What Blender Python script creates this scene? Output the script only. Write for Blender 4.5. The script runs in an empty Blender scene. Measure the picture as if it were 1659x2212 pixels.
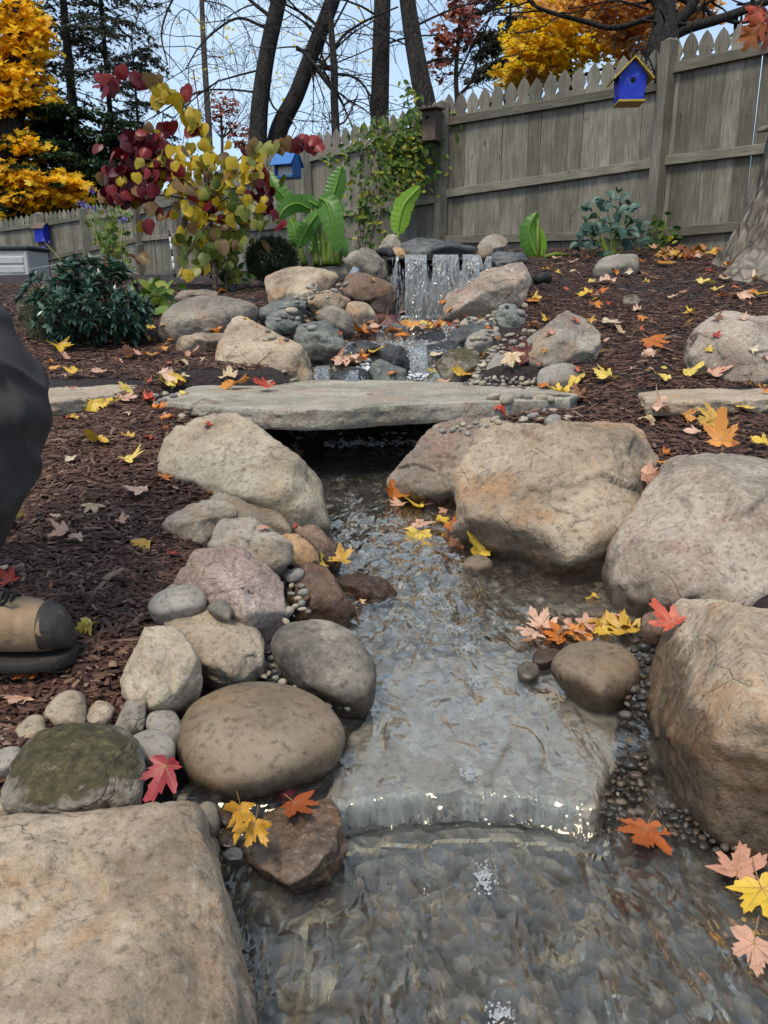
import bpy, bmesh, math, random
import numpy as np
from mathutils import Vector, Matrix, Euler
from mathutils.bvhtree import BVHTree
random.seed(7); RS = np.random.RandomState(7)
SC = bpy.context.scene; COL = SC.collection
R = math.radians
# ---------------------------------------------------------------- camera
PITCH = R(15.0); F_PX = 1671.0; W_PX, H_PX = 1659.0, 2212.0       # pixel units of the photograph (viewed size)
cam_d = bpy.data.cameras.new('camera'); cam = bpy.data.objects.new('camera', cam_d); COL.objects.link(cam)
cam.rotation_euler = (math.pi/2 - PITCH, 0, 0)
cam_d.sensor_fit = 'VERTICAL'; cam_d.angle_y = 2*math.atan(H_PX/2/F_PX)
cam_d.clip_start = 0.02; cam_d.clip_end = 2000
SC.camera = cam
# ---------------------------------------------------------------- world, sun, exposure
SUN_EL, SUN_AZ = R(64), R(212)
world = bpy.data.worlds.new('World'); SC.world = world; world.use_nodes = True
wt = world.node_tree; wn = wt.nodes; wn.clear()
wo = wn.new('ShaderNodeOutputWorld'); wb = wn.new('ShaderNodeBackground'); wb.inputs['Strength'].default_value = 0.1
sky = wn.new('ShaderNodeTexSky'); sky.sky_type = 'NISHITA'; sky.sun_disc = False
sky.sun_elevation = SUN_EL; sky.sun_rotation = SUN_AZ; sky.air_density = 1.0; sky.dust_density = 1.5
tc = wn.new('ShaderNodeTexCoord'); mp = wn.new('ShaderNodeMapping'); mp.inputs['Scale'].default_value = (1.0, 1.0, 2.6)
nz = wn.new('ShaderNodeTexNoise'); nz.inputs['Scale'].default_value = 3.4; nz.inputs['Detail'].default_value = 5; nz.inputs['Roughness'].default_value = .5
rp = wn.new('ShaderNodeValToRGB'); rp.color_ramp.elements[0].position = .34; rp.color_ramp.elements[0].color = (.25,)*3+(1,)
rp.color_ramp.elements[1].position = .68; rp.color_ramp.elements[1].color = (.85,)*3+(1,)
mx = wn.new('ShaderNodeMix'); mx.data_type = 'RGBA'
mx.inputs['B'].default_value = (3.2, 4.2, 5.25, 1)                   # thin cloud, in the sky texture's own units
L = wt.links
L.new(tc.outputs['Generated'], mp.inputs['Vector']); L.new(mp.outputs['Vector'], nz.inputs['Vector'])
L.new(nz.outputs['Fac'], rp.inputs['Fac']); L.new(rp.outputs['Color'], mx.inputs['Factor'])
L.new(sky.outputs['Color'], mx.inputs['A']); L.new(mx.outputs['Result'], wb.inputs['Color']); L.new(wb.outputs['Background'], wo.inputs['Surface'])
sun_d = bpy.data.lights.new('sun', 'SUN'); sun_d.energy = 1.5; sun_d.angle = R(14); sun_d.color = (1, .91, .76)
sun = bpy.data.objects.new('sun', sun_d); COL.objects.link(sun)
sun.rotation_euler = (math.pi/2 - SUN_EL, 0, math.pi - SUN_AZ)
SC.view_settings.view_transform = 'Standard'; SC.view_settings.look = 'None'
SC.view_settings.exposure = 1.08; SC.view_settings.gamma = 1.0; SC.view_settings.use_curve_mapping = False
cy = SC.cycles
cy.use_denoising = True; cy.max_bounces = 10; cy.transparent_max_bounces = 16; cy.transmission_bounces = 8
cy.diffuse_bounces = 3; cy.glossy_bounces = 4; cy.caustics_reflective = False; cy.caustics_refractive = True
cy.sample_clamp_indirect = 6.0; cy.blur_glossy = .5
# ---------------------------------------------------------------- pixel rays
CP, SP = math.cos(PITCH), math.sin(PITCH)
def P(x, y, D):
    """the point at view depth D (metres) on the ray through picture position x, y"""
    u = (x - W_PX/2)/F_PX; v = (y - H_PX/2)/F_PX
    return np.array([u*D, D*CP - v*D*SP, -D*SP - v*D*CP])
def PIX(p):
    D = p[1]*CP - p[2]*SP
    return (W_PX/2 + F_PX*p[0]/D, H_PX/2 - F_PX*(p[1]*SP + p[2]*CP)/D, D)
# where a view of part of the photograph starts and how it is scaled
CROP = {'D': (0, 0, 1, 1), 'R3': (0, 484, .5, .5), 'R4': (829.5, 484, .5, .5), 'R5': (0, 993.6, .5, .5), 'R6': (829.5, 993.6, .5, .5),
        'R7': (0, 1538, .5, .5), 'R8': (829.5, 1538, .5, .5), 'Z4': (518.4, 501, .4167, .4167), 'F1': (898.6, 51.8, .4583, .4583),
        'F2': (484, 173, .3333, .3333), 'F3': (0, 345.6, .3646, .3646), 'T5': (0, 0, .3646, .3646)}
def cc(c, x, y):
    a = CROP[c]; return a[0] + x*a[2], a[1] + y*a[3]
BY = [500, 540, 560, 600, 640, 680, 720, 760, 800, 840, 870, 900, 1000, 1100, 1200, 1300, 1430, 1600, 1800, 2212]
BD = [11, 7.9, 7.0, 6.0, 5.4, 4.9, 4.3, 3.8, 3.4, 3.1, 2.9, 2.7, 2.3, 1.97, 1.72, 1.52, 1.34, 1.17, 1.05, .85]
def Dbank(y): return float(np.interp(y, BY, BD))
# ---------------------------------------------------------------- noise
_perm = np.random.RandomState(3).permutation(256); _perm = np.concatenate([_perm, _perm, _perm])
_g = np.random.RandomState(4).normal(size=(256, 3)); _g /= np.linalg.norm(_g, axis=1)[:, None]
def pnoise(p):
    p = np.asarray(p, float); i = np.floor(p).astype(int); f = p - i; i &= 255
    w = f*f*f*(f*(f*6-15)+10); out = 0
    for dx in (0, 1):
        for dy in (0, 1):
            for dz in (0, 1):
                h = _perm[_perm[_perm[(i[:, 0]+dx) & 255] + ((i[:, 1]+dy) & 255)] + ((i[:, 2]+dz) & 255)]
                d = ((f - (dx, dy, dz))*_g[h]).sum(1)
                out = out + d*(w[:, 0] if dx else 1-w[:, 0])*(w[:, 1] if dy else 1-w[:, 1])*(w[:, 2] if dz else 1-w[:, 2])
    return out*1.5
def fbm(p, o=4, g=.5):
    s = 0; a = 1; p = np.array(p, float)
    for k in range(o): s = s + a*pnoise(p + 17.3*k); p = p*2.03; a *= g
    return s
# ---------------------------------------------------------------- objects
def tag(o, label=None, cat=None, group=None, kind=None):
    if label: o['label'] = label
    if cat: o['category'] = cat
    if group: o['group'] = group
    if kind: o['kind'] = kind
    return o
def empty(name, loc=(0, 0, 0), rz=0):
    o = bpy.data.objects.new(name, None); COL.objects.link(o); o.location = Vector(loc); o.rotation_euler = (0, 0, rz); o.empty_display_size = .1
    return o
def mesh_np(name, v, f, smooth=True):
    """v (N,3), f (M,k) arrays"""
    v = np.asarray(v, np.float32); f = np.asarray(f, np.int32); k = f.shape[1]
    m = bpy.data.meshes.new(name); m.vertices.add(len(v)); m.vertices.foreach_set('co', v.ravel())
    m.loops.add(f.size); m.loops.foreach_set('vertex_index', f.ravel())
    m.polygons.add(len(f)); m.polygons.foreach_set('loop_start', np.arange(0, f.size, k, dtype=np.int32))
    m.polygons.foreach_set('loop_total', np.full(len(f), k, np.int32))
    if smooth: m.polygons.foreach_set('use_smooth', np.ones(len(f), bool))
    m.update(calc_edges=True); return m
def obj(name, mesh, mat=None, parent=None, loc=None):
    o = bpy.data.objects.new(name, mesh); COL.objects.link(o)
    if mat is not None and len(mesh.materials) == 0: mesh.materials.append(mat)
    if parent is not None: o.parent = parent
    if loc is not None: o.location = Vector(loc)
    return o
class MB:
    """collects shapes for ONE mesh object"""
    def __init__(s): s.v = []; s.f = []; s.m = []; s.mi = 0
    def add(s, v, f):
        b = len(s.v); s.v += [tuple(q) for q in v]; s.f += [tuple(b+i for i in t) for t in f]; s.m += [s.mi]*len(f); return s
    def box(s, c, size, rot=None, taper=1.0):
        M = rot if rot is not None else Matrix.Identity(3); c = Vector(c); v = []
        for z in (-.5, .5):
            t = taper if z > 0 else 1
            for x, y in ((-.5, -.5), (.5, -.5), (.5, .5), (-.5, .5)): v.append(c + M @ Vector((x*size[0]*t, y*size[1]*t, z*size[2])))
        return s.add(v, [(3, 2, 1, 0), (4, 5, 6, 7), (0, 1, 5, 4), (1, 2, 6, 5), (2, 3, 7, 6), (3, 0, 4, 7)])
    def bar(s, a, b, w, h, up=(0, 0, 1)):
        a = Vector(a); b = Vector(b); y = (b-a); l = y.length; y.normalize(); x = y.cross(Vector(up)).normalized(); z = x.cross(y)
        return s.box((a+b)/2, (w, l, h), Matrix((x, y, z)).transposed())
    def tube(s, path, rad, n=6, cap=True):
        path = [Vector(p) for p in path]; k = len(path)
        if not hasattr(rad, '__len__'): rad = [rad]*k
        t0 = (path[1]-path[0]).normalized(); a = t0.orthogonal().normalized(); v = []
        for i, p in enumerate(path):
            t = (path[min(i+1, k-1)] - path[max(i-1, 0)]).normalized(); a = (a - t*a.dot(t)).normalized(); b = t.cross(a)
            for j in range(n):
                q = 2*math.pi*j/n; v.append(p + (a*math.cos(q) + b*math.sin(q))*rad[i])
        f = [(i*n+j, i*n+(j+1) % n, (i+1)*n+(j+1) % n, (i+1)*n+j) for i in range(k-1) for j in range(n)]
        if cap: f += [tuple(range(n-1, -1, -1)), tuple((k-1)*n+j for j in range(n))]
        return s.add(v, f)
    def prism(s, poly, o, ex, ey, ez, d):
        """polygon (2D) in the plane o + x ex + y ey, extruded by d along ez"""
        o, ex, ey, ez = map(Vector, (o, ex, ey, ez)); n = len(poly)
        v = [o + ex*x + ey*y for x, y in poly] + [o + ex*x + ey*y + ez*d for x, y in poly]
        return s.add(v, [tuple(range(n-1, -1, -1)), tuple(range(n, 2*n))] + [(i, (i+1) % n, n+(i+1) % n, n+i) for i in range(n)])
    def build(s, name, mat, parent=None, smooth=False, bevel=0, loc=None):
        m = bpy.data.meshes.new(name); v = s.v
        if loc is not None: v = [tuple(Vector(q)-Vector(loc)) for q in v]
        m.from_pydata(v, [], s.f); m.update()
        for q in (mat if isinstance(mat, (list, tuple)) else [mat]): m.materials.append(q)
        m.polygons.foreach_set('material_index', np.array(s.m, np.int32))
        if smooth: m.polygons.foreach_set('use_smooth', np.ones(len(m.polygons), bool))
        bm = bmesh.new(); bm.from_mesh(m); bmesh.ops.recalc_face_normals(bm, faces=bm.faces)
        if bevel: bmesh.ops.bevel(bm, geom=bm.edges[:], offset=bevel, segments=1, affect='EDGES')
        bm.to_mesh(m); bm.free(); m.update()
        return obj(name, m, None, parent, loc)
def smooth_path(pts, n=8):
    """Catmull-Rom through the points"""
    p = [np.array(q, float) for q in pts]; p = [2*p[0]-p[1]] + p + [2*p[-1]-p[-2]]; o = []
    for i in range(1, len(p)-2):
        for k in range(n):
            t = k/n; a, b, c, d = p[i-1:i+3]
            o.append(.5*((2*b) + (c-a)*t + (2*a-5*b+4*c-d)*t*t + (3*b-a-3*c+d)*t**3))
    o.append(p[-2]); return o
def frames(n, up=None, spread=1.0, rs=RS):
    """n random rotation matrices; the leaf plane's normal is near `up` when given"""
    z = rs.normal(size=(n, 3)); z /= np.linalg.norm(z, axis=1)[:, None]
    if up is not None: z = np.asarray(up) + z*spread; z /= np.linalg.norm(z, axis=1)[:, None]
    x = rs.normal(size=(n, 3)); x -= z*(x*z).sum(1)[:, None]; x /= np.linalg.norm(x, axis=1)[:, None]
    return np.stack([x, np.cross(z, x), z], 2)
def scatter(tv, tf, M, s, loc):
    """one vertex/face array with the template at every transform"""
    tv = np.asarray(tv, float); tf = np.asarray(tf); n = len(loc); s = np.broadcast_to(np.asarray(s, float), (n,))
    v = np.einsum('nij,kj->nki', M, tv)*s[:, None, None] + np.asarray(loc)[:, None, :]
    f = tf[None] + (np.arange(n)*len(tv))[:, None, None]
    return v.reshape(-1, 3), f.reshape(-1, tf.shape[1])
# ---------------------------------------------------------------- materials
class NT:
    def __init__(s, name):
        s.mat = bpy.data.materials.new(name); s.mat.use_nodes = True; s.t = s.mat.node_tree; s.t.nodes.clear()
        s.out = s.n('ShaderNodeOutputMaterial'); s.b = s.n('ShaderNodeBsdfPrincipled'); s.l(s.b.outputs[0], s.out.inputs['Surface'])
    def n(s, k): return s.t.nodes.new(k)
    def l(s, a, b): s.t.links.new(a, b)
    def set(s, k, v):
        i = s.b.inputs[k]
        if hasattr(v, 'node'): s.l(v, i)
        else: i.default_value = v if not (isinstance(v, (tuple, list)) and len(v) == 3) else (*v, 1)
    def coord(s, kind='Object', scale=(1, 1, 1), rnd=True):
        if kind == 'World': c = s.n('ShaderNodeNewGeometry').outputs['Position']
        else: c = s.n('ShaderNodeTexCoord').outputs[kind]
        if rnd:
            i = s.n('ShaderNodeObjectInfo'); m = s.n('ShaderNodeMath'); m.operation = 'MULTIPLY'; m.inputs[1].default_value = 37; s.l(i.outputs['Random'], m.inputs[0])
            a = s.n('ShaderNodeVectorMath'); a.operation = 'ADD'; s.l(c, a.inputs[0]); s.l(m.outputs[0], a.inputs[1]); c = a.outputs[0]
        m = s.n('ShaderNodeMapping'); m.inputs['Scale'].default_value = scale; s.l(c, m.inputs['Vector']); return m.outputs[0]
    def noise(s, v, scale, detail=4, rough=.55, dist=0):
        q = s.n('ShaderNodeTexNoise'); q.inputs['Scale'].default_value = scale; q.inputs['Detail'].default_value = detail
        q.inputs['Roughness'].default_value = rough; q.inputs['Distortion'].default_value = dist; s.l(v, q.inputs['Vector']); return q.outputs['Fac']
    def voro(s, v, scale, feat='F1', out='Distance'):
        q = s.n('ShaderNodeTexVoronoi'); q.feature = feat; q.inputs['Scale'].default_value = scale; s.l(v, q.inputs['Vector']); return q.outputs[out]
    def ramp(s, f, stops):
        r = s.n('ShaderNodeValToRGB'); e = r.color_ramp.elements
        while len(e) < len(stops): e.new(.5)
        for q, (p, c) in zip(e, stops): q.position = p; q.color = (c, c, c, 1) if not hasattr(c, '__len__') else (*c, 1)
        s.l(f, r.inputs[0]); return r.outputs[0]
    def mix(s, f, a, b, mode='MIX'):
        m = s.n('ShaderNodeMix'); m.data_type = 'RGBA'; m.blend_type = mode
        for k, q in (('Factor', f), ('A', a), ('B', b)):
            i = [z for z in m.inputs if z.name == k and z.type == ('VALUE' if k == 'Factor' else 'RGBA')][0]
            if hasattr(q, 'node'): s.l(q, i)
            else: i.default_value = q if k == 'Factor' else (*q, 1)
        return [z for z in m.outputs if z.type == 'RGBA'][0]
    def math(s, op, a, b=0., clamp=False):
        m = s.n('ShaderNodeMath'); m.operation = op; m.use_clamp = clamp
        for i, q in enumerate((a, b)):
            if hasattr(q, 'node'): s.l(q, m.inputs[i])
            else: m.inputs[i].default_value = q
        return m.outputs[0]
    def bump(s, h, strength=.5, dist=.01, prev=None):
        b = s.n('ShaderNodeBump'); b.inputs['Strength'].default_value = strength; b.inputs['Distance'].default_value = dist; s.l(h, b.inputs['Height'])
        if prev is not None: s.l(prev, b.inputs['Normal'])
        return b.outputs[0]
    def island(s): return s.n('ShaderNodeNewGeometry').outputs['Random Per Island']
    def orand(s): return s.n('ShaderNodeObjectInfo').outputs['Random']
    def attr(s, name, typ='OBJECT', out='Fac'):
        a = s.n('ShaderNodeAttribute'); a.attribute_type = typ; a.attribute_name = name; return a.outputs[out]
MAT = {}
def rock_mat(name, a, b, c, stain=(.05, .05, .05), stain_amt=.5, rust=None, speck=.3, rough=.85, bumpy=1.0, pale=.25, moss=0, band=0, sc=1.0):
    t = NT(name); v = t.coord('Object', (1, 1, 1.0)); crack = bumpy >= .9
    n1 = t.noise(v, 4.5*sc, 6, .6, .3); n2 = t.noise(v, 17*sc, 6, .65); n3 = t.noise(v, 75*sc, 5, .7); n4 = t.noise(v, 260*sc, 3, .7)
    col = t.ramp(n1, [(.38, a), (.5, b), (.6, c)])
    col = t.mix(t.ramp(n2, [(.38, 0.), (.62, .75)]), col, t.mix(.5, col, c))
    if band:
        vb = t.coord('Object', (3, 3, 38)); col = t.mix(t.math('MULTIPLY', t.ramp(t.noise(vb, 1.3, 5, .6, .6), [(.45, 0.), (.6, 1.)]), band), col, stain)
    if rust: col = t.mix(t.ramp(t.noise(v, 6.5*sc, 5, .6, .6), [(.52, 0.), (.66, .8)]), col, rust)
    col = t.mix(t.math('MULTIPLY', t.ramp(t.noise(v, 8.3*sc, 7, .7, .2), [(.55, 0.), (.68, 1.)]), stain_amt), col, stain)
    col = t.mix(t.math('MULTIPLY', t.ramp(n3, [(.56, 0.), (.7, 1.)]), pale), col, (.62, .57, .5))
    col = t.mix(t.math('MULTIPLY', t.ramp(n3, [(.34, 1.), (.48, 0.)]), .62), col, tuple(q*.33 for q in a))
    col = t.mix(t.math('MULTIPLY', t.ramp(t.noise(v, 34*sc, 5, .7, .4), [(.52, 0.), (.64, 1.)]), .26*min(1, bumpy+.2)), col, tuple(q*.4 for q in b))
    col = t.mix(t.math('MULTIPLY', t.ramp(n4, [(.3, 1.), (.5, 0.)]), speck), col, tuple(q*.3 for q in b))
    col = t.mix(t.math('MULTIPLY', t.ramp(t.voro(v, 55*sc), [(.05, 1.), (.12, 0.)]), .35*speck/.3*.6), col, (.05, .04, .035))
    if crack:                                             # thin irregular fissures and bedding lines
        dv = t.n('ShaderNodeVectorMath'); dv.operation = 'ADD'; ns = t.n('ShaderNodeTexNoise'); ns.inputs['Scale'].default_value = 9; ns.inputs['Detail'].default_value = 4; t.l(v, ns.inputs['Vector']); sv = t.n('ShaderNodeVectorMath'); sv.operation = 'SCALE'; sv.inputs['Scale'].default_value = .1; t.l(ns.outputs['Color'], sv.inputs[0]); t.l(v, dv.inputs[0]); t.l(sv.outputs[0], dv.inputs[1])
        mv_ = t.n('ShaderNodeMapping'); mv_.inputs['Scale'].default_value = (1, 1, 2.2); mv_.inputs['Rotation'].default_value = (.5, .3, 0); t.l(dv.outputs[0], mv_.inputs['Vector'])
        ck = t.math('MULTIPLY', t.ramp(t.voro(mv_.outputs[0], 6.5*sc, 'DISTANCE_TO_EDGE'), [(.0, 1.), (.022, 0.)]), t.ramp(t.noise(v, 5*sc, 2), [(.52, 0.), (.62, 1.)])); col = t.mix(t.math('MULTIPLY', ck, .22), col, (.04, .033, .028))
    if moss:
        nm = t.n('ShaderNodeNewGeometry').outputs['Normal']; sx = t.n('ShaderNodeSeparateXYZ'); t.l(nm, sx.inputs[0])
        up = t.math('ADD', t.math('MULTIPLY', sx.outputs[2], .45), t.math('MULTIPLY', n2, 1.1)); mf = t.math('MULTIPLY', t.ramp(up, [(.74, 0.), (.9, 1.)]), moss)
        col = t.mix(mf, col, t.ramp(n3, [(.35, (.03, .028, .012)), (.55, (.07, .06, .024)), (.7, (.14, .115, .055))]))
    val = t.math('ADD', t.math('MULTIPLY', t.orand(), .3), .86)
    col = t.mix(1.0, col, t.n_rgb(val), 'MULTIPLY')
    # wet below the object's own water mark
    sz = t.n('ShaderNodeSeparateXYZ'); t.l(t.n('ShaderNodeNewGeometry').outputs['Position'], sz.inputs[0])
    d = t.math('SUBTRACT', t.attr('wet_z'), sz.outputs[2]); d = t.math('ADD', d, t.math('MULTIPLY', t.math('SUBTRACT', n2, .5), .09))
    wet = t.math('MULTIPLY', d, 40, True)
    col = t.mix(wet, col, t.mix(1.0, col, (.36, .33, .31), 'MULTIPLY'))
    t.set('Base Color', col)
    t.set('Roughness', t.math('SUBTRACT', t.math('ADD', rough, t.math('MULTIPLY', n3, .1)), t.math('MULTIPLY', wet, rough-.16)))
    t.set('Specular IOR Level', .35)
    h = t.math('ADD', t.math('MULTIPLY', n2, .7), t.math('ADD', t.math('MULTIPLY', n3, .28), t.math('MULTIPLY', n4, .07)))
    if crack: h = t.math('SUBTRACT', h, t.math('MULTIPLY', ck, .2))
    t.set('Normal', t.bump(h, .8*bumpy, .018/sc)); MAT[name] = t.mat; return t.mat
def _nrgb(s, v):
    c = s.n('ShaderNodeCombineColor'); [s.l(v, c.inputs[i]) for i in range(3)]; return c.outputs[0]
NT.n_rgb = _nrgb
rock_mat('sandstone_tan', (.18, .132, .09), (.31, .237, .165), (.43, .345, .25), stain=(.11, .1, .09), stain_amt=.45, rust=(.36, .215, .11), sc=1.15)
rock_mat('sandstone_pale', (.21, .165, .115), (.335, .27, .19), (.43, .36, .265), stain=(.13, .112, .09), stain_amt=.4, rust=(.4, .29, .18))
rock_mat('sandstone_grey', (.145, .122, .098), (.25, .214, .172), (.36, .31, .25), stain=(.07, .068, .065), stain_amt=.6, rust=(.29, .19, .12))
rock_mat('stone_pink', (.175, .136, .102), (.29, .232, .18), (.395, .328, .262), stain=(.12, .105, .095), stain_amt=.5, rust=(.3, .195, .15), pale=.45)
rock_mat('sandstone_streaked', (.19, .138, .092), (.325, .247, .17), (.44, .352, .255), stain=(.06, .056, .052), stain_amt=.8, rust=(.38, .22, .11), sc=.8)
rock_mat('granite_pink', (.22, .145, .115), (.35, .255, .21), (.47, .37, .315), stain=(.13, .11, .1), stain_amt=.35, speck=.9, pale=.6, sc=1.5)
rock_mat('stone_orange', (.3, .165, .075), (.4, .24, .12), (.45, .3, .17), stain=(.2, .13, .08), stain_amt=.4)
rock_mat('cobble_brown', (.115, .085, .055), (.165, .122, .08), (.21, .16, .108), stain=(.07, .055, .042), stain_amt=.45, rust=(.19, .125, .07), speck=.16, rough=.6, bumpy=.28, pale=.07)
rock_mat('cobble_dark', (.06, .052, .043), (.125, .108, .085), (.34, .29, .22), stain=(.05, .05, .04), stain_amt=.6, speck=.25, rough=.65, bumpy=.45, pale=.15)
rock_mat('cobble_grey', (.17, .15, .125), (.25, .222, .185), (.31, .28, .235), stain=(.12, .11, .1), stain_amt=.35, speck=.2, rough=.75, bumpy=.4, pale=.15)
rock_mat('rock_rust', (.1, .058, .038), (.16, .098, .065), (.23, .15, .1), stain=(.06, .045, .04), stain_amt=.5, rust=(.2, .085, .045), rough=.7)
rock_mat('rock_wet', (.075, .045, .026), (.15, .095, .06), (.25, .19, .145), stain=(.05, .035, .025), stain_amt=.5, rust=(.18, .09, .035), rough=.28)
rock_mat('slate_green', (.085, .092, .08), (.155, .163, .14), (.25, .25, .215), stain=(.05, .055, .055), stain_amt=.6, rough=.55, band=.5)
rock_mat('slate_dark', (.03, .032, .033), (.07, .072, .072), (.15, .15, .14), stain=(.02, .02, .022), stain_amt=.6, rough=.4, band=.6)
rock_mat('rock_mossy', (.15, .125, .095), (.225, .195, .15), (.29, .25, .2), stain=(.08, .07, .05), stain_amt=.5, moss=.95)
rock_mat('flagstone', (.185, .165, .125), (.285, .255, .2), (.36, .325, .26), stain=(.12, .125, .085), stain_amt=.5, rust=(.3, .21, .15), pale=.2, band=.2)
rock_mat('ledge', (.36, .315, .26), (.46, .405, .335), (.52, .465, .39), stain=(.27, .235, .19), stain_amt=.4, rust=(.38, .3, .22), rough=.6, pale=.08, speck=.1)
rock_mat('ledge_green', (.1, .088, .058), (.19, .17, .118), (.32, .295, .22), stain=(.07, .065, .055), stain_amt=.5, rust=(.16, .11, .07), rough=.6, sc=.8, pale=.06, speck=.1)
rock_mat('flagstone_tan', (.3, .22, .15), (.4, .31, .22), (.46, .37, .28), stain=(.2, .16, .13), stain_amt=.5, rust=(.42, .27, .15))
rock_mat('pebble_tan', (.2, .165, .115), (.32, .27, .195), (.42, .365, .275), stain=(.15, .13, .1), stain_amt=.2, speck=.15, bumpy=.25, rough=.7, pale=.08)
rock_mat('pebble_grey', (.13, .12, .105), (.215, .2, .175), (.3, .28, .245), stain=(.08, .08, .08), stain_amt=.2, speck=.2, bumpy=.25, rough=.7, pale=.1)
rock_mat('pebble_brown', (.09, .062, .042), (.155, .11, .075), (.22, .165, .115), stain=(.06, .045, .035), stain_amt=.3, speck=.15, bumpy=.2, rough=.35, pale=.05)
rock_mat('pebble_dark', (.045, .045, .042), (.085, .082, .075), (.14, .135, .12), stain=(.03, .03, .03), stain_amt=.3, speck=.15, bumpy=.2, rough=.3, pale=.05)

def wood_mat(name, dark, mid, light, grain=(30, 30, 1.6), rough=.85, moss=0):
    t = NT(name); v = t.coord('Object', grain); w = t.coord('Object', (1, 1, 1))
    g = t.noise(v, 3.0, 6, .65, .3); n = t.noise(w, 3.1, 5, .6); k = t.ramp(g, [(.3, dark), (.52, mid), (.72, light)])
    k = t.mix(t.math('MULTIPLY', t.ramp(n, [(.42, 0.), (.65, 1.)]), .6), k, dark)
    if moss: k = t.mix(t.math('MULTIPLY', t.ramp(t.noise(w, 1.3, 4, .6), [(.45, 0.), (.65, 1.)]), moss), k, (.085, .09, .05))
    k = t.mix(t.math('MULTIPLY', t.ramp(t.voro(t.coord('Object', (7, 7, 2.6)), 1.0), [(.05, 1.), (.1, 0.)]), .7), k, tuple(q*.3 for q in dark))
    k = t.mix(1.0, k, t.n_rgb(t.math('ADD', t.math('MULTIPLY', t.orand(), .62), .66)), 'MULTIPLY')
    t.set('Base Color', k); t.set('Roughness', rough); t.set('Specular IOR Level', .25); t.set('Normal', t.bump(g, .5, .006)); MAT[name] = t.mat
wood_mat('fence_wood', (.115, .1, .075), (.225, .203, .162), (.36, .335, .285), moss=.4)
wood_mat('fence_rail', (.115, .1, .076), (.21, .19, .15), (.31, .285, .235), grain=(1.6, 30, 30), moss=.3)
wood_mat('box_wood', (.085, .06, .045), (.15, .11, .085), (.22, .17, .135))
wood_mat('trellis_wood', (.16, .12, .1), (.26, .2, .17), (.33, .27, .23))

def bark_mat(name, dark, mid, light, zs=.35, sc=1.0, rough=.9):
    t = NT(name); v = t.coord('Object', (1, 1, zs)); n = t.noise(v, 14*sc, 7, .7, .8); w = t.noise(v, 3*sc, 4)
    r = t.voro(v, 11*sc, 'DISTANCE_TO_EDGE'); k = t.ramp(n, [(.3, dark), (.5, mid), (.7, light)])
    k = t.mix(t.ramp(r, [(.02, .8), (.16, 0.)]), k, tuple(q*.4 for q in dark)); k = t.mix(t.math('MULTIPLY', t.ramp(w, [(.45, 0.), (.62, 1.)]), .4), k, light)
    t.set('Base Color', k); t.set('Roughness', rough); t.set('Specular IOR Level', .2)
    t.set('Normal', t.bump(t.math('ADD', n, t.math('MULTIPLY', r, 1.5)), .9, .03)); MAT[name] = t.mat
bark_mat('bark_dark', (.015, .013, .012), (.032, .027, .024), (.058, .05, .043), zs=.22, sc=2.0)
bark_mat('bark_grey', (.12, .1, .08), (.22, .185, .15), (.34, .3, .25), zs=.3, sc=1.0)
bark_mat('bark_twig', (.05, .042, .038), (.085, .072, .064), (.13, .11, .1), sc=3)
bark_mat('bark_stem', (.08, .055, .04), (.13, .095, .07), (.18, .14, .11), sc=5)

def leaf_mat(name, stops, trans=.25, rough=.5, island=True, vein=None, scale=30., gloss=.3, nm_spots=True):
    """colour by a per-leaf random value, mottled inside each leaf"""
    t = NT(name); r = t.island() if island else t.orand(); v = t.coord('Object', (1, 1, 1)); n = t.noise(v, scale, 4, .6)
    k = t.ramp(t.math('ADD', t.math('MULTIPLY', r, .75), t.math('MULTIPLY', n, .28)), stops)
    if not island and nm_spots:                            # blemishes and browned patches
        k = t.mix(t.math('MULTIPLY', t.ramp(t.noise(v, 3.2, 5, .7, .5), [(.52, 0.), (.68, 1.)]), .6), k, tuple(.45*a*b for a, b in zip(stops[0][1], (1, .8, .7))))
        k = t.mix(t.math('MULTIPLY', t.ramp(t.noise(v, 9, 3, .6), [(.66, 0.), (.7, 1.)]), .7), k, (.05, .025, .012))
    t.set('Base Color', k); t.set('Roughness', rough); t.set('Specular IOR Level', gloss)
    tr = t.n('ShaderNodeBsdfTranslucent'); t.l(k, tr.inputs['Color']); m = t.n('ShaderNodeMixShader'); m.inputs[0].default_value = trans
    t.l(t.b.outputs[0], m.inputs[1]); t.l(tr.outputs[0], m.inputs[2]); t.l(m.outputs[0], t.out.inputs['Surface'])
    MAT[name] = t.mat
def st(*c): return [(.08 + .84*i/max(1, len(c)-1), q) for i, q in enumerate(c)]
for nm, c in {'yellow': ((.5, .29, .03), (.68, .45, .05), (.72, .55, .13)), 'gold': ((.3, .13, .02), (.52, .27, .03), (.6, .36, .06)),
              'orange': ((.42, .1, .015), (.62, .2, .02), (.66, .3, .07)), 'red': ((.3, .02, .015), (.5, .06, .025), (.58, .14, .08)),
              'pink': ((.5, .24, .16), (.6, .34, .23), (.66, .44, .32)), 'tan': ((.5, .34, .18), (.62, .46, .28), (.72, .6, .42)),
              'brown': ((.16, .06, .028), (.28, .115, .05), (.38, .18, .09)), 'maroon': ((.06, .012, .012), (.1, .02, .018), (.15, .035, .03)),
              'crimson': ((.13, .008, .014), (.24, .016, .026), (.32, .04, .045)), 'rust': ((.26, .05, .012), (.38, .085, .018), (.46, .15, .04))}.items():
    leaf_mat('leaf_'+nm, st(*c), .15, .45, island=False, scale=28, gloss=.35)
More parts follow.
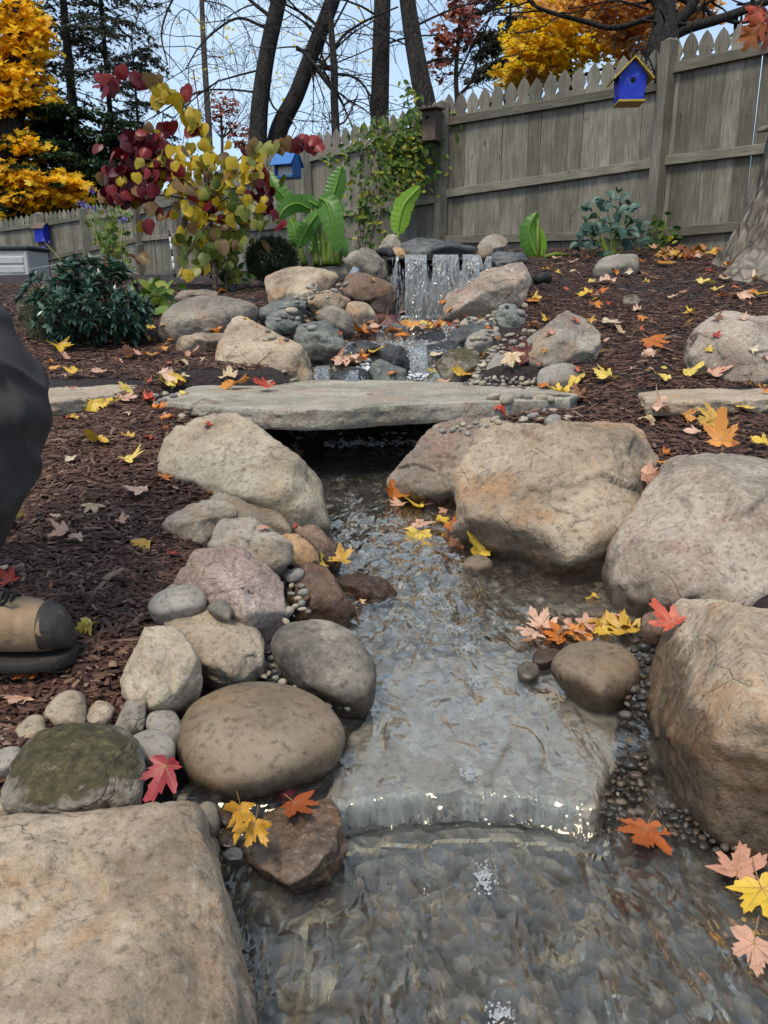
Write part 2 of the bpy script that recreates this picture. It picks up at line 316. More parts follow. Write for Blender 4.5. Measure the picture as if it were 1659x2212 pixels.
for nm, c in {'redbud_red': ((.07, .005, .01), (.16, .01, .016), (.28, .03, .022)), 'redbud_yellow': ((.24, .2, .02), (.5, .34, .015), (.6, .42, .03)),
              'redbud_green': ((.07, .11, .02), (.16, .19, .035), (.3, .29, .06)), 'redbud_olive': ((.13, .08, .04), (.24, .16, .07), (.34, .17, .06)),
              'blue_green': ((.03, .075, .05), (.075, .14, .11), (.13, .21, .17))}.items():
    leaf_mat(nm, st(*c), .3, .4, island=False, scale=18)
leaf_mat('banana', st((.05, .13, .025), (.08, .2, .03), (.14, .3, .05)), .4, .35, scale=6)
leaf_mat('banana_light', st((.14, .28, .02), (.2, .38, .03), (.28, .48, .05)), .45, .35, scale=6)
leaf_mat('maple_gold', st((.68, .32, .006), (.86, .48, .008), (.92, .58, .012), (.9, .64, .04)), .5, .5, scale=.6)
leaf_mat('maple_yellow', st((.5, .42, .01), (.82, .58, .012), (.9, .64, .015), (.85, .45, .01)), .5, .5, scale=.5)
leaf_mat('maple_orange', st((.45, .16, .03), (.65, .28, .05), (.75, .4, .12), (.75, .46, .07)), .5, .5, scale=.5)
leaf_mat('far_red', st((.16, .03, .025), (.3, .075, .045), (.4, .16, .07)), .35, .5, scale=.5)
leaf_mat('hemlock', st((.035, .045, .03), (.06, .078, .046), (.1, .115, .068)), .2, .6, scale=.7)
leaf_mat('conifer_mid', st((.012, .03, .012), (.025, .056, .02), (.045, .09, .028)), .15, .6, scale=.7)
leaf_mat('yew', st((.01, .02, .006), (.018, .034, .01), (.035, .055, .016)), .1, .5, scale=9)
leaf_mat('pieris', st((.02, .052, .034), (.045, .1, .062), (.1, .17, .115)), .12, .28, scale=10, gloss=.5)
leaf_mat('pieris_bud', st((.14, .03, .025), (.2, .06, .04), (.25, .1, .06)), .1, .5)
leaf_mat('sage', st((.06, .075, .04), (.1, .12, .065), (.16, .17, .1)), .2, .6)
leaf_mat('vine', st((.03, .08, .012), (.06, .13, .02), (.11, .17, .025), (.38, .33, .02)), .3, .45, scale=4)
leaf_mat('herb', st((.06, .12, .02), (.12, .2, .03), (.3, .3, .04)), .3, .45, scale=5)
leaf_mat('purple_flower', st((.16, .1, .42), (.24, .17, .55)), .2, .6)

def paint(name, c, rough=.5, metal=0, wear=None, spec=.4, bump=0):
    t = NT(name); v = t.coord('Object', (1, 1, 1)); n = t.noise(v, 22, 6, .7)
    k = t.ramp(n, [(.3, tuple(q*.75 for q in c)), (.6, c)])
    if wear: k = t.mix(t.ramp(t.noise(v, 14, 6, .75), [(.58, 0.), (.66, .75)]), k, wear)
    t.set('Base Color', k); t.set('Roughness', rough); t.set('Metallic', metal); t.set('Specular IOR Level', spec)
    if bump: t.set('Normal', t.bump(n, bump, .01))
    MAT[name] = t.mat; return t
paint('paint_blue', (.012, .035, .5), .5, wear=(.1, .17, .5)); paint('paint_yellow', (.5, .34, .03), .55, wear=(.2, .14, .05)); paint('paint_skyblue', (.03, .15, .42), .5)
paint('paint_white', (.55, .53, .5), .5); paint('iron', (.012, .011, .01), .5); paint('black', (.008, .008, .008), .35); paint('dark_hole', (.002, .002, .002), .9)
paint('plastic_white', (.5, .49, .47), .5); paint('lid_dark', (.03, .032, .034), .5); paint('wire', (.45, .45, .45), .4); paint('rod_red', (.12, .015, .02), .5); paint('clip_green', (.02, .25, .15), .5)
paint('liner', (.02, .02, .02), .7); paint('bluestone', (.2, .24, .28), .5); paint('skin', (.45, .27, .19), .5); paint('hair', (.03, .02, .013), .6)
t = paint('trousers', (.062, .055, .052), .85, spec=.15); v = t.coord('Object', (1, 1, 1), False); t.set('Normal', t.bump(t.noise(v, 600, 2), .2, .001))
paint('jacket', (.03, .05, .07), .8); paint('boot_leather', (.3, .2, .115), .7, wear=(.11, .065, .038), bump=.5); paint('boot_rubber', (.04, .033, .028), .55, wear=(.12, .09, .065), bump=.5); paint('boot_sole', (.028, .023, .02), .8, wear=(.09, .065, .05), bump=.5); paint('lace', (.008, .008, .008), .7)
# mulch, soil, water
t = NT('mulch_chip'); r = t.island(); v = t.coord('World', (1, 1, 1), False)
k = t.ramp(r, [(0., (.036, .015, .01)), (.35, (.076, .033, .021)), (.7, (.13, .061, .039)), (.9, (.21, .115, .075)), (1., (.36, .235, .155))])
k = t.mix(t.math('MULTIPLY', t.noise(v, 150, 3), .6), k, (.015, .008, .007)); t.set('Base Color', k); t.set('Roughness', .68); t.set('Specular IOR Level', .3); t.set('Normal', t.bump(t.noise(v, 300, 2), .4, .003)); MAT['mulch_chip'] = t.mat
t = NT('soil'); v = t.coord('World', (1, 1, 1), False); n = t.noise(v, 60, 6, .75); q = t.voro(t.coord('World', (1, 1, 1), False), 45)
k = t.ramp(n, [(.3, (.012, .007, .006)), (.5, (.034, .019, .016)), (.7, (.075, .045, .036))]); t.set('Base Color', k); t.set('Roughness', .9); t.set('Normal', t.bump(t.math('ADD', n, q), 1, .03)); MAT['soil'] = t.mat
t = NT('bed'); v = t.coord('World', (1, 1, 1), False); n = t.noise(v, 30, 6, .7); q = t.voro(v, 38)
k = t.ramp(n, [(.3, (.06, .048, .035)), (.5, (.13, .107, .08)), (.7, (.2, .17, .13))]); t.set('Base Color', k); t.set('Roughness', .5); t.set('Normal', t.bump(q, 1, .02)); MAT['bed'] = t.mat
def water_mat(name, tint, sc, strength, stretch=(1, .6, 1), ramp=((.16, .03), (.42, .17), (.78, .88)), rot=0., rough=.03, milk=0., vary=False):
    t = NT(name); v = t.coord('World', stretch, False); n1 = t.noise(v, 17*sc, 2, .45, 1.0); n2 = t.noise(v, 55*sc, 1, .5, .8); n3 = t.noise(v, 9*sc, 2, .5, .8)
    h = t.math('ADD', n1, t.math('ADD', t.math('MULTIPLY', n2, .16), t.math('MULTIPLY', n3, .5))); h = t.math('MULTIPLY', h, t.attr('ripple', 'GEOMETRY')) if vary else h; nb = t.bump(h, strength, .04)
    r = t.n('ShaderNodeBsdfRefraction'); r.inputs['Color'].default_value = (*tint, 1); r.inputs['IOR'].default_value = 1.33; r.inputs['Roughness'].default_value = .0; t.l(nb, r.inputs['Normal'])
    g = t.n('ShaderNodeBsdfGlossy'); g.inputs['Roughness'].default_value = rough; g.inputs['Color'].default_value = (1, .91, .77, 1); t.l(nb, g.inputs['Normal'])
    lw = t.n('ShaderNodeLayerWeight'); lw.inputs['Blend'].default_value = .5; t.l(nb, lw.inputs['Normal'])
    m = t.n('ShaderNodeMixShader'); t.l(t.ramp(lw.outputs['Facing'], list(ramp)), m.inputs[0]); t.l(r.outputs[0], m.inputs[1]); t.l(g.outputs[0], m.inputs[2]); fin = m.outputs[0]
    if milk:                                              # air bubbles carried by falling water
        d = t.n('ShaderNodeBsdfDiffuse'); d.inputs['Color'].default_value = (.72, .77, .8, 1); m2 = t.n('ShaderNodeMixShader'); t.l(t.math('MULTIPLY', t.ramp(t.noise(v, 14*sc, 4, .65, .6), [(.38, .1), (.68, 1.)]), milk), m2.inputs[0]); t.l(fin, m2.inputs[1]); t.l(d.outputs[0], m2.inputs[2]); fin = m2.outputs[0]
    t.l(fin, t.out.inputs['Surface']); MAT[name] = t.mat
water_mat('water', (.97, .965, .93), 1.0, .8, (1, .45, 1), milk=.03, vary=True)
water_mat('water_ledge', (.86, .94, 1.), 1.3, .45, (2.5, .6, .6), ((.1, .06), (.5, .25), (.8, .6)), milk=.4, rough=.3)
water_mat('water_fall', (.9, .95, 1.), 1.4, 1.0, (2.4, 2.4, .25), ((.02, .08), (.3, .34), (.65, .7)), rough=.1, milk=.2)
t = NT('foam'); v = t.coord('World', (1, 1, 1), False); q = t.voro(v, 160, 'DISTANCE_TO_EDGE'); t.set('Base Color', t.ramp(q, [(.0, (.8, .82, .82)), (.25, (.6, .62, .62))])); t.set('Roughness', .2); t.set('Transmission Weight', .6); t.set('IOR', 1.2); MAT['foam'] = t.mat
t = NT('foam_white'); t.set('Base Color', (.8, .82, .83)); t.set('Roughness', .4); MAT['foam_white'] = t.mat
t = NT('droplet'); t.set('Base Color', (.85, .9, .95)); t.set('Roughness', .08); t.set('Transmission Weight', .9); t.set('IOR', 1.33); MAT['droplet'] = t.mat
# ---------------------------------------------------------------- ground and stream bed
def sstep(a, b, x): t = np.clip((x-a)/(b-a), 0, 1); return t*t*(3-2*t)
CY = [-3, 0, .5, 1.0, 1.42, 1.7, 1.95, 2.3, 2.9, 3.4, 3.9, 4.7, 5.1, 5.4]
CX = [.25, .25, .25, .17, .2, .23, .22, .02, -.08, -.02, .03, .12, .33, .33]
CH = [.5, .46, .42, .33, .3, .31, .34, .22, .19, .27, .36, .36, .34, .3]
WY = [-3, 0, .955, .985, 1.42, 1.7, 2.3, 2.9, 3.25, 3.45, 3.6, 3.9, 3.98, 4.08, 4.36, 4.44, 4.55, 5.2]
WZ = [-.765, -.76, -.75, -.708, -.695, -.67, -.62, -.588, -.575, -.42, -.375, -.34, -.325, -.225, -.2, -.185, -.112, -.08]
def water_z(Y): return np.interp(Y, WY, WZ)
def bank(x, Y):
    r = np.interp(Y, [-50, 0, 1.22, 2.4, 2.95, 3.8, 4.7, 6.1, 8.0, 12, 17, 60], [-.9, -.86, -.62, -.43, -.36, -.22, -.06, .2, .52, .62, .7, .8])
    l = np.interp(Y, [-50, 0, .9, 1.22, 2.4, 2.95, 3.8, 4.4, 6.5, 9.0, 12, 17, 60], [-.9, -.82, -.69, -.6, -.43, -.36, -.27, -.21, .12, .32, .3, .35, .4])
    k = sstep(-.6, .9, x); z = l*(1-k) + r*k
    z = z + .30*np.exp(-(((x-.34)/.55)**2 + ((Y-5.75)/.5)**2))           # the earth mound behind the waterfall
    z = z + .10*np.exp(-(((x+.75)/.6)**2 + ((Y-5.3)/.5)**2))
    return z
def ground_z(x, Y):
    x = np.asarray(x, float); Y = np.asarray(Y, float); z = bank(x, Y)
    q = np.stack([x.ravel()*1.9, Y.ravel()*1.9, np.zeros(x.size)], 1); z = z + (fbm(q, 3)*.022).reshape(x.shape)
    c = np.interp(Y, CY, CX); h = np.interp(Y, CY, CH); d = np.abs(x-c)/h
    bed = water_z(Y - .16*sstep(.8, .95, Y)*(1-sstep(1.15, 1.5, Y))) - .05; e = np.interp(Y, [0, 2.2, 2.7, 3.4, 3.8], [2.3, 2.3, 3.4, 2.0, 1.5])
    k = (1 - sstep(.9, e, d))*(1 - sstep(5.2, 5.45, Y)); z = z*(1-k) + np.minimum(bed, z)*k
    m = sstep(-.98, -.84, x)*(1-sstep(.74, .86, x))*sstep(2.8, 2.92, Y)*(1-sstep(3.36, 3.5, Y)); return z*(1-m) + np.minimum(z, -.412)*m   # seat of the bridge slab
def axis(lo, hi, a, b, d, g=1.22):
    m = list(np.arange(a, b+1e-6, d)); s = d
    while m[-1] < hi: s *= g; m.append(m[-1]+s)
    s = d
    while m[0] > lo: s *= g; m.insert(0, m[0]-s)
    return np.array(m)
gx = axis(-150, 150, -3.0, 4.0, .045); gy = axis(-40, 260, .2, 8.6, .04)
GX, GY = np.meshgrid(gx, gy); GZ = ground_z(GX, GY)
gv = np.stack([GX.ravel(), GY.ravel(), GZ.ravel()], 1); nx = len(gx); ii, jj = np.meshgrid(np.arange(len(gy)-1), np.arange(nx-1), indexing='ij')
q0 = (ii*nx+jj).ravel(); gf = np.stack([q0, q0+1, q0+1+nx, q0+nx], 1)
go = obj('ground', mesh_np('ground', gv, gf), MAT['soil']); tag(go, 'bare dark soil slope under the mulch bed', 'ground', kind='structure')
# stream bed: a gravelly skin just above the carved channel
by = np.arange(-.4, 5.25, .04); bu = np.linspace(-1.25, 1.25, 41); BU, BYg = np.meshgrid(bu, by)
bxx = np.interp(BYg, CY, CX) + BU*np.interp(BYg, CY, CH); bz = ground_z(bxx, BYg) + .006
def grid_faces(r, c):
    a, b = np.meshgrid(np.arange(r-1), np.arange(c-1), indexing='ij'); q = (a*c+b).ravel(); return np.stack([q, q+1, q+1+c, q+c], 1)
so = obj('stream_bed', mesh_np('stream_bed', np.stack([bxx.ravel(), BYg.ravel(), bz.ravel()], 1), grid_faces(*BU.shape)), MAT['bed']); tag(so, 'brown gravelly bed of the stream', 'stream bed', kind='structure')
# everything that small things can rest on
BV, BF, BN, BOWN = [], [], 0, []
def bvh_add(v, f, own):
    global BN
    v = np.asarray(v); f = np.asarray(f); BV.append(v); BF.extend((f + BN).tolist()); BN += len(v); BOWN.extend([own]*len(f))
sel = (gv[gf[:, 0], 0] > -6) & (gv[gf[:, 0], 0] < 7) & (gv[gf[:, 0], 1] < 14) & (gv[gf[:, 0], 1] > -.5)
bvh_add(gv, gf[sel], 'ground')
# ---------------------------------------------------------------- rocks
_ico = {}
def ico(s):
    if s not in _ico:
        b = bmesh.new(); bmesh.ops.create_icosphere(b, subdivisions=s, radius=1); b.verts.ensure_lookup_table()
        _ico[s] = (np.array([q.co[:] for q in b.verts]), np.array([[q.index for q in f.verts] for f in b.faces])); b.free()
        _ico[s] = (_ico[s][0]/np.linalg.norm(_ico[s][0], axis=1)[:, None], _ico[s][1])
    return _ico[s]
def hull_planes(pts, merge=.985):
    b = bmesh.new(); [b.verts.new(tuple(p)) for p in pts]; b.verts.ensure_lookup_table(); r = bmesh.ops.convex_hull(b, input=b.verts[:])
    bmesh.ops.recalc_face_normals(b, faces=b.faces); b.normal_update()
    used = {v for f in b.faces for v in f.verts}; hv = np.array([v.co[:] for v in used]); c = hv.mean(0); N, H = [], []
    for f in b.faces:
        n = np.array(f.normal[:]); h = n @ (np.array(f.verts[0].co[:]) - c)
        if h < 0: n = -n; h = -h
        if h < 1e-4: continue
        for k, m in enumerate(N):
            if n @ m > merge: H[k] = max(H[k], h); break
        else: N.append(n); H.append(h)
    b.free(); return c, np.array(N), np.array(H), hv
ROCKS = []
def rock_shape(pts, p=16, amp=.5, seed=0, rough=1.0, chips=4, sub=5, strat=0., merge=.9):
    ang = p > 9
    if ang: p = min(60, p*2.0); chips += 5
    """closed star-shaped stone around the hull of pts: facets joined by worn edges, chips and relief"""
    c, N, H, hv = hull_planes(pts, merge if ang else .985); rs = np.random.RandomState(seed); size = float(np.mean(hv.max(0)-hv.min(0)))
    for k in range(chips):
        d = rs.normal(size=3); d /= np.linalg.norm(d); m = ((hv-c) @ d).max(); N = np.vstack([N, d]); H = np.append(H, m*rs.uniform(.86, .985))
    def ev(s):
        D, F = ico(s); rad = lambda Q: sum(np.maximum(Q @ n, 0)**p/h**p for n, h in zip(N, H))**(-1/p)
        L = np.linalg.norm(hv-c, axis=1); far = L > .55*L.max(); grow = np.clip(np.median((L/rad((hv-c)/L[:, None]))[far]), 1, 1.16)
        r = rad(D)*(1 + (grow-1)*.8); v = D*r[:, None]; off = rs2
        q = v/size + off; k = amp*size*.06
        dsp = fbm(q*2.2, 3)*(.4 if ang else .9) + (.22 if ang else .5)*fbm(q*7, 3, .55)*rough
        if ang:                                            # broken facets and ledges
            for S_, B_, A_, kk, am in fac:
                wq = q - off + .05*np.stack([pnoise(q*4), pnoise(q*4+31), pnoise(q*4+57)], 1); d2 = ((wq[:, None, :]-S_[None])**2).sum(2); e_ = np.exp(-kk*(d2 - d2.min(1)[:, None])); e_ /= e_.sum(1)[:, None]
                dsp += am*rough*(e_*(A_[None] + np.einsum('nkj,kj->nk', wq[:, None, :]-S_[None], B_))).sum(1)
        rid = (1 - np.abs(pnoise(q*3.4 + 5)))**4; dsp -= (.3 if ang else .55)*rid*rough*(fbm(q*1.7+9, 2) > 0)
        if strat: dsp += strat*(fbm(q*np.array([2., 2., 14.]) + 3, 3))
        if s >= 5: dsp += .13*rough*fbm(q*26, 2)
        return v + D*(dsp*k)[:, None], F
    rs2 = rs.uniform(-20, 20, 3); fac = []
    for m_, am, kk in ((20, .5, 700.), (60, .42, 2400.), (200, .26, 7000.)):
        dd = rs.normal(size=(m_, 3)); dd /= np.linalg.norm(dd, axis=1)[:, None]; rr = np.array([min(h/max(1e-3, n @ u) for n, h in zip(N, H) if n @ u > .05) for u in dd]); fac.append((dd*rr[:, None]/size, rs.normal(size=(m_, 3))*3.2, rs.normal(size=m_)*.28, kk, am))
    return c, ev, size
def rock(crop, pts, Db, Dt, label, mat, thick=None, p=16, amp=.5, rough=1., chips=3, sub=5, ridge=(), front=.3, wet=None, name='boulder', strat=0., drop=.5, cat='boulder', group=None, parent=None):
    Dt = Db + (Dt-Db)*.45
    px = [cc(crop, q[0], q[1]) for q in pts]; ys = [q[1] for q in px]; y0, y1 = min(ys), max(ys)
    dep = lambda y: Dt + (Db-Dt)*(y-y0)/(y1-y0)
    o = [P(x, y, q[2] if len(q) > 2 else dep(y)) for (x, y), q in zip(px, pts)]; o = np.array(o); c = o.mean(0)
    wdt = np.ptp(o[:, 0]); hgt = np.linalg.norm(P(c[0], y0, Dt)-P(c[0], y1, Db)); th = thick if thick else .42*min(wdt, hgt*1.6)
    fw = np.array([0, CP, -SP]); allp = list(o)
    fwh = np.array([0, 1., 0]); zmin = o[:, 2].min()
    for q in o:
        allp.append(c + (q-c)*.72 + fwh*th*.9 - np.array([0, 0, .15*th]))
        if not len(ridge): allp.append(c + (q-c)*.6 - fw*th*front)
        if q[2] < c[2] + .1*hgt: allp.append(q*.88 + c*.12 + np.array([0, th*.15, -drop*th]))
    for q in ridge:
        x, y = cc(crop, q[0], q[1]); allp.append(P(x, y, q[2] if len(q) > 2 and q[2] > 0 else dep(y) - (th*.5 if len(q) < 3 else -q[2])))
    cen, ev, size = rock_shape(np.array(allp), p, amp, len(ROCKS)*13+5, rough, chips, sub, strat)
    v, f = ev(sub); tx = [q[0] for q in px]; fit = [1., 0., 1.]
    for it in range(3):                                  # match the outline's width and crest
        w = v*np.array([fit[0], 1, 1]); w[:, 2] *= np.where(w[:, 2] > 0, fit[2], 1); w[:, 0] += fit[1]; w = w + cen; Dp = w[:, 1]*CP - w[:, 2]*SP; X_ = W_PX/2 + F_PX*w[:, 0]/Dp; Y_ = H_PX/2 - F_PX*(w[:, 1]*SP + w[:, 2]*CP)/Dp
        r = (max(tx)-min(tx))/(X_.max()-X_.min()); fit[0] *= r; fit[1] = fit[1]*1 + ((max(tx)+min(tx))/2 - (X_.max()+X_.min())/2)*np.mean(Dp)/F_PX; k = Y_.argmin(); h_ = max(w[k, 2]-cen[2], .01); fit[2] = float(np.clip(fit[2]*(1 + (Y_[k]-y0)*Dp[k]/F_PX/CP/h_), .7, 1.4))
    def tf(q): q = q*np.array([fit[0], 1, 1]); q[:, 2] *= np.where(q[:, 2] > 0, fit[2], 1); q[:, 0] += fit[1]; return q
    v = tf(v); m = mesh_np(name, v, f); ob = obj(name, m, MAT[mat], parent, cen)
    if parent is None: tag(ob, label, cat, group)
    ob['wet_z'] = float(wet)+.03 if wet is not None else -9.0
    v3, f3 = ev(4); bvh_add(tf(v3) + cen, f3, label); ROCKS.append((label, c)); return ob
T, PL, GR, PK = 'sandstone_tan', 'sandstone_pale', 'sandstone_grey', 'stone_pink'
# foreground, from the bottom of the picture up the stream
def zp(x, y, Z):
    X, Y = cc('R7', x, y); v = (Y-H_PX/2)/F_PX; return (x, y, Z/(-SP-v*CP))
pts = [zp(*q) for q in [(-420, 520, -.6), (100, 442, -.6), (350, 465, -.605), (600, 430, -.6), (750, 398, -.6), (825, 410, -.61), (872, 600, -.63), (885, 850, -.632), (885, 1050, -.64), (905, 1250, -.645), (960, 1560, -.65), (-420, 1700, -.62),
                        (935, 740, -.79), (990, 1000, -.79), (1065, 1250, -.79), (1120, 1560, -.8), (860, 470, -.74)]]
px = [np.array(P(*cc('R7', q[0], q[1]), q[2])) for q in pts]; px += [np.array([q[0], q[1], -.95]) for q in px]
cen, ev, size = rock_shape(px, 16, .55, 77, 1.1, -3, 6, .12, merge=.985); v, f = ev(6)
ob = obj('boulder', mesh_np('boulder', v, f), MAT[T], None, cen); tag(ob, 'large blocky tan boulder with flat top beside the lower pool', 'boulder'); ob['wet_z'] = -.745
v3, f3 = ev(3); bvh_add(v3+cen, f3, 'b'); ROCKS.append((ob['label'], cen))
rock('R7', [(0,340),(70,170),(150,80),(330,45),(470,60),(560,120),(620,210),(630,300),(600,400),(480,450),(330,465),(100,455),(20,430)], 1.0, 1.2, 'round boulder covered with green-brown moss', 'rock_mossy', p=8, sub=6, front=.5, chips=1)
rock('R7', [(765,150),(775,60),(800,0),(860,-89),(960,-129),(1100,-132),(1250,-108),(1400,-49),(1475,40),(1492,100),(1455,200),(1380,270),(1250,340),(1100,385),(950,395),(860,340),(800,270)], 1.14, 1.42, 'big smooth brown cobble beside the flat submerged ledge', 'cobble_brown', p=6, sub=6, amp=.28, rough=.25, front=.6, chips=0, wet=-.70, cat='cobble')
rock('R7', [(1085,600),(1110,450),(1200,395),(1290,400),(1380,460),(1490,458),(1505,520),(1497,640),(1450,745),(1390,778),(1280,762),(1120,690),(1068,650)], 1.04, 1.14, 'wet rusty brown block sitting in the lower pool', 'rock_wet', p=26, sub=6, chips=4, ridge=[(1095,630,-.03),(1290,715,-.05),(1440,560,-.04),(1480,480,-.01)], wet=-.745, thick=.07, name='rock', cat='rock')
rock('R8', [(1137,20),(1140,120),(1160,250),(1190,360),(1290,430),(1420,450),(1540,500),(1640,548),(1960,640),(2000,-300),(1800,-445),(1600,-474),(1500,-491),(1430,-469),(1370,-409),(1300,-309),(1230,-199),(1180,-89)], 1.06, 1.66, 'big brown boulder with dark damp underside beside wet pebbles', T, thick=.25, p=18, sub=6, amp=.55, ridge=[(1160,80,-.06),(1330,20,-.12),(1560,90,-.16),(1900,200,-.16)], wet=-.6, strat=.15)
rock('R6', [(930,490),(960,430),(1000,330),(1080,220),(1170,100),(1240,0),(1330,-32),(1450,-32),(1620,-30),(1850,0),(1900,300),(1850,560),(1600,640),(1440,690),(1350,700),(1180,705),(1090,690),(1000,640),(945,600),(928,550)], 1.68, 2.35, 'broad grey-pink boulder above the leaf pile', PK, thick=.35, p=11, sub=6, amp=.5, front=.35, wet=-.655, chips=2)
rock('R6', [(283,150),(320,70),(380,0),(450,-69),(520,-139),(600,-159),(760,-184),(900,-169),(1080,-164),(1150,-119),(1190,-49),(1180,20),(1090,110),(1080,230),(1000,340),(940,480),(880,492),(790,487),(700,455),(600,420),(460,370),(400,345),(330,300),(290,220)], 1.93, 2.65, 'largest tan boulder, streaked with black, at the stream bend', 'sandstone_streaked', thick=.3, p=20, sub=6, amp=.65, rough=1.2, ridge=[(330,270,-.05),(560,330,-.12),(800,370,-.14),(1050,250,-.1),(600,60,-.1),(900,-60,-.05)], wet=-.625, strat=.2)
rock('R4', [(10,1110),(60,1050),(130,960),(250,880),(350,850),(440,833),(505,845),(570,950),(420,1100),(320,1200),(200,1222),(80,1175),(20,1125)], 2.45, 2.9, 'grey-pink boulder beside the dark opening under the bridge', PK, thick=.25, p=11, amp=.6, wet=-.6, sub=6)
rock('R6', [(720,890),(760,830),(850,785),(950,780),(1030,800),(1080,840),(1107,910),(1090,980),(1030,1060),(960,1078),(850,1035),(770,960)], 1.38, 1.56, 'round dark brown cobble with water running past its foot', 'cobble_brown', p=7, sub=5, amp=.35, rough=.5, front=.55, wet=-.67, chips=1, cat='cobble')
rock('R3', [(662,990),(700,935),(800,850),(890,815),(1000,820),(1100,870),(1200,950),(1300,1030),(1385,1106),(1420,1219),(1432,1329),(1330,1320),(1200,1300),(1080,1270),(900,1180),(750,1120),(680,1080),(660,1020)], 2.08, 2.6, 'large pale tan boulder just downstream of the bridge', PL, thick=.25, p=14, sub=6, amp=.55, ridge=[(760,1080,-.07),(1000,1150,-.12),(1250,1200,-.12),(1380,1260,-.05),(1000,930,-.08)], wet=-.6, strat=.15)
rock('R5', [(905,165),(960,135),(1050,150),(1150,200),(1230,260),(1262,310),(1180,325),(1050,290),(950,250)], 1.98, 2.16, 'low rounded tan stone tucked under the large pale boulder', T, p=10, name='stone', cat='stone')
rock('R3', [(795,830),(830,770),(880,752),(940,770),(985,812),(900,825),(850,848)], 2.75, 2.88, 'small grey stone wedged between pale boulder and bridge', GR, name='stone', cat='stone')
rock('R5', [(700,290),(750,230),(840,175),(920,170),(1000,210),(1030,240),(960,270),(915,310),(880,355),(840,362),(760,325)], 1.8, 2.03, 'flat-topped tan stone with pink edge on the mulch', T, p=18, name='stone', cat='stone')
rock('R5', [(890,370),(920,300),(960,245),(1020,250),(1120,290),(1200,340),(1250,400),(1272,445),(1180,470),(1050,440),(950,400)], 1.68, 1.9, 'grey angular stone behind the pink granite block', GR, p=18, name='stone', cat='stone')
rock('R5', [(1180,330),(1240,316),(1310,330),(1370,390),(1382,430),(1350,460),(1270,455),(1220,400)], 1.78, 1.92, 'small orange-tan stone at the water edge', 'stone_orange', p=20, name='stone', cat='stone')
rock('R5', [(1270,300),(1350,278),(1420,340),(1482,425),(1450,470),(1370,440),(1300,360)], 1.93, 2.1, 'dark brown stone between orange stone and water', 'rock_rust', p=14, name='stone', cat='stone', wet=-.6)
rock('R5', [(718,550),(780,450),(870,385),(960,370),(1060,410),(1150,490),(1197,530),(1205,590),(1238,680),(1200,725),(1130,765),(1050,730),(950,690),(880,650),(790,590)], 1.5, 1.75, 'pink speckled granite block with shadowed front face', 'granite_pink', p=34, sub=6, chips=2, amp=.45, ridge=[(800,450,-.03),(900,490,-.06),(1000,570,-.07),(1080,650,-.07),(1140,745,-.02)], thick=.13)
rock('R5', [(1245,480),(1280,440),(1360,450),(1430,490),(1480,560),(1542,650),(1530,692),(1460,700),(1350,690),(1260,670),(1232,600)], 1.68, 1.86, 'reddish brown stone at the water edge', 'rock_rust', p=16, amp=.7, name='stone', cat='stone', wet=-.645)
rock('R5', [(1435,510),(1500,490),(1600,505),(1680,535),(1717,580),(1700,625),(1600,640),(1510,600)], 1.82, 1.96, 'flat dark brown stone jutting into the stream', 'rock_rust', p=16, amp=.7, name='stone', cat='stone', wet=-.63)
rock('R5', [(638,645),(660,590),(730,550),(800,538),(870,555),(893,600),(870,640),(760,660),(700,680),(655,675)], 1.44, 1.56, 'rounded grey-tan cobble on the edge of the mulch', 'cobble_grey', p=7, amp=.35, rough=.5, cat='cobble', front=.5)
rock('R5', [(895,630),(950,603),(990,618),(1003,650),(985,685),(930,670)], 1.43, 1.5, 'small brown cobble below the pink granite block', 'cobble_dark', p=8, sub=4, cat='cobble', name='cobble')
rock('R5', [(708,640),(740,610),(820,600),(900,630),(980,690),(1060,720),(1120,745),(1147,810),(1100,880),(1060,955),(970,958),(880,920),(800,820),(730,730)], 1.37, 1.62, 'angular tan rock with pointed upper end and dark hollow below', T, p=26, sub=6, ridge=[(740,690,-.03),(870,850,-.05),(960,880,-.07),(1050,940,-.02)], chips=3, thick=.12)
rock('R5', [(518,960),(540,910),(620,820),(685,715),(740,730),(830,800),(872,860),(877,930),(862,1010),(800,1065),(740,1097),(620,1085),(530,1015)], 1.27, 1.47, 'pale tan angular rock with a pointed top beside the mulch', PL, p=24, sub=6, amp=.5, chips=4, ridge=[(540,970,-.03),(680,880,-.07),(860,930,-.04),(700,1060,-.06)])
rock('R5', [(1168,790),(1200,740),(1290,695),(1390,688),(1480,718),(1550,790),(1610,880),(1627,940),(1600,1065),(1540,1100),(1450,1070),(1340,1010),(1250,920),(1195,850)], 1.33, 1.6, 'rounded dark boulder with pale streaked top at the water edge', 'cobble_dark', p=7, sub=6, amp=.45, rough=.5, front=.5, wet=-.665, chips=1)
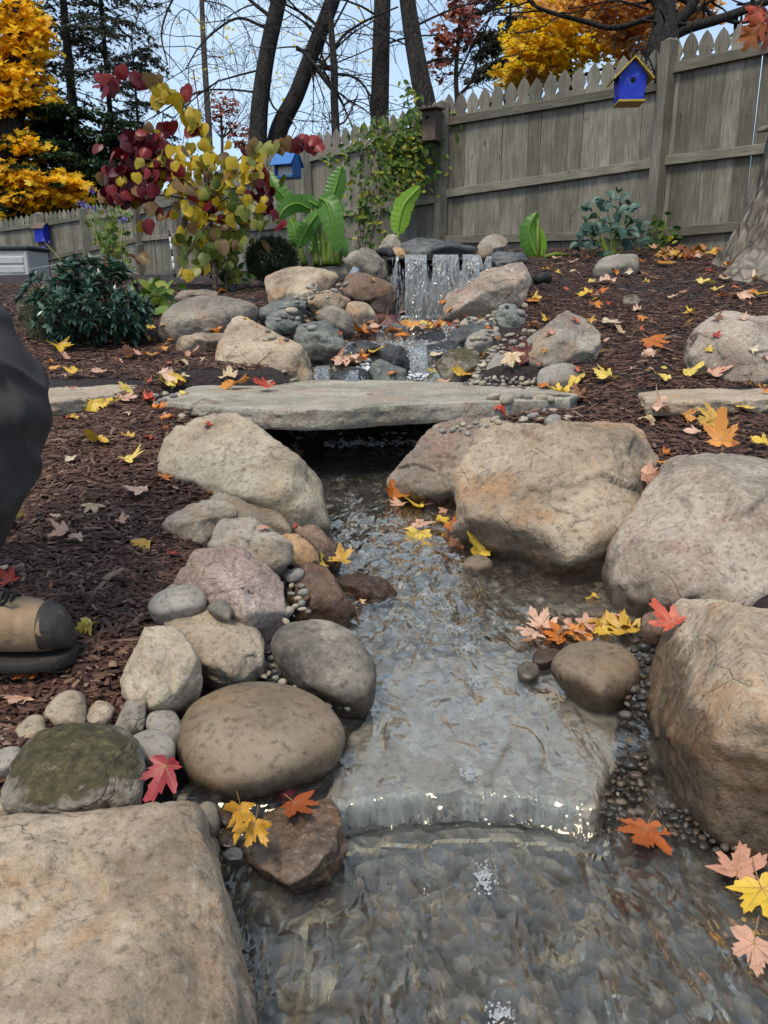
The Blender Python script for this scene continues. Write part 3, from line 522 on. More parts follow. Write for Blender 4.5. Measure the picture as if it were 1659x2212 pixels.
for i, (crop, pts, D, lab, m) in enumerate([
    ('R5', [(240,1030),(233,970),(300,953),(385,985),(395,1060),(330,1075)], 1.29, 'pale blocky stone touching the mulch, furthest back of the small pile', PL),
    ('R5', [(188,1098),(230,1030),(300,993),(350,1010),(378,1060),(365,1140),(240,1150)], 1.22, 'cream angular stone behind the mossy boulder', PL),
    ('R5', [(372,1060),(400,1010),(450,1000),(492,1020),(492,1055),(430,1060)], 1.3, 'small pale wedge stone beside the mulch edge', PL),
    ('R5', [(368,1100),(420,1038),(470,1048),(503,1085),(490,1130),(400,1150)], 1.23, 'small sharp-edged tan stone in the pile', T),
    ('R7', [(490,75),(530,0),(560,-50),(610,-58),(632,30),(622,80),(550,98)], 1.2, 'small grey angular stone next to the big smooth cobble', GR),
    ('R7', [(635,60),(628,10),(700,-12),(770,20),(793,90),(755,155),(690,125)], 1.2, 'rounded grey stone against the big smooth brown cobble', 'cobble_grey'),
    ('R7', [(550,115),(640,73),(700,100),(758,160),(745,195),(640,205),(605,170)], 1.13, 'greenish grey stone between mossy boulder and smooth cobble', 'cobble_grey'),
    ('R7', [(-10,140),(5,70),(60,62),(98,110),(95,160),(40,170)], 1.17, 'pale tan rounded stone left of the mossy boulder', 'pebble_tan'),
    ('R7', [(-30,250),(-15,165),(60,148),(93,165),(70,235),(20,265)], 1.1, 'grey rounded stone left of the mossy boulder', 'cobble_grey'),
    ('R7', [(-60,510),(-40,380),(20,367),(47,420),(42,480),(0,520)], 1.0, 'pale edge of a stone behind the large blocky boulder', PL),
    ('R7', [(60,70),(120,10),(180,20),(200,80),(150,120),(90,120)], 1.18, 'cream stone on top of the small pile behind the moss', PL),
    ('R7', [(838,455),(850,410),(890,385),(932,410),(953,490),(922,545),(878,525)], 1.07, 'olive tan cobble beside the corner of the blocky boulder', 'pebble_tan'),
    ('R7', [(878,595),(890,550),(930,538),(952,580),(947,635),(900,638)], 1.03, 'grey-tan cobble below the olive tan one', 'pebble_tan'),
    ('R7', [(938,545),(960,506),(1000,513),(1034,570),(1000,595),(950,575)], 1.06, 'smooth brown cobble under the curled golden leaf', 'pebble_brown'),
    ('R7', [(928,435),(960,415),(1002,440),(985,492),(938,485)], 1.1, 'pinkish brown cobble behind the curled golden leaf', 'pebble_brown'),
    ('R7', [(902,660),(950,638),(973,700),(962,738),(915,720)], 1.0, 'rust coloured wet stone against the blocky boulder', 'rock_wet'),
    ('R7', [(990,430),(1010,395),(1045,400),(1050,430),(1020,455)], 1.12, 'small dark green pebble behind the curled leaf', 'pebble_dark'),
    ('R7', [(960,610),(1000,592),(1050,605),(1045,630),(985,635)], 1.02, 'flat black pebble at the pool edge', 'pebble_dark'),
    ('R6', [(1560,610),(1600,540),(1659,508),(1740,520),(1740,630),(1650,640)], 1.72, 'yellowish rounded stone at the right edge between two boulders', 'cobble_grey'),
    ('R6', [(1108,720),(1120,680),(1160,653),(1240,653),(1248,700),(1190,765),(1130,765)], 1.6, 'dark brown stone beside the leaf pile', 'rock_rust'),
    ('R6', [(1083,200),(1100,160),(1160,113),(1175,130),(1155,185),(1100,220)], 2.05, 'brown stone wedged between the two largest boulders', 'cobble_brown'),
    ('R6', [(335,455),(370,415),(420,408),(468,430),(468,465),(400,480)], 1.97, 'flat wet brown stone in the stream below yellow leaf', 'cobble_brown'),
    ('R6', [(575,905),(610,870),(660,880),(675,920),(640,955),(590,945)], 1.47, 'small submerged grey stone beside round dark cobble', 'cobble_dark'),
    ('R6', [(640,850),(700,815),(770,815),(760,840),(690,880),(645,880)], 1.52, 'wet brown stone under the leaf pile', 'rock_wet')]):
    rock(crop, pts, D, D*1.05, lab, m, p=12 if m in (PL, T, GR) else 8, sub=4, amp=.42 if m in (PL, T, GR) else .3, rough=.5, front=.5, name='stone', cat='stone', wet=-.70 if i in (11, 12, 13, 14, 15) else (-.66 if i in (22, 23) else None), drop=.9)
# around and above the bridge
for (crop, pts, Db, Dt, lab, m, kw) in [
    ('Z4', [(125,210),(180,190),(300,176),(450,176),(492,210),(512,250),(440,300),(330,330),(240,360),(170,365),(143,310)], 5.0, 5.35, 'flat-topped orange-tan boulder below the round evergreen bush', T, dict(p=24)),
    ('R3', [(673,430),(690,380),(750,330),(880,308),(1000,315),(1090,338),(1117,362),(1060,410),(980,450),(900,470),(780,478),(700,468)], 4.25, 4.75, 'broad grey boulder to the right of the dark green shrub', GR, dict(p=9, sub=6)),
    ('R3', [(753,322),(770,290),(860,281),(940,290),(945,315),(800,330)], 4.85, 5.05, 'flat stone peeking over the broad grey boulder', GR, dict(name='stone', cat='stone')),
    ('R3', [(758,525),(820,490),(900,468),(975,470),(965,505),(900,530),(800,540)], 4.0, 4.25, 'low flat tan stone sunk in the mulch', T, dict(name='stone', cat='stone', p=24)),
    ('R3', [(928,570),(950,500),(990,440),(1010,398),(1032,396),(1080,440),(1180,478),(1270,530),(1332,580),(1357,640),(1350,700),(1150,700),(1000,690),(955,670)], 3.66, 4.15, 'large tan boulder with a raised peak behind the bridge', T, dict(p=16, sub=6, ridge=[(960,560,-.06),(1060,520,-.08),(1200,560,-.12),(1320,650,-.06)])),
    ('Z4', [(278,560),(300,510),(370,470),(450,456),(500,490),(542,560),(548,610),(450,640),(370,650),(300,600)], 3.92, 4.2, 'angular green-grey slate boulder left of the cascade', 'slate_green', dict(p=28, chips=5, wet=-.23)),
    ('Z4', [(388,425),(430,388),(500,378),(560,420),(597,490),(580,535),(530,530),(450,480)], 4.2, 4.45, 'dark rounded cobble above the green-grey slate boulder', 'cobble_dark', dict(p=8, wet=-.12, name='cobble', cat='cobble')),
    ('Z4', [(128,465),(150,418),(200,398),(270,408),(318,440),(305,490),(200,505),(140,510)], 4.15, 4.4, 'blue-green slate stone with pebbles at its foot', 'slate_green', dict(p=20, name='stone', cat='stone')),
    ('Z4', [(538,405),(580,358),(640,368),(700,418),(723,460),(690,490),(600,495),(556,450)], 4.45, 4.75, 'tan-brown rock just left of the foaming pool', T, dict(p=18, name='rock', cat='rock', wet=-.07)),
    ('Z4', [(526,295),(560,230),(610,208),(680,240),(760,280),(823,320),(812,395),(750,435),(700,435),(650,400),(560,350)], 4.75, 5.08, 'brown boulder wetted by spray at left foot of the waterfall', 'rock_rust', dict(p=16, wet=.02, ridge=[(560,330,-.06),(640,300,-.1),(740,330,-.1),(760,420,-.04)])),
    ('Z4', [(538,145),(590,95),(650,80),(712,100),(757,160),(767,220),(720,245),(650,240),(600,190)], 5.05, 5.3, 'dark grey-brown boulder at upper left corner of the waterfall', 'cobble_dark', dict(p=14, amp=.7)),
    ('Z4', [(552,235),(590,178),(622,200),(605,240),(570,260)], 5.0, 5.1, 'small blue-grey stone under the dark upper boulder', 'bluestone', dict(name='stone', cat='stone', sub=4)),
    ('Z4', [(88,405),(180,370),(300,333),(342,340),(345,385),(250,415),(150,440),(100,430)], 4.42, 4.7, 'flat greenish tan slab sloping down to the pebbles', 'slate_green', dict(p=26, name='stone', cat='stone')),
    ('Z4', [(238,335),(270,280),(330,261),(402,268),(395,320),(320,345)], 4.7, 4.9, 'cream coloured stone below the flat-topped boulder', PL, dict(name='stone', cat='stone')),
    ('Z4', [(338,335),(420,300),(500,308),(573,350),(525,395),(430,395),(355,375)], 4.5, 4.8, 'sloping tan stone in the middle of the left bank', T, dict(name='stone', cat='stone')),
    ('Z4', [(828,85),(850,50),(930,28),(1000,53),(1100,83),(1228,100),(1235,128),(1000,132),(860,126)], 5.3, 5.5, 'long layered grey capstone on top of the waterfall', 'slate_dark', dict(p=24, strat=.5, name='stone', cat='stone', thick=.22)),
    ('Z4', [(722,75),(760,23),(800,10),(837,50),(832,95),(770,105),(718,100)], 5.3, 5.45, 'pale grey rock on the left end of the capstone', GR, dict(name='rock', cat='rock')),
    ('Z4', [(773,103),(810,78),(852,90),(863,122),(790,126)], 5.2, 5.3, 'small orange-brown stone on the spillway lip', 'stone_orange', dict(name='stone', cat='stone', sub=4)),
    ('Z4', [(1228,75),(1260,25),(1300,10),(1360,23),(1390,55),(1382,90),(1290,105),(1233,100)], 5.35, 5.55, 'layered grey rock on the right end of the capstone', GR, dict(strat=.4, name='rock', cat='rock')),
    ('Z4', [(1228,112),(1250,78),(1300,68),(1317,95),(1295,130),(1245,136)], 5.2, 5.3, 'tan-brown round cobble beside the spillway', 'cobble_brown', dict(p=8, name='cobble', cat='cobble', sub=4)),
    ('Z4', [(1285,135),(1340,98),(1420,103),(1492,125),(1494,155),(1440,178),(1330,172)], 5.1, 5.35, 'dark layered slab right of the spillway', 'slate_dark', dict(p=22, strat=.4, name='stone', cat='stone')),
    ('Z4', [(1053,450),(1048,400),(1080,360),(1150,308),(1250,248),(1350,193),(1450,157),(1497,165),(1512,230),(1514,280),(1430,330),(1330,400),(1220,440),(1150,468),(1090,475)], 4.65, 5.08, 'long pinkish boulder leaning up the right side of the waterfall', PK, dict(p=18, sub=6, ridge=[(1080,420,-.06),(1200,370,-.1),(1350,290,-.1),(1480,220,-.06)], wet=-.1)),
    ('Z4', [(1195,250),(1250,200),(1345,178),(1320,240),(1215,290)], 5.1, 5.25, 'black wet rock behind the long pinkish boulder', 'slate_dark', dict(name='rock', cat='rock', sub=4)),
    ('R4', [(590,515),(640,478),(720,418),(800,373),(832,383),(892,440),(938,520),(905,560),(800,600),(700,630),(635,600)], 3.45, 3.9, 'grey angular boulder with a pointed top on the right bank', GR, dict(p=30, sub=6, ridge=[(640,570,-.05),(750,500,-.11),(820,400,-.02),(880,540,-.05)])),
    ('R4', [(438,645),(460,580),(500,548),(550,548),(592,590),(618,640),(605,680),(520,680),(460,670)], 3.5, 3.68, 'round grey cobble behind the tan standing leaf', 'cobble_grey', dict(p=8, name='cobble', cat='cobble')),
    ('R4', [(658,665),(690,620),(770,598),(820,608),(858,650),(855,690),(760,700),(680,710)], 3.28, 3.48, 'low rounded grey stone behind the right end of the bridge', 'cobble_grey', dict(p=9, name='stone', cat='stone')),
    ('R4', [(348,515),(380,470),(440,453),(505,463),(500,505),(430,528),(365,538)], 3.9, 4.15, 'rounded tan stone among pebbles right of the cascade', 'cobble_grey', dict(p=9, name='stone', cat='stone')),
    ('R4', [(478,405),(500,360),(560,343),(607,380),(613,425),(560,450),(500,440)], 4.25, 4.5, 'green-grey angular stone below the long pinkish boulder', 'slate_green', dict(p=20, name='stone', cat='stone')),
    ('R4', [(328,425),(360,398),(402,403),(395,445),(340,450)], 4.4, 4.52, 'smooth greenish cobble at the foot of the pinkish boulder', 'cobble_grey', dict(p=8, sub=4, name='cobble', cat='cobble')),
    ('R4', [(265,505),(340,438),(470,418),(465,460),(380,495),(300,540)], 4.1, 4.4, 'dark flat slab beside the upper pool', 'slate_dark', dict(p=22, name='stone', cat='stone')),
    ('Z4', [(712,605),(780,583),(850,610),(884,680),(875,735),(800,745),(735,670)], 3.85, 4.05, 'black wet boulder in the middle of the cascade', 'slate_dark', dict(p=14, wet=-.1, name='rock', cat='rock')),
    ('Z4', [(663,685),(720,658),(770,678),(865,765),(840,800),(700,800),(672,740)], 3.68, 3.82, 'grey wedge stone at the foot of the cascade', 'slate_green', dict(p=24, name='stone', cat='stone')),
    ('Z4', [(885,570),(940,518),(1020,508),(1095,530),(1085,580),(980,600),(900,600)], 4.3, 4.5, 'dark wet rock between the two upper pools', 'slate_dark', dict(p=16, wet=-.05, name='rock', cat='rock')),
    ('Z4', [(545,595),(620,563),(715,580),(735,630),(600,660),(555,640)], 3.98, 4.2, 'low black wet rock left of the cascade', 'slate_dark', dict(p=16, wet=-.05, name='rock', cat='rock')),
    ('Z4', [(470,750),(560,698),(680,718),(700,790),(600,815),(480,800)], 3.68, 3.9, 'dark flat wet rock with water sliding off its edge', 'slate_dark', dict(p=18, wet=-.1, name='rock', cat='rock')),
    ('Z4', [(1025,695),(1090,608),(1180,598),(1245,640),(1230,720),(1160,770),(1060,760)], 3.68, 3.9, 'mossy brown rock at right of the cascade', 'rock_mossy', dict(p=10, name='rock', cat='rock')),
    ('Z4', [(1008,690),(1050,648),(1075,690),(1045,745)], 3.75, 3.85, 'brown upright stone beside the mossy rock', 'rock_rust', dict(sub=4, name='stone', cat='stone')),
    ('Z4', [(940,600),(1080,560),(1135,590),(1085,650),(1000,690),(955,670)], 4.0, 4.25, 'blue-grey wet slab right of the cascade', 'slate_dark', dict(p=20, name='rock', cat='rock', wet=-.1)),
    ('R4', [(1288,545),(1310,490),(1350,420),(1400,385),(1550,373),(1720,378),(1800,500),(1780,660),(1600,690),(1480,680),(1400,625),(1300,580)], 3.22, 3.8, 'big pale boulder with pink broken face on the right mulch slope', PK, dict(p=30, sub=6, ridge=[(1390,425,-.03),(1385,530,-.1),(1475,650,-.09),(1650,640,-.1)])),
    ('R4', [(903,190),(930,150),(1000,135),(1080,128),(1103,165),(1085,198),(960,208)], 5.9, 6.25, 'smooth oval tan stone on the mulch below the fence', 'cobble_grey', dict(p=8, name='stone', cat='stone', front=.4)),
    ('R4', [(1030,345),(1040,308),(1090,302),(1114,330),(1085,358)], 4.85, 4.98, 'small mossy stone half buried in the right mulch', 'rock_mossy', dict(sub=4, name='stone', cat='stone'))]:
    kw = dict(dict(amp=.55), **kw); rock(crop, pts, Db, Dt, lab, m if m in MAT else T, **kw)
# dark back wall of the waterfall
rock('Z4', [(745,140),(900,130),(1100,130),(1260,135),(1290,300),(1250,440),(1000,450),(760,440),(730,300)], 5.14, 5.3, 'dark wet rock wall behind the falling water', 'rock_wet', p=24, thick=.3, front=.12, wet=.5, name='rock', cat='rock')
# ---------------------------------------------------------------- flat stones
def on_z(pts, Z, crop='D'):
    o = []
    for x, y in pts:
        x, y = cc(crop, x, y); v = (y-H_PX/2)/F_PX; q = P(x, y, Z/(-SP - v*CP)); o.append((q[0], q[1]))
    return o
def slab(name, xy, z, thick, label, mat, seed=1, tilt=(0, 0), wet=-9., jag=.006, cat='flagstone', relief=.004):
    """flat stone: dense broken outline, layered edge, slightly uneven top"""
    xy = np.array(xy); c = xy.mean(0); n = 260; seg = np.linalg.norm(np.roll(xy, -1, 0)-xy, axis=1); cum = np.concatenate([[0], np.cumsum(seg)])
    s = np.linspace(0, cum[-1], n, endpoint=False); cl = np.vstack([xy, xy[:1]]); ring = np.stack([np.interp(s, cum, cl[:, k]) for k in (0, 1)], 1)
    q = np.column_stack([ring*14, np.full(n, seed*3.1)]); d = ring-c; dn = d/np.linalg.norm(d, axis=1)[:, None]
    V = []; rings = []
    def add(sc, off, dz, wob):
        w = wob*(fbm(np.column_stack([ring*16, np.full(n, seed*3.1)]), 3) + .6*fbm(np.column_stack([ring*24, np.full(n, seed*3.1+dz*70)]), 3))
        p = c + d*sc + dn*(off + w)[:, None]; zz = z + tilt[0]*(p[:, 0]-c[0]) + tilt[1]*(p[:, 1]-c[1]) + dz
        if dz == 0: zz = zz + relief*fbm(np.column_stack([p*6, np.full(n, seed)]), 4) + .35*relief*fbm(np.column_stack([p*30, np.full(n, seed)]), 3)
        rings.append(len(V)); V.extend(np.column_stack([p, zz]).tolist())
    for sc in (.02, .12, .25, .38, .5, .62, .73, .83, .91, .97): add(sc, 0, 0, 0)
    for off, dz in ((-.003, -.002), (.0, -.12*thick), (.001, -.26*thick), (-.001, -.42*thick), (.001, -.58*thick), (.0, -.74*thick), (-.002, -.88*thick), (-.008, -thick)): add(1, off, dz, jag*2)
    add(.5, 0, -thick, 0); add(.02, 0, -thick, 0)
    F = [[a+j, a+(j+1) % n, b+(j+1) % n, b+j] for a, b in zip(rings[:-1], rings[1:]) for j in range(n)]
    V = np.array(V); cen = np.array([c[0], c[1], z]); o = obj(name, mesh_np(name, V-cen, np.array(F)), MAT[mat], None, cen); tag(o, label, cat); o['wet_z'] = wet; o.data.set_sharp_from_angle(angle=R(32))
    bvh_add(V, np.array(F), label); return o
ZB = -.345
slab('stone_bridge', on_z([(330,866),(420,874),(500,880),(600,884),(650,885),(740,883),(830,877),(965,870),(1100,868),(1230,861),(1250,850),(1240,839),(1170,834),(1000,826),(830,821),(600,819),(470,819),(440,824)], ZB), ZB, .072, 'wide grey flagstone slab laid as a footbridge over the stream', 'flagstone', 1, jag=.0045)
slab('flagstone', on_z([(60,824),(150,822),(300,824),(292,838),(245,852),(120,868),(40,872)], -.325), -.325, .05, 'tan flat stepping stone left of the bridge behind the knee', 'flagstone_tan', 2)
slab('flagstone', on_z([(1380,848),(1440,840),(1560,838),(1660,838),(1760,842),(1740,858),(1659,862),(1540,866),(1398,868)], -.325), -.325, .05, 'tan flat stepping stone in the right mulch', 'flagstone_tan', 3)
slab('flagstone', on_z([(690,1770),(760,1738),(860,1724),(1000,1719),(1130,1729),(1200,1745),(1262,1776),(1285,1740),(1310,1690),(1335,1600),(1318,1510),(1200,1440),(1000,1430),(860,1440),(800,1530),(735,1650)], -.728), -.728, .06, 'broad flat stone ledge under a thin sheet of flowing water', 'ledge', 4)
slab('flagstone', on_z([(480,2300),(520,2050),(600,1900),(720,1800),(1000,1770),(1250,1800),(1480,1890),(1580,2050),(1560,2180),(1480,2300)], -.805), -.805, .05, 'large flat stone on the floor of the lower pool', 'ledge_green', 5, relief=.014)
# ---------------------------------------------------------------- water
yy = np.concatenate([np.arange(-.4, .3, .03), np.arange(.3, 1.8, .0085), np.arange(1.8, 3.2, .014), np.arange(3.2, 5.22, .012)]); uu = np.linspace(-1.45, 1.45, 130)
UU, YY = np.meshgrid(uu, yy); XX = np.interp(YY, CY, CX) + UU*np.interp(YY, CY, CH)
lip = np.interp(XX, [-.3, -.1, .0, .11, .2, .27, .31, .36, .6], [1.0, .985, 1.008, 1.018, 1.014, .995, .985, 1.12, 1.3])
sh = np.interp(YY, [.5, .97, 1.3, 1.8], [0, 1, .55, 0]); WZg = water_z(YY - (lip-.985)*sh)
rip = fbm(np.stack([XX.ravel()*22, YY.ravel()*12, np.zeros(XX.size)], 1), 3).reshape(XX.shape); rip2 = fbm(np.stack([XX.ravel()*9, YY.ravel()*5, np.zeros(XX.size)+4], 1), 2).reshape(XX.shape)
ampl = np.interp(YY, [0, .8, .99, 1.02, 1.4, 1.7, 2.3, 3, 3.3, 3.8, 5.2], [.010, .009, .002, .002, .004, .008, .008, .005, .016, .014, .010])
calm = np.clip(1 - .8*sstep(.1, .5, XX)*sstep(1.5, 1.65, YY)*(1-sstep(1.95, 2.1, YY)), .2, 1)
lip_k = np.exp(-((YY-lip+.02)/.03)**2); rib = pnoise(np.stack([XX.ravel()*45, np.zeros(XX.size)+2, YY.ravel()*6], 1)).reshape(XX.shape)*.0008*lip_k
WZg = WZg + (rip*ampl + rip2*ampl*.7)*calm + rib
wv = np.stack([XX.ravel(), YY.ravel(), WZg.ravel()], 1); wf = grid_faces(*XX.shape)
ripple = np.interp(YY, [0, .8, .985, 1.03, 1.36, 1.5, 2.2, 2.9, 3.2, 5.2], [1.15, 1.1, .5, .42, .45, .85, .9, .6, 1.1, 1.]); ripple = np.where(YY < lip-.06, np.maximum(ripple, .95), ripple)*np.clip(calm+.25, .3, 1)
wm = mesh_np('water', wv, wf); at_ = wm.attributes.new('ripple', 'FLOAT', 'POINT'); at_.data.foreach_set('value', ripple.ravel().astype(np.float32)); wo_ = obj('water', wm, MAT['water']); tag(wo_, 'clear rippling stream water flowing down to the lower pool', 'water', kind='structure')
WBVH = (wv, wf)
def fall(name, x0, x1, ztop, zbot, Y0, Y1, label, n_str, seed, thin=1.0, drops=True, gaps=.42):
    """falling water: a wavy sheet with ribs, and bright broken strands in front of it"""
    rs = np.random.RandomState(seed); root = empty(name, ((x0+x1)/2, Y0, zbot)); tag(root, label, 'waterfall', kind='structure')
    nx_, nz_ = 90, 40; u, w = np.meshgrid(np.linspace(0, 1, nx_), np.linspace(0, 1, nz_)); x = x0 + (x1-x0)*u; z = ztop + (zbot-ztop)*w**1.15
    y = Y0 + (Y1-Y0)*np.sqrt(w) + .012*pnoise(np.stack([x.ravel()*24, w.ravel()*1.2, np.zeros(x.size)+seed], 1)).reshape(x.shape)*(.3+w)
    b = np.array(root.location); keep = pnoise(np.stack([x.ravel()*16, w.ravel()*.8, np.zeros(x.size)+seed+7], 1)).reshape(x.shape) > -gaps
    f = grid_faces(*x.shape); f = f[keep.ravel()[f].all(1)]
    obj('water_sheet', mesh_np('water_sheet', np.stack([x.ravel(), y.ravel(), z.ravel()], 1)-b, f), MAT['water_fall'], root)
    mb = MB(); h = ztop-zbot
    for k in range(n_str):
        x = rs.uniform(x0, x1); a = rs.uniform(-.02, .5); t = a; r0 = rs.uniform(.0012, .0034)*thin
        while t < 1:
            l = rs.uniform(.04, .2); t1 = min(1.02, t+l); pth = []; N = 5
            for j in range(N):
                q = t + (t1-t)*j/(N-1); xx = x + (.014*math.sin(q*5+k)+.006*math.sin(q*17+k*2))*q; pth.append((xx, Y0 + (Y1-Y0)*math.sqrt(max(q, 0)) - .012 - .012*rs.rand()*q, ztop - h*max(q, 0)**1.15))
            mb.tube([Vector(p)-root.location for p in pth], [r0*.3, r0*rs.uniform(.7, 1.5), r0*1.2, r0*rs.uniform(.6, 1.3), r0*.25], 5)
            t = t1 + rs.uniform(.01, .14)
    if drops:
        for k in range(int(n_str*2.2)):
            p = Vector((rs.uniform(x0-.04, x1+.04), Y1 - rs.uniform(0, .05), zbot + h*rs.uniform(0, .9)**1.5)) - root.location; r = rs.uniform(.0015, .0036)*thin
            mb.tube([p+Vector((0, 0, -r*1.6)), p+Vector((0, 0, -r*.4)), p+Vector((0, 0, r*1.4))], [r*.4, r, r*.3], 5)
    o = mb.build('water_strands', MAT['droplet'], root, smooth=True); o['kind'] = 'stuff'; return root
lx0, lx1 = P(872, 560, 5.06)[0], P(1022, 560, 5.06)[0]; zt = P(900, 556, 5.06)[2]
fall('waterfall', lx0, lx1, zt, -.075, 5.0, 4.9, 'curtain of falling water pouring off the spillway lip', 34, 3)
fall('waterfall', P(843, 560, 5.06)[0], P(868, 560, 5.06)[0], zt-.01, -.05, 5.02, 4.97, 'thin broken trickle at the left end of the spillway', 9, 4, gaps=-.1)
fall('waterfall', P(1022, 560, 5.06)[0], P(1048, 560, 5.06)[0], zt-.01, .1, 5.02, 4.98, 'thin broken trickle at the right end of the spillway', 8, 5, gaps=-.1)
for (x0, x1, yt, yb, D, lab, s) in [(884, 920, 745, 815, 3.92, 'narrow white chute at the foot of the cascade', 6), (752, 790, 738, 775, 4.12, 'short chute beside the black cascade rock', 7), (684, 712, 790, 822, 3.78, 'small spill left of the dark flat rock', 8), (755, 775, 800, 824, 3.72, 'small spill off the front of the dark flat rock', 9)]:
    a = P(x0, yt, D); b = P(x1, yt, D); c = P(x0, yb, D*.97); fall('waterfall', a[0], b[0], a[2], c[2], a[1], c[1], lab, 16, s, thin=1.0, gaps=.7)
# the low fall over the front of the flat ledge
def ledge_fall():
    rs = np.random.RandomState(71); n, k = 320, 16; x = np.linspace(-.085, .292, n); yl = np.interp(x, [-.1, .0, .11, .2, .27, .31], [.985, 1.008, 1.018, 1.014, .995, .985]); w = np.linspace(0, 1, k); X, W_ = np.meshgrid(x, w); YL = np.broadcast_to(yl, X.shape)
    rb = pnoise(np.stack([X.ravel()*42, W_.ravel()*1.2, X.ravel()*0], 1)).reshape(X.shape); rb2 = pnoise(np.stack([X.ravel()*130, W_.ravel()*2., X.ravel()*0+3], 1)).reshape(X.shape)
    Y = YL + .008 - .022*W_**.8 + (.005*rb+.001*rb2)*(.3+W_); Z = -.7105 - .042*W_**1.7 + .002*rb
    o = obj('waterfall', mesh_np('waterfall', np.stack([X.ravel(), Y.ravel(), Z.ravel()], 1), grid_faces(k, n)), MAT['water_ledge']); tag(o, 'low ribbed sheet of water sliding over the front of the flat ledge', 'waterfall', kind='structure')
ledge_fall()
# thin dark stone lip of the spillway
slab('spillway_stone', [(P(x, 560, D)[0], P(x, 560, D)[1]) for x, D in ((838, 5.0), (880, 4.98), (960, 5.0), (1030, 4.98), (1042, 5.05), (1040, 5.5), (838, 5.5))], zt-.002, .022, 'thin dark stone lip of the waterfall', 'slate_dark', 9, wet=5, cat='stone')
# foam: clusters of bubbles riding on the water
def foam(cx, cy, w, h, n, seed, rmin=.0022, rmax=.006):
    rs = np.random.RandomState(seed); o = []
    for k in range(n):
        a = np.clip(rs.normal(size=2)*.4, -.8, .8); x, y = cx + a[0]*w/2, cy + a[1]*h/2; v = (y-H_PX/2)/F_PX; D = 1.5
        for _ in range(6): q = P(x, y, D); D = water_z(q[1])/(-SP-v*CP)
        q = P(x, y, D); q[2] = float(water_z(q[1])) + .0005; o.append((q, rs.uniform(rmin, rmax)))
    return o
fl = []
for i, a in enumerate([(965,1310,46,30,50), (990,1360,70,24,80), (1010,1398,66,30,130), (1030,1475,42,66,110), (1020,1550,26,16,30), (1016,1668,52,46,120), (1050,1895,64,90,150), (1080,2190,80,60,110), (940,1285,60,16,40), (760,1075,30,60,60), (740,1040,30,50,60), (905,690,150,14,420), (930,1330,90,120,40), (870,1400,60,100,20)]): fl += foam(*a, seed=20+i, rmin=.0006 if a[1] > 800 else .003, rmax=.0021 if a[1] > 800 else .008)
D3, F3 = ico(2); fv, ff = scatter(D3, F3, np.repeat(np.eye(3)[None], len(fl), 0), np.array([q[1] for q in fl]), np.array([q[0] for q in fl])); fo = obj('foam', mesh_np('foam', fv, ff), MAT['foam']); tag(fo, 'clusters of white foam bubbles drifting on the stream', 'foam', kind='stuff')
# churned white water at the foot of the falls and on the cascade
rs = np.random.RandomState(5); cl = []
for (x0, x1, y0, y1, D, n, r) in [(845, 1030, 680, 700, 4.85, 420, .008), (760, 900, 700, 712, 4.6, 90, .008), (780, 800, 775, 790, 3.95, 60, .007), (884, 925, 800, 822, 3.8, 110, .007), (700, 830, 905, 935, 3.2, 120, .008), (830, 900, 910, 930, 3.25, 60, .008), (770, 830, 770, 800, 3.9, 90, .007)]:
    for k in range(n):
        q = P(rs.uniform(x0, x1), rs.uniform(y0, y1), D + rs.normal()*.04); q[2] = min(q[2], float(water_z(q[1])) + .02); cl.append((q, r*rs.uniform(.3, 1)))
fv, ff = scatter(D3*np.array([1.5, 1, .55]), F3, frames(len(cl), (0, 0, 1), .3), np.array([q[1] for q in cl]), np.array([q[0] for q in cl])); fo = obj('white_water', mesh_np('white_water', fv, ff), MAT['foam_white']); tag(fo, 'churned white water at the foot of falls and cascades', 'foam', kind='stuff')
# ---------------------------------------------------------------- mulch
def chips(n, x0, x1, y0, y1, lmin, lmax, seed, lift=.012):
    rs = np.random.RandomState(seed); x = rs.uniform(x0, x1, n*2); y = y0 + (y1-y0)*rs.rand(n*2); c = np.interp(y, CY, CX); h = np.interp(y, CY, CH)
    side = np.where(x < c, 1.75, 1.75); ok = (np.abs(x-c)/h > side + .35*pnoise(np.stack([x*4, y*4, x*0], 1))) | (y > 5.6); ok &= ~((x > -.93) & (x < .8) & (y > 2.86) & (y < 3.56)); ok &= ~((x > -1.62) & (x < -1.02) & (y > 2.72) & (y < 3.36)); ok &= ~((x > .97) & (x < 2.0) & (y > 2.75) & (y < 3.12)); x, y = x[ok][:n], y[ok][:n]; n = len(x)
    z = ground_z(x, y) + rs.rand(n)*lift; L_ = rs.uniform(lmin, lmax, n); wd = L_*rs.uniform(.08, .21, n); tk = wd*rs.uniform(.25, .5, n)
    tv = np.array([(-.5, -.5, 0), (.5, -.35, 0), (.5, .4, 0), (-.5, .5, 0), (-.46, -.4, 1), (.42, -.3, 1), (.47, .3, 1), (-.4, .45, 1), (0, .56, .2), (0, .44, 1.05), (0, -.5, .1), (.03, -.4, 1.1)], float)
    tf = np.array([(0, 10, 11, 4), (10, 1, 5, 11), (1, 2, 6, 5), (2, 8, 9, 6), (8, 3, 7, 9), (3, 0, 4, 7), (4, 11, 9, 7), (11, 5, 6, 9)])
    M = frames(n, (0, 0, 1), .3, rs); S = np.stack([L_, wd, tk], 1); v = np.einsum('nij,nkj->nki', M, tv[None]*S[:, None, :]) + np.stack([x, y, z], 1)[:, None, :]
    return v.reshape(-1, 3), (tf[None] + (np.arange(n)*12)[:, None, None]).reshape(-1, 4)
mv, mf, b = [], [], 0
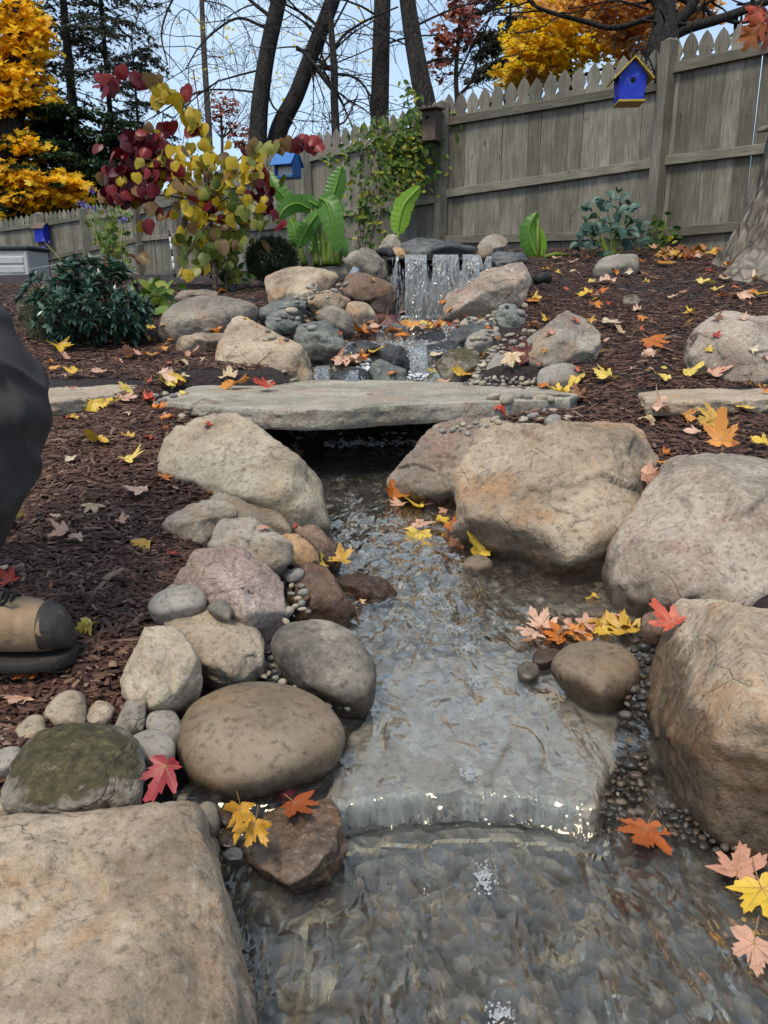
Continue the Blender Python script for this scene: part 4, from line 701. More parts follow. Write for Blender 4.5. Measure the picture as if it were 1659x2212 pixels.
for a in [(30000, -1.5, .1, .7, 2.0, .016, .052, 1), (22000, -2.3, .2, 2.0, 3.2, .018, .056, 2), (11000, .35, 2.6, 1.7, 3.2, .018, .056, 3), (17000, .4, 3.6, 3.2, 5.2, .016, .055, 4), (13000, -2.9, .1, 3.2, 5.2, .016, .055, 5), (10000, .2, 4.6, 5.2, 8.4, .022, .07, 6), (6000, -3.5, .3, 5.2, 7.4, .022, .07, 7), (1400, -1.6, .1, .8, 3.2, .04, .075, 8), (900, .5, 3, 1.8, 5, .04, .08, 9)]:
    v, f = chips(*a); mv.append(v); mf.append(f+b); b += len(v)
mo = obj('mulch', mesh_np('mulch', np.vstack(mv), np.vstack(mf), smooth=False), MAT['mulch_chip']); tag(mo, 'dark brown shredded bark mulch covering both banks', 'mulch', kind='stuff')
# ---------------------------------------------------------------- gravel under the water
rs = np.random.RandomState(31); n = 7000; y = .35 + 4.7*rs.rand(n)**1.25; u = rs.uniform(-1.5, 1.5, n); ok = (y > 1.42) | (np.abs(u) > 1.12); y, u = y[ok], u[ok]; n = len(y); x = np.interp(y, CY, CX) + u*np.interp(y, CY, CH); z = ground_z(x, y) + .004
D2, F2 = ico(2); sz = rs.uniform(.006, .017, n)*np.where(y < 3.3, 1, 1.3); v, f = scatter(D2*np.array([1.25, .95, .55]), F2, frames(n, (0, 0, 1), .25, rs), sz, np.stack([x, y, z], 1))
t = NT('gravel'); k = t.ramp(t.island(), [(0., (.1, .08, .055)), (.3, (.2, .165, .115)), (.6, (.29, .245, .18)), (.8, (.22, .21, .19)), (1., (.42, .35, .25))]); t.set('Base Color', k); t.set('Roughness', .35); MAT['gravel'] = t.mat
gr = obj('gravel', mesh_np('gravel', v, f), MAT['gravel']); tag(gr, 'small rounded gravel on the bed of the stream', 'gravel', kind='stuff')
TREE = BVHTree.FromPolygons(np.vstack(BV).tolist(), BF)
def hit(x, y):
    """where the ray through a picture position meets ground or stone"""
    d = Vector(P(x, y, 1.0)).normalized(); r = TREE.ray_cast(Vector((0, 0, 0)), d, 60)
    if r[0] is None: return None
    n = r[1]; n = -n if n.dot(d) > 0 else n; return r[0], n, BOWN[r[2]]
# ---------------------------------------------------------------- fence
def mat_axes(o, x, y, z):
    M = Matrix.Identity(4)
    for i, a in enumerate((x, y, z)):
        for r in range(3): M[r][i] = a[r]
    for r in range(3): M[r][3] = o[r]
    return M
fence = empty('picket_fence', (2.7, 7.9, .5)); tag(fence, 'weathered grey wooden fence of tall pointed pickets', 'fence'); bpy.context.view_layer.update()
FI = Matrix.Translation(-Vector((2.7, 7.9, .5)))
def fpart(mb, name, mat, M, bevel=0):
    o = mb.build(name, mat, fence, bevel=bevel); o.matrix_basis = FI @ M; return o
def zat(y, Y):
    v = (y-H_PX/2)/F_PX; return Y*(-SP-v*CP)/(CP-v*SP)         # height on the vertical plane at distance Y
def panel(L_, R_, pitch=.148, seed=0, rails=('top', 'mid', 'low')):
    """L_, R_: (x, D, tip row, top rail row, mid rail row, ground row)"""
    rs = np.random.RandomState(seed+100); a = P(L_[0], L_[5], L_[1]); b = P(R_[0], R_[5], R_[1]); a2, b2 = Vector((a[0], a[1], 0)), Vector((b[0], b[1], 0))
    za = [zat(q, a[1]) for q in L_[2:]]; zb = [zat(q, b[1]) for q in R_[2:]]
    e = (b2-a2); ln = e.length; e.normalize(); nrm = Vector((e.y, -e.x, 0)); n = int(round(ln/pitch)); pt = ln/n
    for i in range(n):
        t = (i+.5)/n; tip = za[0]*(1-t)+zb[0]*t + rs.normal()*.008; g = za[3]*(1-t)+zb[3]*t - .05; w = pt*rs.uniform(.97, 1.012); h = tip-g; s = h-.21
        half = [(.5, 0), (.5, s), (.36, s+.012), (.39, s+.03), (.5, s+.065), (.43, s+.115), (.26, s+.165), (0, s+.21)]
        poly = [(x*w, y) for x, y in half] + [(-x*w, y) for x, y in half[-2::-1]]
        mb = MB(); mb.prism(poly, (0, 0, 0), (1, 0, 0), (0, 0, 1), (0, 1, 0), .019)
        o = a2 + e*(ln*t) + Vector((0, 0, g)) - nrm*rs.uniform(0, .006); ly = Vector((0, 0, 1)).cross(e)
        fpart(mb, 'picket', MAT['fence_wood'], mat_axes(o, e + Vector((0, 0, 0)), ly, Vector((rs.normal()*.004, 0, 1))))
    for k, nm in ((1, 'top'), (2, 'mid'), (3, 'low')):
        if nm not in rails: continue
        z0, z1 = za[k], zb[k]
        if nm == 'low': z0 += .16; z1 += .16
        p0 = a2 + Vector((0, 0, z0)) + nrm*.022; p1 = b2 + Vector((0, 0, z1)) + nrm*.022; d = p1-p0; l = d.length; d.normalize(); y = Vector((0, 0, 1)).cross(d).normalized(); z = d.cross(y)
        mb = MB(); mb.box((l/2, 0, 0), (l, .038, .088)); fpart(mb, 'rail', MAT['fence_rail'], mat_axes(p0, d, y, z), bevel=.004)
    return nrm
def post(x, D, ytop, yg, w=.1, lean=0., fwd=.05):
    b = P(x, yg, D); p = Vector((b[0], b[1]-fwd, 0)); z1 = zat(ytop, b[1]); z0 = b[2]-.15; mb = MB(); mb.box((0, 0, (z1-z0)/2), (w, w, z1-z0)); mb.box((0, 0, z1-z0+.012), (w*.8, w*.8, .024), taper=.4)
    return fpart(mb, 'post', MAT['fence_wood'], mat_axes(p + Vector((0, 0, z0)), (math.cos(.5), math.sin(.5), 0), (-math.sin(.5), math.cos(.5), 0), Vector((lean, 0, 1))), bevel=.004)
P3 = (2010, 6.3, -45, 15, 275, 500); P2r = (1404, 7.9, 79, 153, 350, 542); P2 = (1396, 7.9, 102, 187, 354, 542); P1r = (950, 9.2, 210, 266, 421, 550); P1 = (944, 9.2, 219, 275, 430, 552); P0r = (668, 10.5, 294, 345, 473, 598); P0 = (662, 10.5, 300, 356, 482, 600)
def mid3(a, b, t):
    pa, pb = P(a[0], a[5], a[1]), P(b[0], b[5], b[1]); q = pa*(1-t)+pb*t; out = []
    for k in range(2, 6):
        z = zat(a[k], pa[1])*(1-t)+zat(b[k], pb[1])*t; out.append(PIX((q[0], q[1], z))[1])
    x, y, D = PIX(q); return (x, D, *out)
PC = (313, 17.0, 428, 460, 517, 608); PD = (197, 18.2, 447, 470, 540, 620); PE = (104, 18.8, 459, 486, 561, 634); PF = (-8, 19.2, 478, 500, 574, 640); PG = (-150, 19.4, 490, 510, 585, 645)
Pa, Pb = mid3(P0, PC, .33), mid3(P0, PC, .67)
for i, (a, b) in enumerate([(P2r, P3), (P1r, P2), (P0r, P1), (Pa, P0), (Pb, Pa), (PC, Pb), (PD, PC), (PE, PD), (PF, PE), (PG, PF)]): panel(a, b, .148 if i < 3 else .145, i)
post(1402, 7.9, 92, 545, .12, .015); post(949, 9.2, 224, 552, .115); post(666, 10.5, 320, 600, .12); post(Pa[0], Pa[1], Pa[2]+14, Pa[5], .11); post(Pb[0], Pb[1], Pb[2]+12, Pb[5], .11)
post(313, 17.0, 432, 612, .2); post(197, 18.2, 452, 622, .17); post(104, 18.8, 462, 636, .2); post(-8, 19.2, 480, 640, .2)
# ---------------------------------------------------------------- bird boxes
def box_house(name, label, loc, rz, w, d, h, roof_h, mats, cat='birdhouse', over=.045, hole=.4, lean=0., floor_lip=True):
    """gabled box: walls with a round hole, two roof boards, floor"""
    root = empty(name, loc, rz); root.rotation_euler = (lean, 0, rz); tag(root, label, cat); wall, roof, floor = mats
    poly = [(-w*.42, 0), (w*.42, 0), (w/2, h), (0, h+roof_h), (-w/2, h)]
    mb = MB(); mb.prism(poly, (0, -d/2, 0), (1, 0, 0), (0, 0, 1), (0, 1, 0), d); mb.build('wall', MAT[wall], root, bevel=.003)
    r = w*.09; mb = MB(); mb.prism([(r*math.cos(q), r*math.sin(q)) for q in np.linspace(0, 2*math.pi, 20, endpoint=False)], (0, -d/2-.003, h*(1-hole*.5)), (1, 0, 0), (0, 0, 1), (0, 1, 0), .004); mb.build('entrance_hole', MAT['dark_hole'], root)
    for s in (-1, 1):
        a = Vector((0, 0, h+roof_h+.012)); b = Vector((s*(w/2+over), 0, h - over*roof_h/(w/2) + .012)); mb = MB(); mb.bar(a, b, d+.09, .014, up=(0, 0, 1)); mb.build('roof_board', MAT[roof], root, bevel=.002)
    mb = MB(); mb.box((0, -.012, -.009), (w*.84+.02 if floor_lip else w*.8, d+.03, .018)); mb.build('floor', MAT[floor], root, bevel=.002)
    return root
pb = P(1358, 222, 6.95); bh = box_house('birdhouse', 'bright blue birdhouse with yellow roof hanging from scrolled iron bracket', pb, R(-3), .25, .2, .2, .125, ('paint_blue', 'paint_yellow', 'paint_yellow'), over=.05)
# scrolled iron bracket on the big post
br = empty('bracket', P(1408, 160, 7.3)); tag(br, 'scrolled black iron bracket on the fence post holding blue birdhouse', 'bracket')
def spiral(c, r0, turns, a0, sgn=1):
    return [c + Vector((math.cos(a0+sgn*q)*r0*(1-q/(turns*2*math.pi+1.2)), 0, math.sin(a0+sgn*q)*r0*(1-q/(turns*2*math.pi+1.2)))) for q in np.linspace(0, turns*2*math.pi, 22)]
def bpx(x, y, D=7.6): return Vector(P(*cc('F1', x, y), D-.38)) - br.location
for nm, path, r in [('back_plate', [bpx(1132, 120, 7.74), bpx(1128, 280, 7.74)], .011), ('arm', smooth_path([bpx(1126, 250, 7.72), bpx(1110, 190, 7.66), bpx(1080, 140, 7.5), bpx(1040, 118, 7.42), bpx(1018, 135, 7.38), bpx(1012, 165, 7.36)]), .007)]:
    mb = MB(); mb.tube(path, r, 6); mb.build(nm, MAT['iron'], br, smooth=True)
for (x, y, rr, a0, sg, D) in [(1022, 100, .07, .3, 1, 7.45), (1058, 90, .065, 2.6, -1, 7.5), (1092, 120, .06, .2, 1, 7.6), (1088, 190, .05, 2, -1, 7.62), (1106, 235, .06, -1.2, 1, 7.7), (1050, 150, .045, 3.5, 1, 7.5), (1075, 160, .04, 0, -1, 7.55)]:
    mb = MB(); mb.tube(spiral(bpx(x, y, D), rr, 1.1, a0, sg), .0055, 5); mb.build('scroll', MAT['iron'], br, smooth=True)
mb = MB(); top = Vector(pb) + Vector((0, 0, .34)); mb.tube([bpx(1014, 165, 7.37), top - br.location], .004, 5); mb.build('hook', MAT['iron'], br)
# plain wooden nest box on the next post
nb = empty('nest_box', P(933, 303, 8.68), R(-28)); tag(nb, 'plain grey wooden nest box fixed to the fence post above the vine', 'nest box')
mb = MB(); mb.box((0, 0, .15), (.16, .18, .3)); mb.build('wall', MAT['box_wood'], nb, bevel=.003); mb = MB(); mb.box((0, -.03, .315), (.22, .29, .018), Matrix.Rotation(.12, 3, 'X')); mb.build('roof_board', MAT['box_wood'], nb, bevel=.002)
mb = MB(); mb.prism([(.02*math.cos(q), .02*math.sin(q)) for q in np.linspace(0, 6.28, 16, endpoint=False)], (-.02, -.098, .22), (1, 0, 0), (0, 0, 1), (0, 1, 0), .004); mb.build('entrance_hole', MAT['dark_hole'], nb)
mb = MB(); mb.box((0, 0, -.008), (.18, .2, .014)); mb.build('floor', MAT['box_wood'], nb)
# blue roofed feeder
fd = empty('bird_feeder', P(621, 386, 9.75), R(-25)); tag(fd, 'small hanging bird feeder with sky blue roof and pale front panel', 'bird feeder')
mb = MB(); mb.box((0, 0, .012), (.28, .22, .024)); mb.build('tray', MAT['paint_skyblue'], fd, bevel=.002); mb = MB(); mb.box((0, 0, .09), (.22, .1, .13)); mb.build('seed_box', MAT['paint_white'], fd, bevel=.002)
for s in (-1, 1):
    mb = MB(); mb.bar((0, 0, .34), (0, s*.16, .14), .31, .014, up=(0, 0, 1)); mb.build('roof_board', MAT['paint_skyblue'], fd, bevel=.002); mb = MB(); mb.prism([(-.1, .02), (.1, .02), (.1, .15), (0, .32), (-.1, .15)], (s*.13, 0, 0), (0, 1, 0), (0, 0, 1), (1, 0, 0), .014); mb.build('end_board', MAT['paint_skyblue'], fd)
mb = MB(); mb.tube([(0, 0, .345), (0, 0, .46)], .004, 5); mb.build('hanger', MAT['iron'], fd)
box_house('birdhouse', 'small blue birdhouse on the far fence post above the storage box', P(92, 521, 18.3), R(70), .22, .26, .3, .1, ('paint_blue', 'box_wood', 'paint_blue'))
# ---------------------------------------------------------------- trellis, storage box, rods, wire
tr = empty('trellis', P(792, 540, 8.9)); tag(tr, 'narrow fan trellis of pinkish wood strips leaning on the fence', 'trellis')
def tl(a, b, D=8.9): p, q = Vector(P(*cc('F2', *a), D)), Vector(P(*cc('F2', *b), D)); return p - tr.location, q - tr.location
for a, b in [((892, 430), (868, 1100)), ((972, 425), (890, 1095)), ((1010, 560), (912, 1092)), ((1060, 370), (1040, 760)), ((1042, 750), (935, 1090))]:
    mb = MB(); mb.bar(*tl(a, b), .02, .02, up=(0, 1, 0)); mb.build('upright', MAT['trellis_wood'], tr)
for a, b in [((858, 492), (985, 463)), ((885, 757), (1035, 733)), ((868, 1018), (978, 1003))]:
    mb = MB(); p, q = tl(a, b, 8.875); mb.bar(p, q, .02, .02, up=(0, 1, 0)); mb.build('crosspiece', MAT['trellis_wood'], tr)
sb = empty('storage_box', (P(14, 600, 13)[0], P(14, 640, 13)[1], P(14, 640, 13)[2]), R(-8)); tag(sb, 'pale plastic garden storage box with dark lid by the far fence', 'storage box')
mb = MB(); mb.box((0, .3, .36), (.95, .62, .74)); mb.build('body', MAT['plastic_white'], sb, bevel=.015); mb = MB(); mb.box((0, .3, .77), (1.02, .7, .07)); mb.build('lid', MAT['lid_dark'], sb, bevel=.02)
for k in range(4):
    mb = MB(); mb.box((.08, -.012, .14+.145*k), (.62, .03, .115)); mb.build('louvre', MAT['plastic_white'], sb, bevel=.012)
mb = MB(); mb.box((.44, -.01, .36), (.05, .03, .7)); mb.build('corner_strip', MAT['plastic_white'], sb, bevel=.01)
rod = empty('garden_stake', P(*cc('F3', 1036, 690), 7.5)); tag(rod, 'thin white and black striped stake leaning on the fence behind the heart-leaved tree', 'stake')
a, b = Vector(P(*cc('F3', 1002, 420), 7.6)), Vector(P(*cc('F3', 1036, 690), 7.5)); n = 7
for k in range(n):
    mb = MB(); mb.tube([a.lerp(b, k/n)-rod.location, a.lerp(b, (k+1)/n)-rod.location], .011, 6); mb.build('section', MAT['black' if k in (0, 3, 6) else 'paint_white'], rod, smooth=True)
rod = empty('rod', P(449, 340, 8.0)); tag(rod, 'thin dark red rod with small green clip rising behind the heart-leaved tree', 'rod')
mb = MB(); mb.tube([Vector(P(*cc('T5', 1200, 800), 8))-rod.location, Vector(P(*cc('T5', 1145, 412), 8))-rod.location], .007, 6); mb.build('shaft', MAT['rod_red'], rod); mb = MB(); mb.box(Vector(P(*cc('T5', 1187, 688), 7.99))-rod.location, (.03, .03, .05)); mb.build('clip', MAT['clip_green'], rod)
mb = MB(); mb.tube(smooth_path([P(-60, 602, 9), P(60, 582, 9.2), P(180, 560, 9.4), P(310, 525, 9.7)], 6), .004, 4); o = mb.build('wire', MAT['wire'], None, True, loc=P(60, 582, 9.2)); tag(o, 'pale thin wire sagging from the storage box towards the heart-leaved tree', 'wire')
# black pipe end and liner near the falls
mb = MB(); c = Vector(P(1172, 606, 5.15)); q = [c + Vector(p) for p in ((-.05, -.03, 0), (.0, 0, .02), (.05, .03, .01))]; mb.tube(q, [.032, .034, .03], 14); o = mb.build('pipe_end', MAT['liner'], None, True, loc=c); tag(o, 'short black pipe end lying in mulch beside the long pinkish boulder', 'pipe')
mb = MB(); c = Vector(P(*cc('Z4', 745, 108), 5.2)); mb.tube([c+Vector((-.05, .1, .0)), c+Vector((0, .02, .01)), c+Vector((.04, -.06, 0)), c+Vector((.06, -.1, -.03))], [.026, .028, .028, .022], 12); o = mb.build('hose_end', MAT['liner'], None, True, loc=c); tag(o, 'black hose end between two rocks at left of the spillway', 'hose')
# ---------------------------------------------------------------- leaf templates (unit size, lying in xy, tip towards +y)
def fan(poly, lift=0., fold=0.):
    v = [(0, 0, lift)] + [(x, y, fold*abs(x)) for x, y in poly]; n = len(poly); return np.array(v), np.array([(0, 1+i, 1+(i+1) % n) for i in range(n)])
def pol(l): return [(r*math.sin(R(a)), r*math.cos(R(a))) for a, r in l]
half = [(0, 1.), (14, .66), (26, .5), (44, .8), (60, .6), (76, .42), (98, .55), (125, .38), (160, .22)]
STAR = fan([(x*.6, y*.6) for x, y in pol(half + [(360-a, r) for a, r in half[:0:-1]])], fold=.18)
DIAM = (np.array([(0, -.5, 0), (.22, 0, .05), (0, .5, 0), (-.22, 0, .05)]), np.array([(0, 1, 2, 3)]))
NEED = (np.array([(-.06, -.5, 0), (.06, -.5, 0), (.03, .5, 0), (-.03, .5, 0)]), np.array([(0, 1, 2, 3)]))
OVAL = (np.array([(0, -.5, 0), (.2, -.28, .06), (.27, 0, .08), (.18, .28, .05), (0, .5, -.06), (-.18, .28, .05), (-.27, 0, .08), (-.2, -.28, .06), (0, 0, 0)]), np.array([(8, i, (i+1) % 8) for i in range(8)]))
LANCE = (np.array([(0, -.5, 0), (.13, -.15, .03), (.16, .12, .04), (0, .5, -.05), (-.16, .12, .04), (-.13, -.15, .03), (0, 0, 0)]), np.array([(6, i, (i+1) % 6) for i in range(6)]))
def aim(dirs, up=(0, 0, 1), roll=0., rs=RS):
    """frames whose +y follows dirs and whose normal leans to up"""
    y = np.asarray(dirs, float); y = y/np.linalg.norm(y, axis=1)[:, None]; z = np.broadcast_to(np.asarray(up, float), y.shape) + rs.normal(size=y.shape)*roll
    x = np.cross(y, z); x /= np.linalg.norm(x, axis=1)[:, None]; return np.stack([x, y, np.cross(x, y)], 2)
def foliage(name, mat, tmpl, M, s, loc, parent=None, kind=None):
    c = np.mean(loc, 0); v, f = scatter(tmpl[0], tmpl[1], M, s, np.asarray(loc)-c); o = obj(name, mesh_np(name, v, f), MAT[mat])
    if parent is not None: o.parent = parent; o.location = Vector(c) - parent.location
    else: o.location = Vector(c)
    return o
def blob(n, cx, cy, rx, ry, D, rd, rs, shell=.0, sub=0, sr=.25):
    """n points in an ellipsoid given by picture position and size; with sub, gathered round sub centres"""
    def pts(m):
        q = rs.normal(size=(m, 3)); q /= np.linalg.norm(q, axis=1)[:, None]; return q*(shell + (1-shell)*rs.rand(m)**.4)[:, None]
    if sub: ctr = pts(sub); q = ctr[rs.randint(sub, size=n)] + rs.normal(size=(n, 3))*sr*np.array([1, 1, .5])
    else: q = pts(n)
    c = P(cx, cy, D); k = D/F_PX; return c + q[:, [0, 1, 2]]*np.array([rx*k, rd, ry*k])
# ---------------------------------------------------------------- heart-leaved tree (red, yellow and green)
rs = np.random.RandomState(11)
hp = [(0, -.42), (.2, -.5), (.4, -.42), (.52, -.2), (.5, .05), (.36, .3), (.16, .48), (0, .62), (-.16, .48), (-.36, .3), (-.5, .05), (-.52, -.2), (-.4, -.42), (-.2, -.5)]
hearts = []
for k in range(4):
    v = [(0, 0, 0)] + [(x*.5, y*.5, .5*(.05+.1*k)*(-abs(x*.5)**1.5) - .03*(k % 2)*y*y) for x, y in hp] + [(x, y, (.15+.2*k)*(-abs(x)**1.5) + rs.normal()*.03 - .12*(k % 2)*y*y) for x, y in hp]; n = len(hp)
    f = [(0, 1+i, 1+(i+1) % n) for i in range(n)]; m = bpy.data.meshes.new('heart_leaf'); m.from_pydata(v, [], f + [(1+i, 1+n+i, 1+n+(i+1) % n, 1+(i+1) % n) for i in range(n)]); m.polygons.foreach_set('use_smooth', np.ones(len(m.polygons), bool)); m.materials.append(MAT['redbud_red']); hearts.append(m)
def place_leaf(mesh, name, mat, parent, loc, y, z, s):
    o = bpy.data.objects.new(name, mesh); COL.objects.link(o); o.material_slots[0].link = 'OBJECT'; o.material_slots[0].material = MAT[mat]; o.parent = parent
    y = Vector(y).normalized(); x = y.cross(Vector(z)).normalized(); z = x.cross(y); o.matrix_basis = mat_axes(Vector(loc)-parent.location, x*s, y*s, z*s); return o
RD = 6.0; rb = empty('redbud_tree', P(462, 622, RD)); tag(rb, 'young tree with large heart-shaped red, yellow and green leaves', 'tree')
mb = MB(); B = lambda l: [Vector(P(x, y, RD+d))-rb.location for x, y, d in l]
def limb(l, r0, r1, n=6): q = smooth_path(B(l), 5); mb.tube(q, np.linspace(r0, r1, len(q)), n)
limb([(465, 640, 0), (462, 560, 0), (455, 480, .02), (450, 420, 0), (445, 360, 0)], .022, .012, 8)
arch = [(445, 360, 0), (440, 310, -.05), (425, 265, -.08), (395, 225, -.1), (350, 190, -.1), (300, 170, -.12), (250, 168, -.15), (210, 178, -.15)]; limb(arch, .011, .003)
for l in [[(450, 440, 0), (400, 390, -.1), (340, 350, -.15), (290, 340, -.2)], [(452, 460, 0), (400, 430, .1), (330, 420, .1), (270, 410, .1)], [(448, 400, 0), (500, 360, .1), (540, 320, .15), (555, 300, .15)], [(452, 450, 0), (510, 420, -.1), (560, 440, -.15), (580, 470, -.15)], [(455, 480, 0), (420, 520, -.15), (400, 560, -.2)], [(455, 500, 0), (500, 500, .1), (550, 500, .1)], [(448, 395, 0), (420, 340, .15), (370, 310, .15)], [(560, 330, .1), (600, 318, .1), (650, 308, .1), (692, 305, .1)], [(450, 420, 0), (510, 380, .05), (560, 330, .1)]]: limb(l, .009, .003, 5)
limb([(490, 640, .1), (485, 560, .1), (480, 500, .12)], .012, .006); mb.build('trunk', MAT['bark_stem'], rb, True)
def rleaf(x, y, d, s, col, droop=1.):
    p = P(x, y, RD+d); dirv = Vector((rs.normal()*.6, rs.normal()*.4-.1, -droop+rs.normal()*.25)); nv = Vector((rs.normal()*.75, -1+rs.normal()*.5, .35+rs.normal()*.5))
    place_leaf(hearts[rs.randint(4)], 'leaf', 'redbud_'+col, rb, p, dirv, nv, s)
def pick(x, y):
    u = rs.rand()
    if x < 330 and y < 470: return 'red' if u < .78 else ('olive' if u < .92 else 'yellow')
    if x > 540 and 380 < y < 480 and u < .4: return 'red'
    if y > 500: return 'green' if u < .65 else ('olive' if u < .9 else 'yellow')
    if x < 390: return 'red' if u < .5 else ('olive' if u < .75 else 'yellow')
    return 'yellow' if u < .5 else ('green' if u < .75 else ('olive' if u < .88 else 'red'))
for (cx, cy, rx, ry, n) in [(310, 335, 64, 52, 42), (285, 400, 54, 46, 32), (400, 370, 72, 62, 30), (480, 380, 72, 62, 24), (430, 450, 105, 48, 30), (540, 450, 50, 50, 16), (430, 530, 60, 45, 20), (500, 540, 45, 40, 12), (545, 340, 28, 30, 9), (410, 585, 30, 28, 7), (520, 400, 50, 40, 14)]:
    for k in range(n):
        a = rs.normal(size=3)*.55; x, y = cx+a[0]*rx, cy+a[1]*ry; rleaf(x, y, a[2]*.3, rs.uniform(.065, .11), pick(x, y))
ap = smooth_path([(x, y, d) for x, y, d in arch], 5)
for i, q in enumerate(ap[6:]):
    t = i/(len(ap)-7); rleaf(q[0]+rs.normal()*7, q[1]+8+rs.normal()*9, q[2]+rs.normal()*.03, rs.uniform(.085, .125), 'yellow' if t < .52 else ('olive' if t < .62 else 'red'))
    if t < .5 and i % 2: rleaf(q[0]-10+rs.normal()*12, q[1]+rs.normal()*10, q[2], rs.uniform(.1, .13), 'yellow' if t > .1 else 'red')
for x, y, c in [(575, 318, 'green'), (590, 322, 'green'), (605, 316, 'olive'), (622, 312, 'olive'), (640, 315, 'red'), (650, 318, 'red'), (664, 314, 'red'), (676, 316, 'red'), (688, 314, 'red'), (655, 300, 'red'), (680, 302, 'red'), (395, 208, 'red'), (402, 200, 'red'), (355, 280, 'red'), (370, 276, 'red'), (318, 490, 'red'), (325, 450, 'olive'), (292, 560, 'red'), (310, 556, 'olive'), (605, 485, 'red'), (575, 400, 'red'), (568, 385, 'red'), (560, 370, 'red')]: rleaf(x, y, .05, .12, c)
HT = fan(hp, fold=-.18)                                # smaller leaves deeper inside the crown
for col, bl in (('redbud_red', [(310, 340, 60, 50, 90), (285, 405, 55, 45, 70), (570, 430, 25, 50, 20)]), ('redbud_yellow', [(420, 380, 85, 65, 50), (450, 470, 100, 50, 34), (545, 350, 30, 40, 14)]), ('redbud_green', [(450, 540, 75, 50, 60), (520, 470, 60, 60, 36)])):
    q = np.vstack([blob(n, cx, cy, rx, ry, RD+.1, .3, rs) for cx, cy, rx, ry, n in bl]); foliage('leaves', col, HT, aim(rs.normal(size=q.shape)*.5+(0, 0, -1), (0, -1, .3), .5, rs), rs.uniform(.06, .1, len(q)), q, rb)['kind'] = 'stuff'
# ---------------------------------------------------------------- banana plants
def banana_leaf(path, hw, D, mat, parent, seed=0, fold=.5, name='leaf', crop='F2', split=1.0):
    r = np.random.RandomState(seed); pts = np.array(smooth_path([P(*cc(crop, q[0], q[1]), D + (q[2] if len(q) > 2 else 0)) for q in path], 14)); n = len(pts); t = np.linspace(0, 1, n); k = D/F_PX*CROP[crop][2]
    w = hw*k*np.minimum(1, np.sin(np.pi*np.clip(t*.93+.07, 0, 1))**.55); tan = np.gradient(pts, axis=0); tan /= np.linalg.norm(tan, axis=1)[:, None]; view = pts/np.linalg.norm(pts, axis=1)[:, None]
    side = np.cross(tan, view); side /= np.linalg.norm(side, axis=1)[:, None]; nor = np.cross(side, tan); V = []; U = np.array([-1, -.8, -.55, -.28, -.05, 0, .05, .28, .55, .8, 1])
    for u in U:
        ww = w*(1 + .06*r.normal(size=n)*(abs(u) > .9)); V.append(pts + side*(u*ww)[:, None] + nor*((abs(u)**1.3)*fold*w*.5)[:, None] + nor*(.0025*np.sin(t*60 + r.normal()*.3)*abs(u))[:, None] - nor*(.006 if abs(u) < .01 else 0))
    V = np.stack(V, 1).reshape(-1, 3) - np.array(parent.location); o = obj(name, mesh_np(name, V, grid_faces(n, len(U))), MAT[mat], parent)
    mb = MB(); mb.tube([Vector(q) - parent.location + Vector(nor[i])*(-.004) for i, q in enumerate(pts)][::3], np.linspace(.011, .003, len(pts[::3])), 5); mb.build('midrib', MAT['banana_light'], o, True); return o
BD_ = 7.0; bn = empty('banana_plant', P(690, 572, BD_)); tag(bn, 'clump of banana plants with broad arching green leaves', 'banana plant')
for i, (pa, hw, d, m, fo) in enumerate([([(455, 830, 0), (400, 770, 0), (330, 680, 0), (262, 578, .05)], 52, 0, 'banana', .5), ([(690, 800, .1), (715, 720, .1), (740, 640, .1), (765, 555, .1)], 66, .1, 'banana', .6), ([(620, 765, -.1), (665, 800, -.15), (705, 920, -.2), (738, 1115, -.2)], 80, -.15, 'banana', .4), ([(560, 840, -.1), (480, 800, -.15), (400, 830, -.2), (335, 930, -.2)], 58, -.1, 'banana', .5), ([(615, 850, 0), (560, 930, -.1), (515, 1010, -.1), (480, 1090, -.1)], 55, 0, 'banana', .6), ([(600, 880, .15), (640, 820, .15), (700, 790, .1), (780, 850, .1)], 45, .1, 'banana', .5), ([(430, 900, 0), (455, 960, -.05), (470, 1040, -.05), (478, 1090, 0)], 50, .05, 'banana', .5), ([(610, 820, .1), (540, 780, .1), (470, 785, .1)], 40, .15, 'banana', .4), ([(740, 1000, 0), (770, 1060, 0), (790, 1150, -.05)], 35, 0, 'banana', .5), ([(560, 1120, .1), (600, 1050, .1), (640, 1100, .05), (660, 1190, 0)], 40, .1, 'banana', .5)]):
    banana_leaf(pa, hw, BD_+d, m, bn, i, fo)
for l in [[(525, 1200), (480, 1050), (452, 890), (430, 830)], [(655, 1200), (640, 1060), (612, 940), (560, 840)], [(705, 1200), (690, 1080), (640, 900), (625, 770)], [(600, 1200), (588, 1040), (600, 950)], [(735, 1200), (760, 1060), (740, 980)], [(680, 1200), (685, 1000), (690, 800)]]:
    mb = MB(); q = smooth_path([Vector(P(*cc('F2', *a), BD_+.05)) - bn.location for a in l], 5); mb.tube(q, np.linspace(.034, .012, len(q)), 8); mb.build('stem', MAT['herb'], bn, True)
b2 = empty('banana_plant', P(860, 515, 7.6)); tag(b2, 'single upright light green banana leaf behind the waterfall rocks', 'banana plant'); banana_leaf([(1128, 990), (1140, 900), (1180, 790), (1275, 688)], 66, 7.6, 'banana_light', b2, 21, .5)
mb = MB(); mb.tube([Vector(P(*cc('F2', *a), 7.6))-b2.location for a in ((1120, 1060), (1126, 1020), (1130, 980))], [.03, .026, .014], 8); mb.build('stem', MAT['herb'], b2, True)
